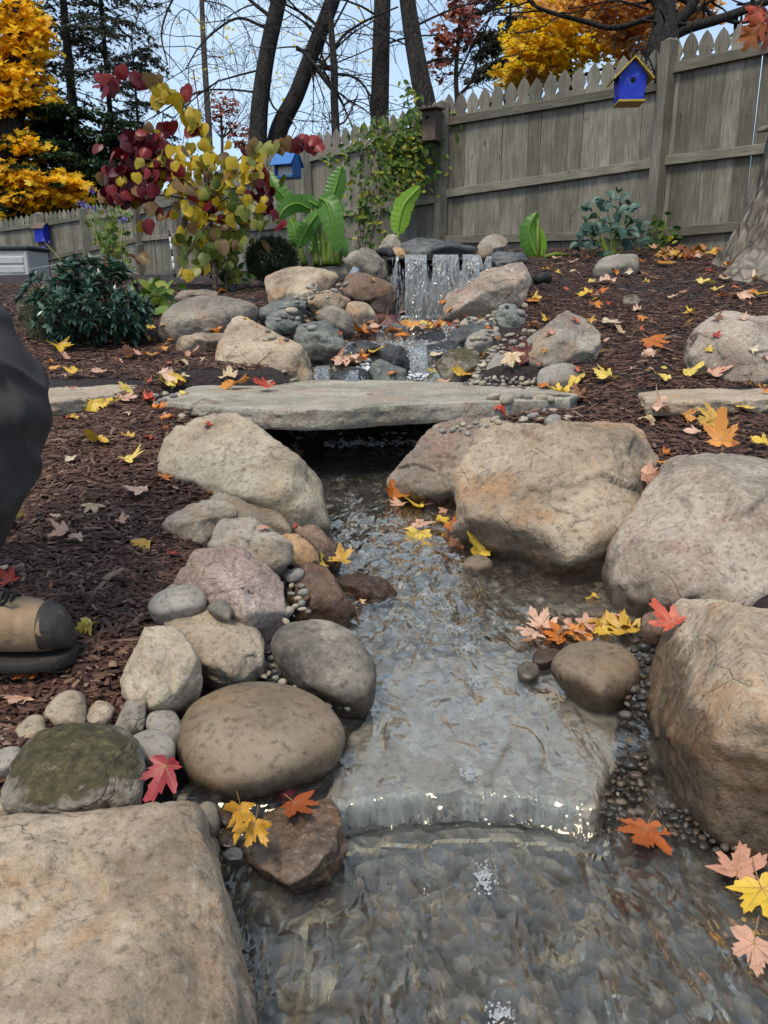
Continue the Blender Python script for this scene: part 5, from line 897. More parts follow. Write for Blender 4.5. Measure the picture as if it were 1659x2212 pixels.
b3 = empty('banana_plant', P(1165, 560, 7.0)); tag(b3, 'small folded banana shoot standing against the fence', 'banana plant'); banana_leaf([(580, 1110), (545, 1040), (535, 960), (572, 885)], 48, 7.0, 'banana', b3, 22, .9, crop='F1'); banana_leaf([(590, 1100), (600, 1040), (590, 960)], 16, 7.0, 'banana_light', b3, 23, .9, crop='F1')
for l in [[(575, 1112), (574, 1020), (575, 920)], [(600, 1100), (660, 1085), (720, 1090)]]:
    mb = MB(); mb.tube([Vector(P(*cc('F1', *a), 7.0))-b3.location for a in l], [.022, .02, .012], 8); mb.build('stem', MAT['herb'], b3, True)
# ---------------------------------------------------------------- shrubs
def shrub_stems(root, base, tips, r=.008, mat='bark_stem'):
    mb = MB()
    for t in tips: mb.tube(smooth_path([Vector(base)-root.location, (Vector(base)*.5+Vector(t)*.5)-root.location+Vector((rs.normal()*.03, 0, .03)), Vector(t)-root.location], 4), np.linspace(r, r*.3, 9), 5)
    return mb.build('stems', MAT[mat], root, True)
SD = 4.25; sh_ = empty('pieris_shrub', P(195, 752, SD)); tag(sh_, 'dense dark green shrub with glossy leaves and reddish buds on the left bank', 'shrub')
tips = np.vstack([blob(190, 190, 665, 112, 80, SD, .3, rs, .25), blob(60, 190, 655, 135, 95, SD, .34, rs, .8), blob(60, 200, 600, 70, 40, SD, .2, rs, .7), blob(40, 270, 680, 55, 55, SD, .2, rs, .6)]); tips = tips[tips[:, 2] > P(195, 745, SD)[2]]
shrub_stems(sh_, P(195, 755, SD), tips[::4]); L1 = []; dirs = []
for t in tips:
    out = t - P(195, 720, SD); out /= np.linalg.norm(out); k = rs.randint(7, 12); a = rs.rand()*6.28; u = np.cross(out, (.3, .2, 1)); u /= np.linalg.norm(u); w = np.cross(out, u)
    for j in range(k):
        q = a + 2.4*j; d = u*math.cos(q)+w*math.sin(q)+out*rs.uniform(.1, .7); L1.append(t + d*.022); dirs.append(d)
foliage('leaves', 'pieris', LANCE, aim(dirs, (0, 0, 1), .35, rs), rs.uniform(.05, .078, len(L1)), L1, sh_)['kind'] = 'stuff'
bt = tips[rs.choice(len(tips), 45, False)]; bl = np.repeat(bt, 9, 0) + rs.normal(size=(len(bt)*9, 3))*.016 + (0, 0, .03); foliage('flower_buds', 'pieris_bud', DIAM, frames(len(bl), None, 1, rs), .02, bl, sh_)['kind'] = 'stuff'
# grey-green herb beside it
hb = empty('herb_plant', P(95, 730, 4.35)); tag(hb, 'feathery grey-green herb left of the dark green shrub', 'plant'); q = blob(900, 100, 680, 55, 60, 4.4, .2, rs, .1); shrub_stems(hb, P(100, 735, 4.4), q[:60], .004, 'sage'); foliage('leaves', 'sage', NEED, aim(rs.normal(size=(900, 3))*.5+(0, 0, .8), (0, -1, 0), .6, rs), rs.uniform(.03, .06, 900), q, hb)['kind'] = 'stuff'
# round evergreen
yw = empty('evergreen_bush', P(590, 605, 6.3)); tag(yw, 'small round dark evergreen bush under the banana leaves', 'bush'); c = P(588, 562, 6.3); q = blob(5200, 588, 562, 58, 50, 6.3, .2, rs, .55); shrub_stems(yw, P(588, 605, 6.3), q[:50], .006); foliage('needles', 'yew', NEED, aim((q-c)+rs.normal(size=q.shape)*.09+(0, 0, .05), (0, -1, 0), .8, rs), rs.uniform(.03, .055, len(q)), q, yw)['kind'] = 'stuff'
# blue-green leaved plant by the fence: each leaf a part
bg = empty('leafy_plant', P(1312, 556, 6.9)); tag(bg, 'bushy plant with round blue-green leaves in front of the fence', 'plant'); ms = []
for k in range(3):
    m = bpy.data.meshes.new('round_leaf'); v, f = OVAL; v = v*np.array([1.45, 1, 1+k*1.5]); m.from_pydata(v.tolist(), [], f.tolist()); m.polygons.foreach_set('use_smooth', np.ones(len(f), bool)); m.materials.append(MAT['blue_green']); ms.append(m)
tp = [(1265, 465), (1290, 440), (1330, 425), (1360, 440), (1378, 455), (1345, 470), (1300, 490), (1255, 500), (1245, 530), (1290, 520), (1335, 510), (1370, 490), (1385, 520), (1350, 545), (1300, 550), (1262, 545), (1320, 480), (1310, 450), (1275, 490), (1360, 515)]
shrub_stems(bg, P(1318, 560, 6.9), [P(x, y, 6.9) for x, y in tp], .007, 'herb')
for x, y in tp:
    for j in range(5):
        p = P(x+rs.normal()*12, y+rs.normal()*10, 6.9+rs.normal()*.12); place_leaf(ms[rs.randint(3)], 'leaf', 'blue_green', bg, p, (rs.normal(), rs.normal()*.5-.2, rs.normal()*.4-.2), (rs.normal()*.4, -.6, 1), rs.uniform(.085, .125))
def sprig(name, label, base, tips, n, spread, mat, tm, size, D, cat='plant', up=(0, -1, .4), extra=None):
    root = empty(name, P(*base, D)); tag(root, label, cat); T_ = [P(x, y, D+rs.normal()*.06) for x, y in tips]; shrub_stems(root, P(*base, D), T_, .006, 'herb'); loc = []
    for t in T_:
        for j in range(n):
            s = rs.rand()**.6; loc.append(P(*base, D)*(1-s) + t*s + rs.normal(size=3)*spread)
    foliage('leaves', mat, tm, frames(len(loc), up, .9, rs), size*rs.uniform(.7, 1.2, len(loc)), loc, root)['kind'] = 'stuff'; return root
sprig('vine', 'small green creeper on the fence post below blue birdhouse', (1418, 365), [(1405, 325), (1440, 330), (1430, 350), (1445, 345)], 7, .03, 'vine', OVAL, .07, 7.75)
sprig('leafy_plant', 'low leafy vine growing at the foot of the big fence post', (1425, 545), [(1400, 480), (1440, 470), (1450, 510), (1400, 520), (1455, 500), (1425, 490)], 9, .05, 'vine', OVAL, .08, 7.6)
sprig('leafy_plant', 'yellow-green broad-leaved clump between dark shrub and grey boulder', (315, 655), [(290, 625), (300, 640), (320, 615), (345, 630), (355, 640), (330, 650), (360, 650)], 6, .05, 'herb', OVAL, .13, 5.0)
sprig('leafy_plant', 'low green seedlings at the foot of the heart-leaved tree', (490, 600), [(450, 590), (520, 585), (500, 570), (540, 595), (470, 595), (530, 570)], 10, .05, 'vine', OVAL, .08, 6.2)
hh = sprig('tall_flowering_plant', 'tall slender plant with small purple flowers before the far fence', (265, 600), [(195, 450), (215, 455), (240, 430), (262, 470), (200, 480), (270, 440), (230, 500), (250, 520)], 16, .07, 'herb', OVAL, .1, 9.5, cat='flower')
fp = np.vstack([P(x, y, 9.4) + rs.normal(size=(14, 3))*.022 for x, y in [(230, 366), (176, 441), (187, 450), (204, 451), (266, 474), (97, 523), (90, 600), (200, 412), (90, 604)]]); foliage('flowers', 'purple_flower', DIAM, frames(len(fp), None, 1, rs), .05, fp, hh)['kind'] = 'stuff'
mb = MB()
for x, y in [(230, 366), (176, 441), (187, 450), (204, 451), (266, 474), (97, 523), (200, 412)]: mb.tube([Vector(P(x, y, 9.4))-hh.location, Vector(P(x*.6+100, y+70, 9.45))-hh.location, Vector(P(255, 590, 9.5))-hh.location], .006, 4)
mb.build('stalks', MAT['herb'], hh, True)
# climbing vine on the trellis
vn = empty('climbing_vine', P(800, 545, 8.85)); tag(vn, 'climbing vine with green and yellow leaves hanging over trellis and fence', 'vine')
vp = [[(880, 1095), (890, 800), (900, 500), (960, 380), (1100, 330), (1280, 300)], [(940, 1090), (1000, 800), (1050, 560), (1150, 420), (1290, 380)], [(1290, 300), (1330, 420), (1350, 560)], [(1150, 330), (1160, 560), (1170, 740)], [(1280, 300), (1200, 180), (1190, 60)], [(1050, 400), (1080, 600), (1040, 700)], [(1250, 320), (1230, 520), (1300, 680)], [(1440, 180), (1500, 350), (1560, 260), (1650, 240)], [(660, 540), (720, 500), (880, 400)]]
mb = MB(); loc = []
for i, l in enumerate(vp):
    q = smooth_path([P(*cc('F2', *a), 8.8+.05*rs.normal()) for a in l], 8); mb.tube([Vector(a)-vn.location for a in q], .006, 4)
    for a in q:
        for j in range((6, 6, 5, 6, 3, 6, 5, 2, 2)[i]): loc.append(a + rs.normal(size=3)*(.11 if i not in (4, 7, 8) else .05))
q = np.vstack([blob(150, *cc('F2', 1130, 430), 62, 60, 8.8, .1, rs, 0, 14, .25), blob(110, *cc('F2', 1230, 540), 40, 55, 8.8, .1, rs, 0, 8, .3), blob(60, *cc('F2', 900, 830), 16, 40, 8.8, .08, rs)]); loc = np.vstack([loc, q])
mb.build('stems', MAT['bark_stem'], vn, True); foliage('leaves', 'vine', OVAL, frames(len(loc), (0, -1, .5), .8, rs), rs.uniform(.05, .1, len(loc)), loc, vn)['kind'] = 'stuff'
# ---------------------------------------------------------------- trees
def grow(mb, p, d, r, length, depth, rs, leafpts=None, droop=.0, n=4, split=3, rmin=.003, wander=.25):
    """a limb that bends, tapers and branches"""
    pts = [Vector(p)]; d = Vector(d).normalized(); seg = 5; q = Vector(p)
    for i in range(seg):
        d = (d + Vector(rs.normal(size=3))*wander*.5 + Vector((0, 0, -droop))).normalized(); q = q + d*length/seg; pts.append(q)
    mb.tube(pts, np.linspace(r, max(rmin, r*.45), len(pts)), n, cap=False)
    if leafpts is not None and depth <= 1: leafpts += [tuple(a) for a in pts[2:]]
    if depth > 0:
        for k in range(split):
            i = rs.randint(2, seg+1); a = Vector(rs.normal(size=3)); a = (d*.6 + a*.75).normalized(); grow(mb, pts[i], a, max(rmin, r*.5), length*rs.uniform(.5, .75), depth-1, rs, leafpts, droop, max(3, n-1), split, rmin, wander)
def tree(name, label, trunk, D, radii, mat, limbs=(), auto=(), seed=1, cat='tree', depth=3, droop=0., twig=.006):
    """trunk and limbs given as picture paths at depth D; auto: (start, direction, radius, length)"""
    r = np.random.RandomState(seed); root = empty(name, P(*trunk[0][:2], D)); tag(root, label, cat); mb = MB(); lp = []
    W_ = lambda a: Vector(P(a[0], a[1], D + (a[2] if len(a) > 2 else 0))) - root.location
    q = smooth_path([W_(a) for a in trunk], 6); mb.tube(q, np.interp(np.linspace(0, 1, len(q)), np.linspace(0, 1, len(radii)), radii), 12, cap=False)
    for l, r0, r1 in limbs:
        q = smooth_path([W_(a) for a in l], 5); mb.tube(q, np.linspace(r0, r1, len(q)), 7, cap=False)
        for k in range(len(q)//3 if depth else 0):
            a = q[r.randint(len(q)//3, len(q))]; grow(mb, a, (r.normal(), r.normal()*.5, r.normal()*.6), r1*.7+twig*.4, r.uniform(.5, 1.4), depth-1, r, lp, droop, 4, 3, twig)
    for a, d, r0, ln in auto: grow(mb, W_(a), d, r0, ln, depth, r, lp, droop, 5, 3, twig)
    mb.build('trunk', MAT[mat], root, True); return root, lp
def crown(root, mat, tm, size, blobs, seed, up=(0, -.5, 1), spread=.8, name='crown'):
    r = np.random.RandomState(seed); q = np.vstack([blob(n, cx, cy, rx, ry, D, rd, r, 0, sub, sr) for (cx, cy, rx, ry, D, rd, n, sub, sr) in blobs])
    o = foliage(name, mat, tm, frames(len(q), up, spread, r), size*r.uniform(.7, 1.25, len(q)), q, root); o['kind'] = 'stuff'; return o
# gold maple at the left edge
yt, _ = tree('maple_tree', 'golden yellow maple at the left edge beyond the garden', [(12, 560), (15, 400), (22, 250), (30, 100), (20, -150)], 20.8, [.45, .4, .34, .28, .2], 'bark_dark', [([(20, 330), (60, 370), (120, 420), (180, 430)], .08, .02), ([(25, 200), (60, 180), (110, 190)], .08, .02), ([(20, 250), (-60, 180), (-120, 150)], .06, .02), ([(28, 130), (70, 60), (110, 60)], .08, .02), ([(15, 360), (40, 320), (50, 290)], .03, .01)], seed=3, depth=2)
crown(yt, 'maple_gold', STAR, .27, [(10, 30, 80, 70, 20.6, 1.26, 900, 60, .16), (60, 90, 55, 45, 20.6, 0.84, 420, 34, .18), (20, 150, 80, 45, 20.6, 1.12, 620, 44, .16), (60, 210, 55, 28, 20.6, 0.84, 300, 26, .2), (10, 240, 60, 30, 20.6, 0.98, 280, 22, .2), (60, 320, 55, 28, 20.6, 0.84, 260, 22, .2), (20, 380, 70, 30, 20.6, 0.98, 480, 36, .18), (110, 400, 80, 28, 20.6, 0.98, 620, 46, .16), (60, 435, 75, 25, 20.6, 0.84, 480, 36, .18), (120, 430, 70, 20, 20.6, 0.70, 300, 24, .2), (-60, 200, 90, 220, 20.6, 1.68, 900, 60, .14), (10, 470, 30, 20, 20.6, 0.42, 60, 8, .25)], 5)
# hemlocks
def hemlock(x, D, ybase, label, rad, spread, seed, n_br, z0f=.05, top=-260, dens=1.0, mat='hemlock'):
    r = np.random.RandomState(seed); base = P(x, ybase, D); topz = P(x, top, D)[2]; root = empty('hemlock_tree', base); tag(root, label, 'tree'); mb = MB(); h = topz-base[2]
    mb.tube([Vector((0, 0, -1)), Vector((.02*h*r.normal()*.3, 0, h*.4)), Vector((0, 0, h))], [rad, rad*.7, rad*.25], 8); loc = []; dr = []
    for k in range(n_br):
        t = z0f + (1-z0f)*r.rand(); a = r.rand()*6.283; ln = spread*(1.05-t*.6)*r.uniform(.55, 1.1); q = Vector((0, 0, h*t)); d = Vector((math.cos(a), math.sin(a), r.uniform(-.15, .3))); pts = [q.copy()]
        for i in range(6): d = (d + Vector((r.normal()*.08, r.normal()*.08, -.06))).normalized(); q = q + d*ln/6; pts.append(q.copy())
        mb.tube(pts, np.linspace(.022, .005, 7), 4, cap=False)
        for i in range(1, 7):
            for s in range(4):
                sd = Vector((-d.y, d.x, 0))*(1 if s % 2 else -1) + d*r.uniform(.2, .9) + Vector((0, 0, r.uniform(-.35, .05))); L2 = r.uniform(.2, .55)*spread/2.4*(1.15-i/8); mb.tube([pts[i], pts[i]+sd*L2], [.005, .003], 3, cap=False)
                for j in range(int(9*dens)): u = r.rand(); loc.append(np.array(pts[i]) + np.array(sd)*L2*u + r.normal(size=3)*.03 + base); v = np.array(sd) + r.normal(size=3)*.5; dr.append(v)
    mb.build('trunk', MAT['bark_dark'], root, True); dr = np.array(dr); foliage('crown', mat, DIAM, aim(dr, (0, 0, 1), .4, r), r.uniform(.1, .2, len(loc)), np.array(loc), root)['kind'] = 'stuff'
hemlock(190, 25, 560, 'tall hemlock with straight dark trunk, middle of the evergreens', .2, 3.8, 41, 62, top=-330, dens=.8)
hemlock(262, 26, 560, 'thin see-through hemlock closest to the open sky', .12, 3.2, 42, 40, top=-300, dens=.6)
hemlock(110, 26, 560, 'thick dark hemlock behind the golden maple', .22, 3.9, 43, 60, top=-330, dens=1.0)
hemlock(320, 28, 560, 'low sparse hemlock behind the red heart-shaped leaves', .1, 2.6, 45, 34, top=120, dens=.9)
hemlock(140, 22.5, 590, 'bushy young evergreen just over the far fence', .12, 3.4, 44, 95, top=225, dens=1.4, mat='conifer_mid'); hemlock(250, 23, 590, 'bushy green conifer over the far fence behind purple flowers', .12, 3.0, 47, 80, top=280, dens=1.4, mat='conifer_mid')
# bare trunks against the sky
up = (0, 0, 1)
A, _ = tree('bare_tree', 'bare dark leaning trunk, nearest to the heart-leaved tree', [(550, 420), (556, 310), (562, 220), (578, 110), (602, 0), (620, -120)], 14, [.2, .17, .155, .145, .14, .12], 'bark_dark', [([(575, 60), (510, 40), (440, 90), (400, 150)], .03, .01), ([(570, 170), (590, 230), (620, 250), (640, 275)], .022, .01), ([(590, 40), (540, 0), (480, -60)], .04, .02), ([(600, 10), (520, -40), (400, -30), (350, 60), (362, 140)], .03, .012)], [((560, 200), (-1, 0, .2), .02, 2.4), ((565, 150), (-1, .3, .0), .02, 2.2)], 51, depth=2, droop=.1, twig=.0045)
Bt, _ = tree('bare_tree', 'bare trunk slanting strongly to the right, with a broken stub', [(585, 420), (600, 290), (640, 205), (672, 120), (715, 10), (750, -100)], 14.4, [.2, .17, .15, .14, .14, .12], 'bark_dark', [([(665, 155), (690, 145), (720, 150)], .06, .04), ([(690, 60), (655, 30), (600, 0), (560, -30)], .03, .012), ([(640, 105), (670, 118), (705, 140)], .035, .03)], [((650, 180), (1, 0, .5), .018, 1.8), ((690, 60), (-.6, 0, .4), .02, 2.2)], 52, depth=2, droop=.05, twig=.0045)
Ct, _ = tree('bare_tree', 'thin forked bare tree between the slanting and the upright trunk', [(728, 420), (725, 280), (722, 210), (722, 150), (715, 60), (705, -60)], 13.5, [.09, .075, .07, .065, .055, .04], 'bark_dark', [([(724, 200), (708, 180), (680, 140), (650, 108), (640, 100)], .045, .02), ([(724, 100), (750, 70), (800, 40), (860, 15)], .03, .014), ([(722, 160), (760, 165), (790, 190), (800, 230)], .028, .012), ([(724, 272), (745, 262), (762, 230), (774, 205)], .02, .008)], [((720, 60), (.6, 0, .6), .02, 1.8), ((722, 110), (-.7, 0, .5), .02, 1.6)], 53, depth=3, droop=.03, twig=.0045)
Dt_, _ = tree('bare_tree', 'straight upright bare trunk with reddish bark in the middle of the sky', [(818, 420), (820, 270), (822, 150), (826, 0), (830, -120)], 14, [.2, .17, .165, .155, .14], 'bark_grey', [([(800, 240), (803, 200), (808, 160)], .02, .012)], [((822, 100), (1, 0, .3), .02, 1.8), ((824, 40), (-1, 0, .4), .022, 2.0)], 54, depth=2, droop=.02, twig=.0045)
Dt_.children[0].data.materials[0] = MAT['bark_dark']
Et, _ = tree('bare_tree', 'thick bare trunk bending left at the top, behind the nest box', [(930, 420), (922, 250), (908, 170), (895, 100), (880, 0), (868, -120)], 12, [.19, .165, .15, .14, .125, .1], 'bark_dark', [([(915, 140), (945, 128), (985, 128), (1000, 132)], .025, .01)], [((890, 60), (1, 0, .5), .02, 1.7), ((900, 110), (-1, 0, .4), .014, 1.3)], 55, depth=3, twig=.004)
# a bare birch whose long twigs hang into the picture from above
Ht, _ = tree('bare_tree', 'fine hanging bare twigs of a tall tree in the upper sky', [(455, 480), (452, 300), (440, 100), (430, -150)], 22, [.1, .09, .08, .05], 'bark_twig', [([(440, 60), (400, 20), (370, 60), (366, 150)], .02, .008), ([(440, 0), (500, 20), (540, 80), (560, 150)], .02, .008), ([(435, 20), (460, 60), (500, 100), (520, 190)], .016, .007), ([(437, -60), (600, -40), (700, 20), (740, 90)], .03, .008), ([(437, -40), (330, -20), (290, 60), (270, 140)], .025, .008), ([(445, 120), (480, 130), (500, 190), (515, 250)], .015, .007), ([(436, -60), (820, -60), (940, 20), (980, 110)], .03, .008)], [((440, 50+30*k), (math.cos(k*2.1), .3, .3), .016, 2.8) for k in range(3)], 58, depth=3, droop=.12, twig=.0055)
crown(Ht, 'maple_yellow', DIAM, .14, [(560, 110, 160, 90, 21, 1, 120, 20, .2), (780, 90, 120, 90, 21, 1, 60, 12, .2)], 59, name='last_leaves')
# red-leaved small trees
Ft, lp = tree('red_leaved_tree', 'small distant tree with pink-red leaves low against the sky', [(478, 420), (480, 320), (478, 260), (474, 220)], 26, [.06, .05, .04, .02], 'bark_twig', [], [((480, 300+0*k), (math.cos(k*1.3), .2, 1.), .02, 1.2) for k in range(6)], 61, depth=2, twig=.006)
crown(Ft, 'far_red', OVAL, .16, [(478, 240, 34, 40, 26, .5, 260, 26, .2), (515, 290, 32, 25, 26, .5, 170, 16, .25), (545, 310, 25, 20, 26, .5, 60, 10, .3)], 62)
Gt, lp = tree('red_leaved_tree', 'slim tree with rusty red leaves beside the fence, left of the yellow tree', [(985, 420), (988, 250), (985, 160), (992, 60), (1000, -80)], 13.5, [.05, .045, .04, .03, .02], 'bark_dark', [([(988, 210), (1020, 170), (1040, 90), (1060, 30)], .028, .012), ([(986, 170), (1010, 120), (1040, 60), (1080, 20)], .022, .01), ([(985, 240), (1000, 200), (1030, 180)], .02, .01), ([(1020, 180), (1070, 130), (1110, 120)], .016, .007)], [((988, 120), (-.8, 0, .8), .015, 1.0), ((990, 60), (.6, 0, .8), .015, 1.0)], 63, depth=2, twig=.004)
crown(Gt, 'far_red', OVAL, .13, [(985, 60, 48, 60, 13.5, .5, 380, 40, .16), (950, 110, 30, 40, 13.5, .4, 120, 14, .2), (1000, -10, 50, 40, 13.5, .5, 150, 16, .2), (960, 160, 30, 20, 13.5, .4, 40, 8, .2)], 64)
# yellow tree and orange oak beyond the fence on the right
Yt, _ = tree('maple_tree', 'bright yellow tree beyond the fence behind blue birdhouse', [(1230, 420), (1225, 200), (1220, 60), (1210, -100)], 15, [.14, .12, .1, .06], 'bark_dark', [([(1222, 150), (1160, 110), (1100, 100)], .04, .012), ([(1222, 120), (1300, 60), (1360, 40)], .04, .012), ([(1224, 180), (1300, 150), (1380, 150)], .04, .012)], [], 65, depth=2)
crown(Yt, 'maple_yellow', STAR, .19, [(1180, 60, 80, 55, 14.5, .9, 900, 60, .15), (1250, 90, 80, 50, 14.5, .8, 800, 54, .15), (1150, 120, 60, 40, 14.3, .6, 480, 34, .18), (1110, 165, 45, 26, 14.2, .5, 260, 20, .2), (1230, 20, 90, 40, 14.8, .8, 560, 40, .16), (1330, 100, 60, 50, 14.5, .7, 420, 30, .18), (1160, 0, 70, 40, 14.8, .8, 380, 26, .18), (1180, 150, 70, 30, 14.4, .6, 360, 26, .2)], 66)
Ot, _ = tree('oak_tree', 'orange-leaved tree with forked dark trunk beyond the fence post', [(1425, 420), (1428, 200), (1432, 100), (1436, 40), (1430, -120)], 11.5, [.3, .26, .24, .17, .14], 'bark_dark', [([(1435, 85), (1490, 60), (1560, 40), (1640, 10), (1720, -20)], .09, .05), ([(1436, 70), (1480, 30), (1510, -20), (1530, -80)], .1, .06), ([(1425, 30), (1330, 60), (1260, 45), (1200, 30), (1160, 15), (1140, 0)], .045, .02), ([(1436, 40), (1400, -20), (1380, -80)], .06, .03)], [((1500, 40), (.5, 0, 1), .02, 1.2), ((1400, 20), (-1, 0, .3), .02, 1.2)], 67, depth=2, twig=.005)
crown(Ot, 'maple_orange', STAR, .17, [(1340, 30, 70, 55, 12.4, .8, 760, 50, .16), (1290, 10, 70, 40, 12.6, .7, 480, 34, .18), (1440, -10, 80, 40, 12.4, .8, 420, 30, .18), (1370, 90, 45, 40, 12.6, .6, 360, 24, .2), (1500, 20, 60, 30, 12.2, .5, 200, 20, .2), (1400, 120, 40, 25, 12.8, .4, 160, 12, .2), (1250, 0, 120, 40, 13, .8, 400, 30, .18)], 68)
hemlock(1085, 22, 500, 'dark conifer half hidden behind the bright yellow tree', .1, 2.0, 48, 60, top=30, dens=1.6)
# old tree at the right edge: wide flaring foot with ridged bark
rt = empty('old_tree', P(1765, 590, 6.2)); tag(rt, 'thick old tree trunk with deeply ridged bark and flaring roots at the right edge', 'tree'); b0 = np.array(rt.location)
nz_, na = 170, 260; tz, ta = np.meshgrid(np.linspace(0, 1, nz_)**1.4, np.linspace(0, 2*math.pi, na, endpoint=False), indexing='ij'); zz = -.25 + tz*5.2; lob = .5+.5*np.cos(ta*5+.6); hh_ = np.clip(zz+.2, 0, 9)
rad = .47 + .62*np.exp(-hh_/.34)*(.55+.6*lob) + .1*np.exp(-hh_/1.1)*lob
x = np.cos(ta)*rad; y = np.sin(ta)*rad; q = np.stack([np.cos(ta).ravel()*5.2, np.sin(ta).ravel()*5.2, zz.ravel()*1.5], 1); rdg = (1-np.abs(pnoise(q*1.5)))*.8 + (1-np.abs(pnoise(q*np.array([3, 3, 2.4])+7)))*.5 + .3*fbm(q*4, 2)
rad2 = rad + (rdg.reshape(rad.shape)-.9)*.055; lean = .12*zz; V = np.stack([np.cos(ta)*rad2+lean*.4, np.sin(ta)*rad2, zz], 2).reshape(-1, 3); a, b_ = np.meshgrid(np.arange(nz_-1), np.arange(na), indexing='ij'); F = np.stack([(a*na+b_), (a*na+(b_+1) % na), ((a+1)*na+(b_+1) % na), ((a+1)*na+b_)], -1).reshape(-1, 4)
obj('trunk', mesh_np('trunk', V, F), MAT['bark_grey'], rt)
mb = MB(); tw = lambda x, y, D: Vector(P(x, y, D)) - rt.location; mb.tube(smooth_path([tw(1900, -260, 5.4), tw(1780, -60, 4.2), tw(1690, -10, 3.4), tw(1655, 30, 3.1)], 6), np.linspace(.03, .004, 19), 6); mb.tube([tw(1640, 282, 6.0), tw(1668, 275, 6.15)], [.02, .03], 7); mb.build('branch', MAT['bark_grey'], rt, True)
# ---------------------------------------------------------------- pebbles
rs = np.random.RandomState(77); PEB = []; LEAVES = []
for k in range(7):
    d, f = ico(3); q = d*np.array([1., rs.uniform(.7, .9), rs.uniform(.5, .72)]); q = q*(1 + .13*pnoise(d*1.3 + k*9) + .05*pnoise(d*2.7+k*5))[:, None]; q = np.sign(q)*np.abs(q)**rs.uniform(.85, 1.0); PEB.append(mesh_np('pebble', q, f)); PEB[-1].materials.append(MAT['pebble_tan'])
def pebble(x, y, s, mat, label, group, wet=False, lift=.25, Z=None):
    h = hit(x, y)
    if h is None: return
    p, n, own = h
    if Z is not None:                                     # a pocket between stones, filled up to height Z
        q = Vector(P(x, y, Z/(-SP - (y-H_PX/2)/F_PX*CP)))
        if p.length < q.length - .05: return
        if q.length < p.length or n.z < .5: p, n, own = q, Vector((0, 0, 1)), 'ground'
    if own != 'ground' and n.z < .62: return
    D = PIX(p)[2]; r = s*D/F_PX/2; o = bpy.data.objects.new('pebble', PEB[rs.randint(len(PEB))]); COL.objects.link(o); o.material_slots[0].link = 'OBJECT'; o.material_slots[0].material = MAT['pebble_'+mat]
    n = (n*.5 + Vector((0, 0, .8)) + Vector(rs.normal(size=3))*.25).normalized(); o.rotation_euler = (n.to_track_quat('Z', 'Y').to_matrix() @ Matrix.Rotation(rs.rand()*6.28, 3, 'Z')).to_euler()
    o.scale = (r*rs.uniform(1.0, 1.3), r*rs.uniform(.9, 1.1), r*rs.uniform(.85, 1.15)); o.location = p + n*r*lift; o['wet_z'] = 5. if wet else -9.; LEAVES.append((label, x, o, 'pebble', group))
CN = {'tan': 'tan', 'grey': 'grey', 'brown': 'brown', 'dark': 'dark'}
def cluster(crop, x0, y0, x1, y1, hw, n, smin, smax, pal, where, wet=False, Z=None):
    pts = []; k = CROP[crop][2]
    n = int(n*1.35)
    for t in range(n*40):
        u = rs.rand(); a = np.array([x0+(x1-x0)*u, y0+(y1-y0)*u]) + rs.uniform(-1, 1, 2)*np.array(hw); s = smin + (smax-smin)*rs.rand()**1.6
        if all(np.hypot((a[0]-b[0]), (a[1]-b[1])*1.25) > (s+b[2])*.42 for b in pts): pts.append((a[0], a[1], s))
        if len(pts) >= n: break
    for a in sorted(pts, key=lambda q: q[1]):
        m = pal[rs.randint(len(pal))]; big = a[2] > smin + .6*(smax-smin); pebble(*cc(crop, a[0], a[1]), a[2]*k, m, f"{'larger' if big else 'small'} {'wet ' if wet else ''}{CN[m]} pebble {where}", 'pebbles '+where, wet, Z=Z)
cluster('R8', 1090, 20, 1060, 300, (60, 30), 34, 26, 66, ['brown', 'dark', 'brown', 'tan'], 'between the ledge and the big brown boulder', True, Z=-.715)
cluster('R8', 1050, 300, 1010, 450, (90, 40), 24, 28, 70, ['brown', 'dark', 'dark', 'grey', 'tan'], 'beside the rust coloured leaf', True, Z=-.74)
cluster('R8', 1240, 460, 1600, 620, (60, 60), 34, 30, 84, ['brown', 'dark', 'dark', 'grey'], 'under the foot of the big brown boulder', True, Z=-.745)
cluster('R6', 1150, 790, 1100, 1080, (75, 40), 32, 30, 80, ['brown', 'dark', 'grey', 'dark'], 'right of the round dark brown cobble', True, Z=-.675)
cluster('R5', 1130, 820, 1220, 960, (75, 60), 26, 26, 60, ['tan', 'grey', 'tan', 'dark'], 'left of the rounded dark boulder', Z=-.655)
cluster('R5', 1280, 985, 1470, 1075, (50, 28), 16, 26, 62, ['tan', 'grey', 'brown', 'dark'], 'between smooth brown cobble and dark boulder', Z=-.675)
cluster('R5', 1225, 460, 1290, 690, (60, 50), 16, 28, 84, ['grey', 'tan', 'grey'], 'between pink granite block and reddish stone', Z=-.60)
cluster('R4', 530, 800, 720, 810, (90, 50), 24, 40, 86, ['tan', 'tan', 'grey', 'tan'], 'heaped at the right end of the bridge')
cluster('R4', 300, 880, 470, 830, (70, 40), 14, 20, 40, ['tan', 'grey'], 'on the grey-pink boulder by the bridge')
cluster('R3', 700, 780, 780, 830, (50, 40), 12, 34, 70, ['tan', 'grey', 'tan'], 'under the left end of the bridge')
cluster('Z4', 200, 520, 330, 450, (70, 50), 18, 28, 66, ['grey', 'dark', 'tan'], 'around the blue-green slate stone')
cluster('Z4', 400, 300, 500, 290, (60, 28), 16, 22, 50, ['tan', 'grey'], 'below the flat-topped orange-tan boulder')
cluster('Z4', 350, 370, 420, 370, (70, 30), 14, 20, 46, ['tan', 'grey'], 'on the left bank of the upper pool')
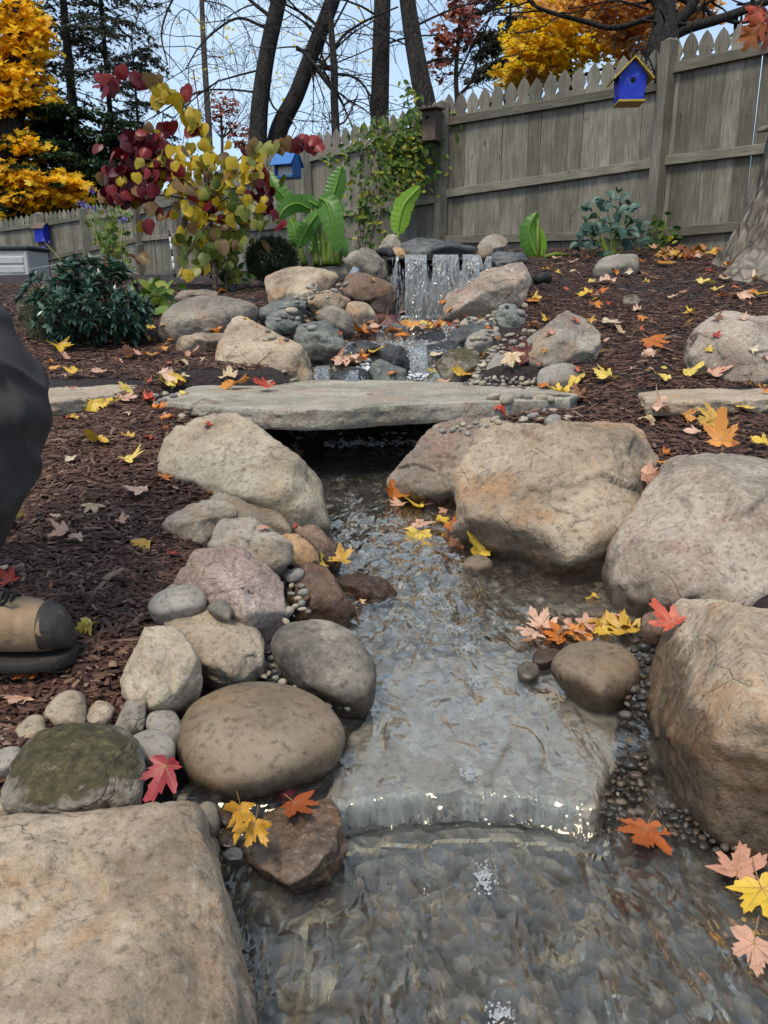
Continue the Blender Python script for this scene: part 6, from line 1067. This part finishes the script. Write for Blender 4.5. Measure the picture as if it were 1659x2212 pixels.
cluster('Z4', 1180, 470, 1420, 400, (80, 40), 26, 24, 54, ['grey', 'dark', 'tan'], 'below the long pinkish boulder')
cluster('Z4', 1280, 590, 1440, 560, (90, 40), 24, 24, 56, ['tan', 'tan', 'grey'], 'right of the upper cascade')
cluster('Z4', 1220, 770, 1480, 790, (60, 25), 26, 22, 48, ['grey', 'dark', 'tan'], 'behind the right end of the bridge')
cluster('R7', 1350, 330, 1490, 60, (40, 40), 16, 26, 60, ['dark', 'brown', 'dark'], 'between smooth cobble and the submerged ledge', True, Z=-.715)
cluster('R6', 700, 520, 900, 540, (110, 60), 22, 34, 66, ['tan', 'brown', 'brown'], 'lying in shallow water below the largest boulder', True)
# ---------------------------------------------------------------- fallen leaves
hm = [(0, 1.), (5, .84), (10, .86), (13, .66), (20, .7), (24, .5), (29, .42), (34, .52), (37, .72), (41, .74), (46, .95), (51, .78), (57, .8), (60, .6), (68, .62), (73, .45), (80, .4), (86, .48), (92, .56), (100, .68), (107, .54), (116, .5), (126, .38), (142, .34), (158, .26), (172, .14)]
LEAFM = []
t = NT('leaf_vein'); t.set('Base Color', (.3, .16, .06)); t.set('Roughness', .6); MAT['leaf_vein'] = t.mat
for k in range(14):
    r = np.random.RandomState(300+k); a1, a2, ph = [(.1, .06, 0), (.35, .15, 1), (.6, .2, 2), (-.4, .18, 3), (.25, .32, 4), (.8, .15, 5), (-.6, .3, 1), (.4, .4, 2), (.2, .2, 6), (.9, .3, 2.5), (-.3, .35, 4.2), (.5, .25, .7), (.15, .45, 3.3), (.7, .4, 5.2)][k]
    wob = lambda a: 1 + .13*math.sin(R(a)*2+k*1.7) + .09*math.sin(R(a)*3+k*2.9)
    out = pol([(a+r.normal()*1.3, q*wob(a)*(1+r.normal()*.05)) for a, q in hm] + [(360-a+r.normal()*1.3, q*wob(360-a)*(1+r.normal()*.05)) for a, q in hm[:0:-1]]); n = len(out)
    def zf(x, y): rr = math.hypot(x, y); th = math.atan2(x, y); return a1*rr*rr*.55 + a2*rr*math.sin(2*th+ph) + a2*.5*rr*rr*math.sin(5*th+ph*2)
    V = [(0, 0, 0)]; F = []
    for s in (.35, .7, 1.):
        for x, y in out: V.append((x*s*.55, y*s*.55, zf(x*s, y*s)*.55))
    F += [(0, 1+i, 1+(i+1) % n) for i in range(n)] + [(1+c*n+i, 1+(c+1)*n+i, 1+(c+1)*n+(i+1) % n, 1+c*n+(i+1) % n) for c in (0, 1) for i in range(n)]; nf = len(F)
    for a, L_ in ((0, .92), (46, .85), (-46, .85), (100, .58), (-100, .58)):
        c, s_ = math.sin(R(a)), math.cos(R(a)); b = len(V); N = 5
        for i in range(N):
            q = L_*i/(N-1); w = .009*(1-i/(N-1))+.0015
            for sg in (-1, 1): x, y = c*q + sg*s_*w, s_*q - sg*c*w; V.append((x*.55, y*.55, zf(x, y)*.55 + .004))
        F += [(b+2*i, b+2*i+1, b+2*i+3, b+2*i+2) for i in range(N-1)]
    b = len(V); st_ = [(0, -.02*i*i*.3, .0) for i in range(5)]; cur = r.normal()*.25
    for i in range(6):
        y = -.13*i*.55; x = cur*(i/5)**2*.35; z = .02*i*(k % 3)*.4
        for j in range(3): q = 2.1*j; V.append((x+.009*math.cos(q), y, z+.009*math.sin(q)))
    F += [(b+3*i+j, b+3*i+(j+1) % 3, b+3*i+3+(j+1) % 3, b+3*i+3+j) for i in range(5) for j in range(3)]
    m = bpy.data.meshes.new('maple_leaf'); m.from_pydata(V, [], F); m.materials.append(MAT['leaf_yellow']); m.materials.append(MAT['leaf_vein']); m.polygons.foreach_set('material_index', np.array([0]*nf + [1]*(len(F)-nf), np.int32)); m.polygons.foreach_set('use_smooth', np.ones(len(F), bool)); LEAFM.append(m)
LM = [('the stone bridge', 780, 850), ('the pointed grey boulder', 1210, 730), ('the big pale boulder', 1580, 730), ('the dark green shrub', 200, 700), ('the waterfall', 940, 640), ('the cascade', 850, 760), ('the boot', 80, 1370), ('the knee', 110, 900), ('the mossy boulder', 150, 1660), ('the blocky boulder', 250, 1950), ('the pink granite block', 490, 1270), ('the largest boulder', 1180, 1050), ('the grey-pink boulder', 1500, 1150), ('the big brown boulder', 1560, 1550), ('the round brown cobble', 1280, 1460), ('the old tree', 1560, 560), ('the pale boulder', 520, 1000), ('the wet rusty block', 640, 1830), ('the broad grey boulder', 440, 670), ('the right stepping stone', 1500, 850), ('the left stepping stone', 200, 845), ('the peaked tan boulder', 570, 760), ('the oval stone', 1330, 565), ('the mossy cascade rock', 1000, 780), ('the fence', 1250, 540), ('the orange-tan boulder', 650, 610), ('the pebble heap', 1130, 890)]
COLN = {'y': ('yellow', 'yellow'), 'o': ('orange', 'orange'), 'r': ('red', 'red'), 'p': ('pink', 'pinkish tan'), 't': ('tan', 'pale cream'), 'b': ('brown', 'brown'), 'g': ('gold', 'golden'), 'c': ('crimson', 'crimson'), 'd': ('maroon', 'dark maroon'), 'k': ('rust', 'rust red')}
wl = BVHTree.FromPolygons(WBVH[0].tolist(), WBVH[1].tolist())
def leaf(crop, x, y, w, c, stand=0., var=None, rot=None, lift=.3, label=None, D0=None):
    X, Y = cc(crop, x, y); h = hit(X, Y)
    if h is None: return
    p, n, own = h
    if D0: p, n, own = Vector(P(X, Y, D0)), Vector((0, -.5, .8)), 'x'
    d = Vector(P(X, Y, 1)).normalized(); hw_ = wl.ray_cast(Vector((0, 0, 0)), d, 60); onw = False
    if hw_[0] is not None and hw_[0].length < p.length: p, n, onw = hw_[0], Vector((0, 0, 1)), True
    n = Vector((0, 0, 1)) if n.z < 0 and not stand else n
    D = PIX(p)[2]; s = w*CROP[crop][2]*D/F_PX*1.32
    nn = (n*.55 + Vector((0, 0, .6)) + Vector(rs.normal(size=3))*.13).normalized()
    if stand: nn = (nn*(1-stand) + Vector((rs.normal()*.15, -.9, .45))*stand).normalized()
    k = var if var is not None else rs.randint(14); o = bpy.data.objects.new('maple_leaf', LEAFM[k]); COL.objects.link(o); o.material_slots[0].link = 'OBJECT'; o.material_slots[0].material = MAT['leaf_'+COLN[c][0]]
    M = nn.to_track_quat('Z', 'Y').to_matrix() @ Matrix.Rotation(rs.rand()*6.28 if rot is None else rot, 3, 'Z'); o.rotation_euler = M.to_euler(); o.scale = (s*rs.uniform(.88, 1.1), s, s*rs.uniform(.8, 1.5))
    o.location = p + n*s*(.05 + (lift*.2 if not onw else 0)) + Vector((0, 0, .014 if own == 'ground' and not onw else .002)) + Vector((0, 0, stand*s*.3)); px = min(LM, key=lambda q: (q[1]-X)**2 + ((q[2]-Y)*1.4)**2)[0]
    if label: lab = label
    else:
        big = w*CROP[crop][2] > 46
        surf = 'afloat' if onw else ('on mulch' if own == 'ground' else 'on stone')
        lab = f"{'large ' if big else 'small '}{COLN[c][1]} leaf {surf} near {px}"
    LEAVES.append((lab, X, o, 'leaf', 'fallen leaves'))
DATA = {'R3': '255,555,100,y 225,615,40,o 335,670,80,y 445,660,70,p 520,625,70,p 505,600,40,o 580,580,90,p 660,585,70,o 700,550,50,o 715,565,60,o 790,610,60,t 825,580,70,p 885,605,35,p 545,720,70,y 400,770,130,y 530,785,90,p 475,805,90,y 640,780,60,r 670,825,80,o 690,680,100,p 750,680,110,y 710,712,90,y 440,965,110,y 565,950,60,g 650,945,60,r 315,1040,60,t 555,1050,110,y 740,860,60,o 715,905,30,o 1025,710,120,o 1160,722,110,r 1140,700,80,p 985,680,70,t 940,455,60,o 650,520,50,y 465,525,40,o 530,520,40,y 1065,410,30,y 1185,190,40,y 955,300,60,o 740,495,50,o 590,725,40,o 280,672,40,p 640,435,40,y 620,400,36,o 660,460,40,y 700,440,36,p 560,590,36,g',
 'R5': '45,305,120,y 105,160,90,p 410,235,90,t 250,270,40,p 285,350,110,p 345,380,90,p 520,300,60,p 610,170,120,p 705,105,90,o 905,150,60,o 640,395,130,g 745,435,55,r 395,755,115,y 170,950,150,k 50,570,100,r 15,500,50,t 215,575,35,b 100,1075,100,p 1160,305,70,p 1400,450,60,y 1460,445,100,g 1550,625,60,t 1275,295,30,r',
 'R4': '205,645,60,y 335,650,100,y 425,560,95,o 380,635,50,b 265,680,60,p 235,570,70,t 690,700,60,o 840,690,90,y 915,660,110,b 960,695,120,y 700,430,60,y 640,460,90,b 620,350,70,o 650,340,50,y 615,325,40,y 960,455,120,t 1030,490,60,t 1150,545,140,o 1160,575,80,p 1115,420,45,o 1325,400,50,y 1240,330,50,p 975,360,45,r 905,365,60,o 880,320,75,y 930,310,50,o 955,265,80,p 890,265,50,y 785,300,45,r 820,215,50,t 750,225,30,y 690,205,30,y 745,160,40,p 805,180,50,p 1065,205,50,t 1380,270,70,y 1470,255,70,t 1425,300,60,y 1450,325,50,o 1530,325,110,p 1620,325,90,y 1600,255,80,t 1210,690,90,y 1310,660,100,y 1410,675,100,p 1590,690,90,y 1640,735,60,o 770,745,110,y 840,780,90,b 1195,790,110,p 1140,860,70,t 1300,855,75,o 1530,820,90,y 1350,935,80,p 1635,985,90,y 500,790,50,r 1210,1020,60,o 1195,140,50,y 870,165,60,p 1205,180,40,o 1490,195,50,o 1540,150,50,p 1120,175,40,o',
 'R6': '55,150,120,o 70,200,90,p 155,210,120,y 265,220,60,p 150,295,120,p 240,270,90,y 150,325,120,y 280,310,110,o 300,370,120,b 430,385,140,y 910,597,60,y 1215,15,60,o 1000,685,90,p 1260,735,150,r 680,740,140,p 800,740,160,p 720,770,120,b 930,710,120,g 940,745,100,y 1050,730,110,c 1045,770,160,y 820,780,120,o 620,790,80,b 760,790,120,o 640,760,110,p 700,730,110,p 760,760,130,o 850,760,110,o 870,720,110,p 990,720,90,y 960,690,90,o',
 'Z4': '640,525,120,o 700,520,80,o 860,540,70,o 840,480,70,o 900,495,80,t 960,475,50,y 1010,490,80,o 1090,485,40,r 1030,500,40,r 520,540,40,r 570,555,50,o 690,630,90,y 500,650,100,p 560,670,140,p 600,685,110,p 1060,365,40,o 690,260,40,o 870,470,60,y 930,490,60,o 1050,480,60,o 780,520,60,o 980,505,60,y 720,500,70,p 810,510,70,o 880,505,80,o 940,500,60,p 990,490,60,o 660,540,80,k 1040,490,50,y 540,665,80,o 620,660,80,o'}
for cr, s in DATA.items():
    for q in s.split():
        x, y, w, c = q.split(','); leaf(cr, float(x), float(y), float(w), c, stand=.25*rs.rand())
leaf('R7', 725, 305, 200, 'c', .8, 1, R(165), D0=1.0, label='large crimson maple leaf propped up between mossy boulder and smooth cobble')
leaf('R7', 1045, 480, 165, 'g', .8, 9, R(200), D0=1.03, label='curled golden leaf standing against the wet rusty block'); leaf('R7', 1105, 530, 150, 'g', .7, 13, R(160), D0=1.01, label='torn golden leaf hanging over the edge of the wet rusty block')
leaf('R7', 1290, 420, 190, 'k', .0, 0, R(40), label='wet rust-brown leaf plastered on top of the wet rusty block')
leaf('R8', 1130, 540, 250, 'k', .2, 1, R(165), label='large rust red maple leaf on wet pebbles below the ledge corner'); leaf('R8', 1520, 730, 225, 'p', .3, 0, R(5), label='pale pinkish leaf with water drops at the right edge'); leaf('R8', 1625, 800, 280, 'y', .2, 1, R(200), label='large bright yellow leaf under the pale leaf at right edge'); leaf('R8', 1590, 1050, 240, 'p', .4, 2, R(150), label='pinkish tan leaf overhanging the pool at the lower right')
leaf('R4', 1445, 1005, 175, 'o', .75, 1, R(0), D0=2.12, label='large orange maple leaf standing on top of the grey-pink boulder'); leaf('R4', 1430, 905, 150, 'g', .5, 2, label='curled golden-brown leaf behind the standing orange leaf')
leaf('R4', 550, 625, 95, 't', .8, 0, R(180), label='tan leaf standing upright against the round grey cobble'); leaf('R4', 625, 595, 120, 'd', .7, 4, label='dark maroon leaf leaning beside the round grey cobble'); leaf('Z4', 765, 490, 135, 'd', .7, 3, label='dark maroon oak leaf stuck upright in the upper pool'); leaf('R6', 1115, 110, 140, 'p', .6, 4, label='pinkish orange leaf wedged between the two largest boulders')
leaf('R3', 1215, 88, 44, 't', .7, 0, R(180), label='pale leaf caught in the round evergreen bush')
for k in range(70):                                    # small leaves strewn over both slopes
    if k % 5 < 3: leaf('R4', rs.uniform(620, 1650), 190 + 480*rs.rand()**1.2, rs.uniform(26, 52), 'yyopptbgr'[rs.randint(9)], .3*rs.rand())
    elif k % 5 == 3: leaf('R3', rs.uniform(180, 900), rs.uniform(470, 900), rs.uniform(28, 50), 'yyopptbgr'[rs.randint(9)], .3*rs.rand())
    else: leaf('Z4', rs.uniform(300, 1450), rs.uniform(300, 740), rs.uniform(30, 60), 'yoppbog'[rs.randint(7)], .3*rs.rand())
for k in range(60):                                    # drift of leaves against the old tree and fence
    a = rs.rand(); leaf('R4', 1190 + 300*a + rs.normal()*30, 160 - 70*a + rs.normal()*26, rs.uniform(30, 62), 'obbpkg'[rs.randint(6)], .35*rs.rand())
leaf('R4', 1395, 60, 70, 'o', .9, 5, label='upright curled orange leaf in the drift beside the old tree')
# a label for each: when several read the same, say which by order across the picture
by = {}
for q in LEAVES: by.setdefault(q[0], []).append(q[1:])
ORD = 'first second third fourth fifth sixth seventh eighth ninth tenth eleventh twelfth thirteenth fourteenth fifteenth sixteenth seventeenth eighteenth nineteenth twentieth'.split()
for lab, l in by.items():
    l.sort(key=lambda q: q[0]); n = len(l)
    for i, (X, o, cat_, grp) in enumerate(l):
        if n == 1: tag(o, lab, cat_, grp)
        else:
            k = n-1-i; pre = 'leftmost' if i == 0 else ('rightmost' if k == 0 else (f'{ORD[i]} from left' if i <= k else f'{ORD[min(k, 19)]} from right')); tag(o, f'{lab}, {pre}', cat_, grp)
# red crumpled ball behind the wet block
h = hit(*cc('R7', 1232, 372)); d, f = ico(4); q = d*(1 + .22*np.abs(pnoise(d*4.5)) + .12*pnoise(d*9))[:, None]*.019; o = obj('crumpled_leaf', mesh_np('crumpled_leaf', q, f), MAT['leaf_crimson'], None, h[0]+Vector((0, 0, .008))); tag(o, 'small crimson crumpled leaf ball behind the wet rusty block', 'leaf')
# leaves on the low twig of the old tree
for (x, y, s, c) in [(1640, 55, .15, 'k'), (1625, 75, .13, 'k'), (1655, 30, .14, 'c'), (1635, 25, .12, 'r'), (1665, 70, .14, 'd')]:
    o = place_leaf(LEAFM[3], 'leaf', 'leaf_'+COLN[c][0], rt, P(x, y, 3.1), (-.3+rs.normal()*.2, 0, -1), (rs.normal()*.4, -1, .2), s)
# ---------------------------------------------------------------- person at the left edge
GZ0 = -.585; pe = empty('person', (-.8, 1.22, GZ0)); tag(pe, 'person in dark grey trousers and brown work boots stepping in from the left', 'person')
def skin(name, verts, edges, mat, sub=2, noise=0.):
    m = bpy.data.meshes.new(name); m.from_pydata([Vector(v[:3])-pe.location for v in verts], edges, []); o = obj(name, m, None, pe); m.materials.append(mat); md = o.modifiers.new('skin', 'SKIN'); md.use_smooth_shade = True
    for d_, v in zip(m.skin_vertices[0].data, verts): d_.radius = (v[3], v[4] if len(v) > 4 else v[3])
    m.skin_vertices[0].data[0].use_root = True; o.modifiers.new('sub', 'SUBSURF').levels = sub; o.modifiers['sub'].render_levels = sub; return o
hipz = .27
body = [(-.9, 1.3, hipz, .13), (-.9, 1.3, .45, .13), (-.89, 1.3, .62, .15), (-.88, 1.3, .76, .11), (-.875, 1.3, .84, .055), (-.86, 1.3, .93, .075), (-.85, 1.3, 1.02, .09), (-.86, 1.3, 1.1, .07),
        (-.88, 1.13, .74, .06), (-.92, 1.07, .6, .05), (-.97, 1.05, .46, .042), (-.99, 1.05, .33, .038), (-1.0, 1.06, .22, .03), (-1.0, 1.06, .16, .032),
        (-.88, 1.47, .74, .06), (-.92, 1.53, .6, .05), (-.97, 1.55, .46, .042), (-.99, 1.55, .33, .038), (-1.0, 1.54, .22, .03), (-1.0, 1.54, .16, .032)]
ed = [(0, 1), (1, 2), (2, 3), (3, 4), (4, 5), (5, 6), (6, 7), (3, 8), (8, 9), (9, 10), (10, 11), (11, 12), (12, 13), (3, 14), (14, 15), (15, 16), (16, 17), (17, 18), (18, 19)]
n0 = len(body)
for s, yb in ((13, 1.06), (19, 1.54)):                  # four curled fingers and a thumb on each hand
    for j in range(4):
        b = len(body); y = yb - .024 + .016*j; body += [(-.99, y, .125, .0085), (-.975, y, .1, .008), (-.985, y, .078, .007)]; ed += [(s, b), (b, b+1), (b+1, b+2)]
    b = len(body); body += [(-.985, yb-.03, .165, .01), (-.965, yb-.03, .14, .008)]; ed += [(s, b), (b, b+1)]
b = len(body); body += [(-.775, 1.3, .985, .018), (-.755, 1.3, .965, .014)]; ed += [(6, b), (b, b+1)]      # nose
for yy_ in (1.2, 1.4): b = len(body); body += [(-.87, yy_, .99, .014)]; ed += [(6, b)]              # ears
skin('body', body, ed, MAT['skin'])
skin('jacket', [(-.9, 1.3, .22, .16), (-.9, 1.3, .45, .16), (-.89, 1.3, .62, .175), (-.88, 1.3, .76, .13), (-.88, 1.12, .73, .08), (-.92, 1.06, .6, .068), (-.97, 1.045, .46, .06), (-.99, 1.05, .34, .052), (-1.0, 1.06, .245, .045), (-.88, 1.48, .73, .08), (-.92, 1.54, .6, .068), (-.97, 1.555, .46, .06), (-.99, 1.55, .34, .052), (-1.0, 1.54, .245, .045)], [(0, 1), (1, 2), (2, 3), (3, 4), (4, 5), (5, 6), (6, 7), (7, 8), (3, 9), (9, 10), (10, 11), (11, 12), (12, 13)], MAT['jacket'])
skin('hair', [(-.88, 1.3, 1.1, .085), (-.87, 1.3, 1.16, .06), (-.93, 1.3, 1.06, .075), (-.94, 1.3, .97, .06)], [(0, 1), (0, 2), (2, 3)], MAT['hair'])
for y in (1.27, 1.33):
    m = bpy.data.meshes.new('eye'); dd, ff_ = ico(2); o = obj('eye', mesh_np('eye', dd*.012, ff_), MAT['paint_white'], pe); o.location = Vector((-.775, y, 1.025)) - pe.location
# trousers: rings down each leg with folds at the knee and hem
def leg(path, dy, name):
    pts = smooth_path([Vector(p[:3]) for p in path], 12); k = len(pts); rx = np.interp(np.linspace(0, 1, k), np.linspace(0, 1, len(path)), [p[3] for p in path]); na_ = 64; V = []
    for i, p in enumerate(pts):
        t = i/(k-1)
        for j in range(na_):
            a = 2*math.pi*j/na_; q = np.array([[p[0]*6+math.cos(a)*1.1, p[1]*6+math.sin(a)*1.1+dy, p[2]*7]]); fold = .005*float(pnoise(q*np.array([1.1, 1.1, 2.1]))[0]) + .014*(1-abs(float(pnoise(q*np.array([.8, .8, 1.5])+np.array([0, 0, 1.5*math.cos(a)]))[0])))**5 + .006*math.exp(-((t-.5)/.13)**2)*math.sin(46*t+3*math.cos(a+.6)) + .006*math.exp(-((t-.93)/.1)**2)*math.sin(70*t+2*math.sin(a))
            r = rx[i] + fold; V.append((p[0]+math.cos(a)*r*1.05, p[1]+math.sin(a)*r*.92, p[2]))
    return V, grid_ring(k, na_)
def grid_ring(k, n): return [(i*n+j, i*n+(j+1) % n, (i+1)*n+(j+1) % n, (i+1)*n+j) for i in range(k-1) for j in range(n)]
V, F = leg([(-.86, 1.24, .3, .12), (-.80, 1.23, .16, .108), (-.73, 1.22, .05, .096), (-.658, 1.215, -.06, .088), (-.618, 1.215, -.15, .08), (-.643, 1.215, -.25, .08), (-.71, 1.22, -.366, .08), (-.775, 1.22, -.45, .078), (-.8, 1.22, -.51, .08)], 0, 'a')
V2, F2 = leg([(-.92, 1.36, .3, .12), (-.93, 1.37, .16, .105), (-.95, 1.38, .0, .092), (-.97, 1.38, -.12, .083), (-1.0, 1.38, -.25, .08), (-1.03, 1.38, -.366, .078), (-1.05, 1.38, -.45, .076), (-1.06, 1.38, -.51, .08)], 4, 'b')
mb = MB(); mb.add(V, F); mb.add(V2, F2); n_ = 40; W2 = []
for z, r in ((.36, .165), (.3, .19), (.22, .19), (.14, .13)):
    W2 += [(-.9+math.cos(2*math.pi*j/n_)*r*.8, 1.3+math.sin(2*math.pi*j/n_)*r, z) for j in range(n_)]
mb.add(W2, grid_ring(4, n_)); mb.v = [tuple(Vector(v)-pe.location) for v in mb.v]; mb.build('trousers', MAT['trousers'], pe, True)
def boot(x, y, rot):
    bt = empty('boot', (0, 0, 0)); bt.parent = pe; bt.location = Vector((x, y, GZ0)) - pe.location; bt.rotation_euler = (0, 0, rot); Ls = .3
    def ring_sec(t):                                    # half width, top height at t along the foot (0 heel, 1 toe)
        w = float(np.interp(t, [0, .04, .12, .3, .5, .68, .82, .92, .975, 1.], [.012, .03, .038, .036, .04, .05, .05, .041, .026, .01])); h = float(np.interp(t, [0, .04, .1, .3, .42, .5, .62, .75, .86, .94, .98, 1.], [.08, .12, .15, .17, .165, .14, .118, .104, .095, .08, .058, .035])); return w, h
    def shell(t0, t1, g, zlo, zhi=None, nm='upper', mat='boot_leather', n=26, wn=.0):
        V = []; na_ = 28
        for i in range(n):
            t = t0 + (t1-t0)*i/(n-1); w, h = ring_sec(t); w += g; hh = (h+g) if zhi is None else zhi
            for j in range(na_):
                a = 2*math.pi*j/na_; cx, cz = math.cos(a), math.sin(a); ex = .75 if zhi is None else .35; X = math.copysign(abs(cx)**ex, cx)*w; Z = zlo + (hh-zlo)*(.5+.5*math.copysign(abs(cz)**(.3 if zhi else .95), cz)); cr = wn*math.sin(t*75)*(Z > .06); V.append((t*Ls-.09, X*(1+cr*3), Z+cr*.004))
        F = grid_ring(n, na_) + [tuple(range(na_-1, -1, -1)), tuple((n-1)*na_+j for j in range(na_))]; m2 = MB(); m2.add(V, F); return m2.build(nm, MAT[mat], bt, True)
    shell(.0, .9, .0, .018, nm='upper', wn=.06); shell(.85, 1.0, .003, .02, nm='toe_cap', mat='boot_rubber', n=20); s_ = shell(.0, 1., .005, -.008, .016, 'sole', 'boot_sole', 30)
    for k in range(9):
        m2 = MB(); m2.box((-.06+.03*k, 0, -.006), (.014, .075, .012)); m2.build('tread', MAT['boot_sole'], s_)
    for k in range(4):
        t = .55+.045*k; w, h = ring_sec(t); m2 = MB(); m2.tube(smooth_path([(t*Ls-.09, -w*.8, h-.03), (t*Ls-.085, 0, h+.004), (t*Ls-.08, w*.8, h-.03)], 5), .0032, 5); m2.build('lace', MAT['lace'], bt, True)
    m2 = MB(); w, h = ring_sec(.6); m2.tube(smooth_path([(.08, 0, h+.005), (.1, -.03, h+.02), (.125, -.035, h+.01), (.11, -.03, h-.012), (.085, -.01, h+.004)], 6), .003, 5); m2.build('lace', MAT['lace'], bt, True)
    V = []
    for z, r, xo in ((.12, .05, -.035), (.15, .052, -.035), (.19, .055, -.04), (.22, .057, -.04)): V += [(xo+math.cos(2*math.pi*j/24)*r, math.sin(2*math.pi*j/24)*r*.85, z) for j in range(24)]
    m2 = MB(); m2.add(V, grid_ring(4, 24)); m2.build('collar', MAT['boot_leather'], bt, True); return bt
boot(-.74, 1.21, R(4)); boot(-1.0, 1.38, R(10))
# hide nothing, keep the file tidy: drop the unused default collections
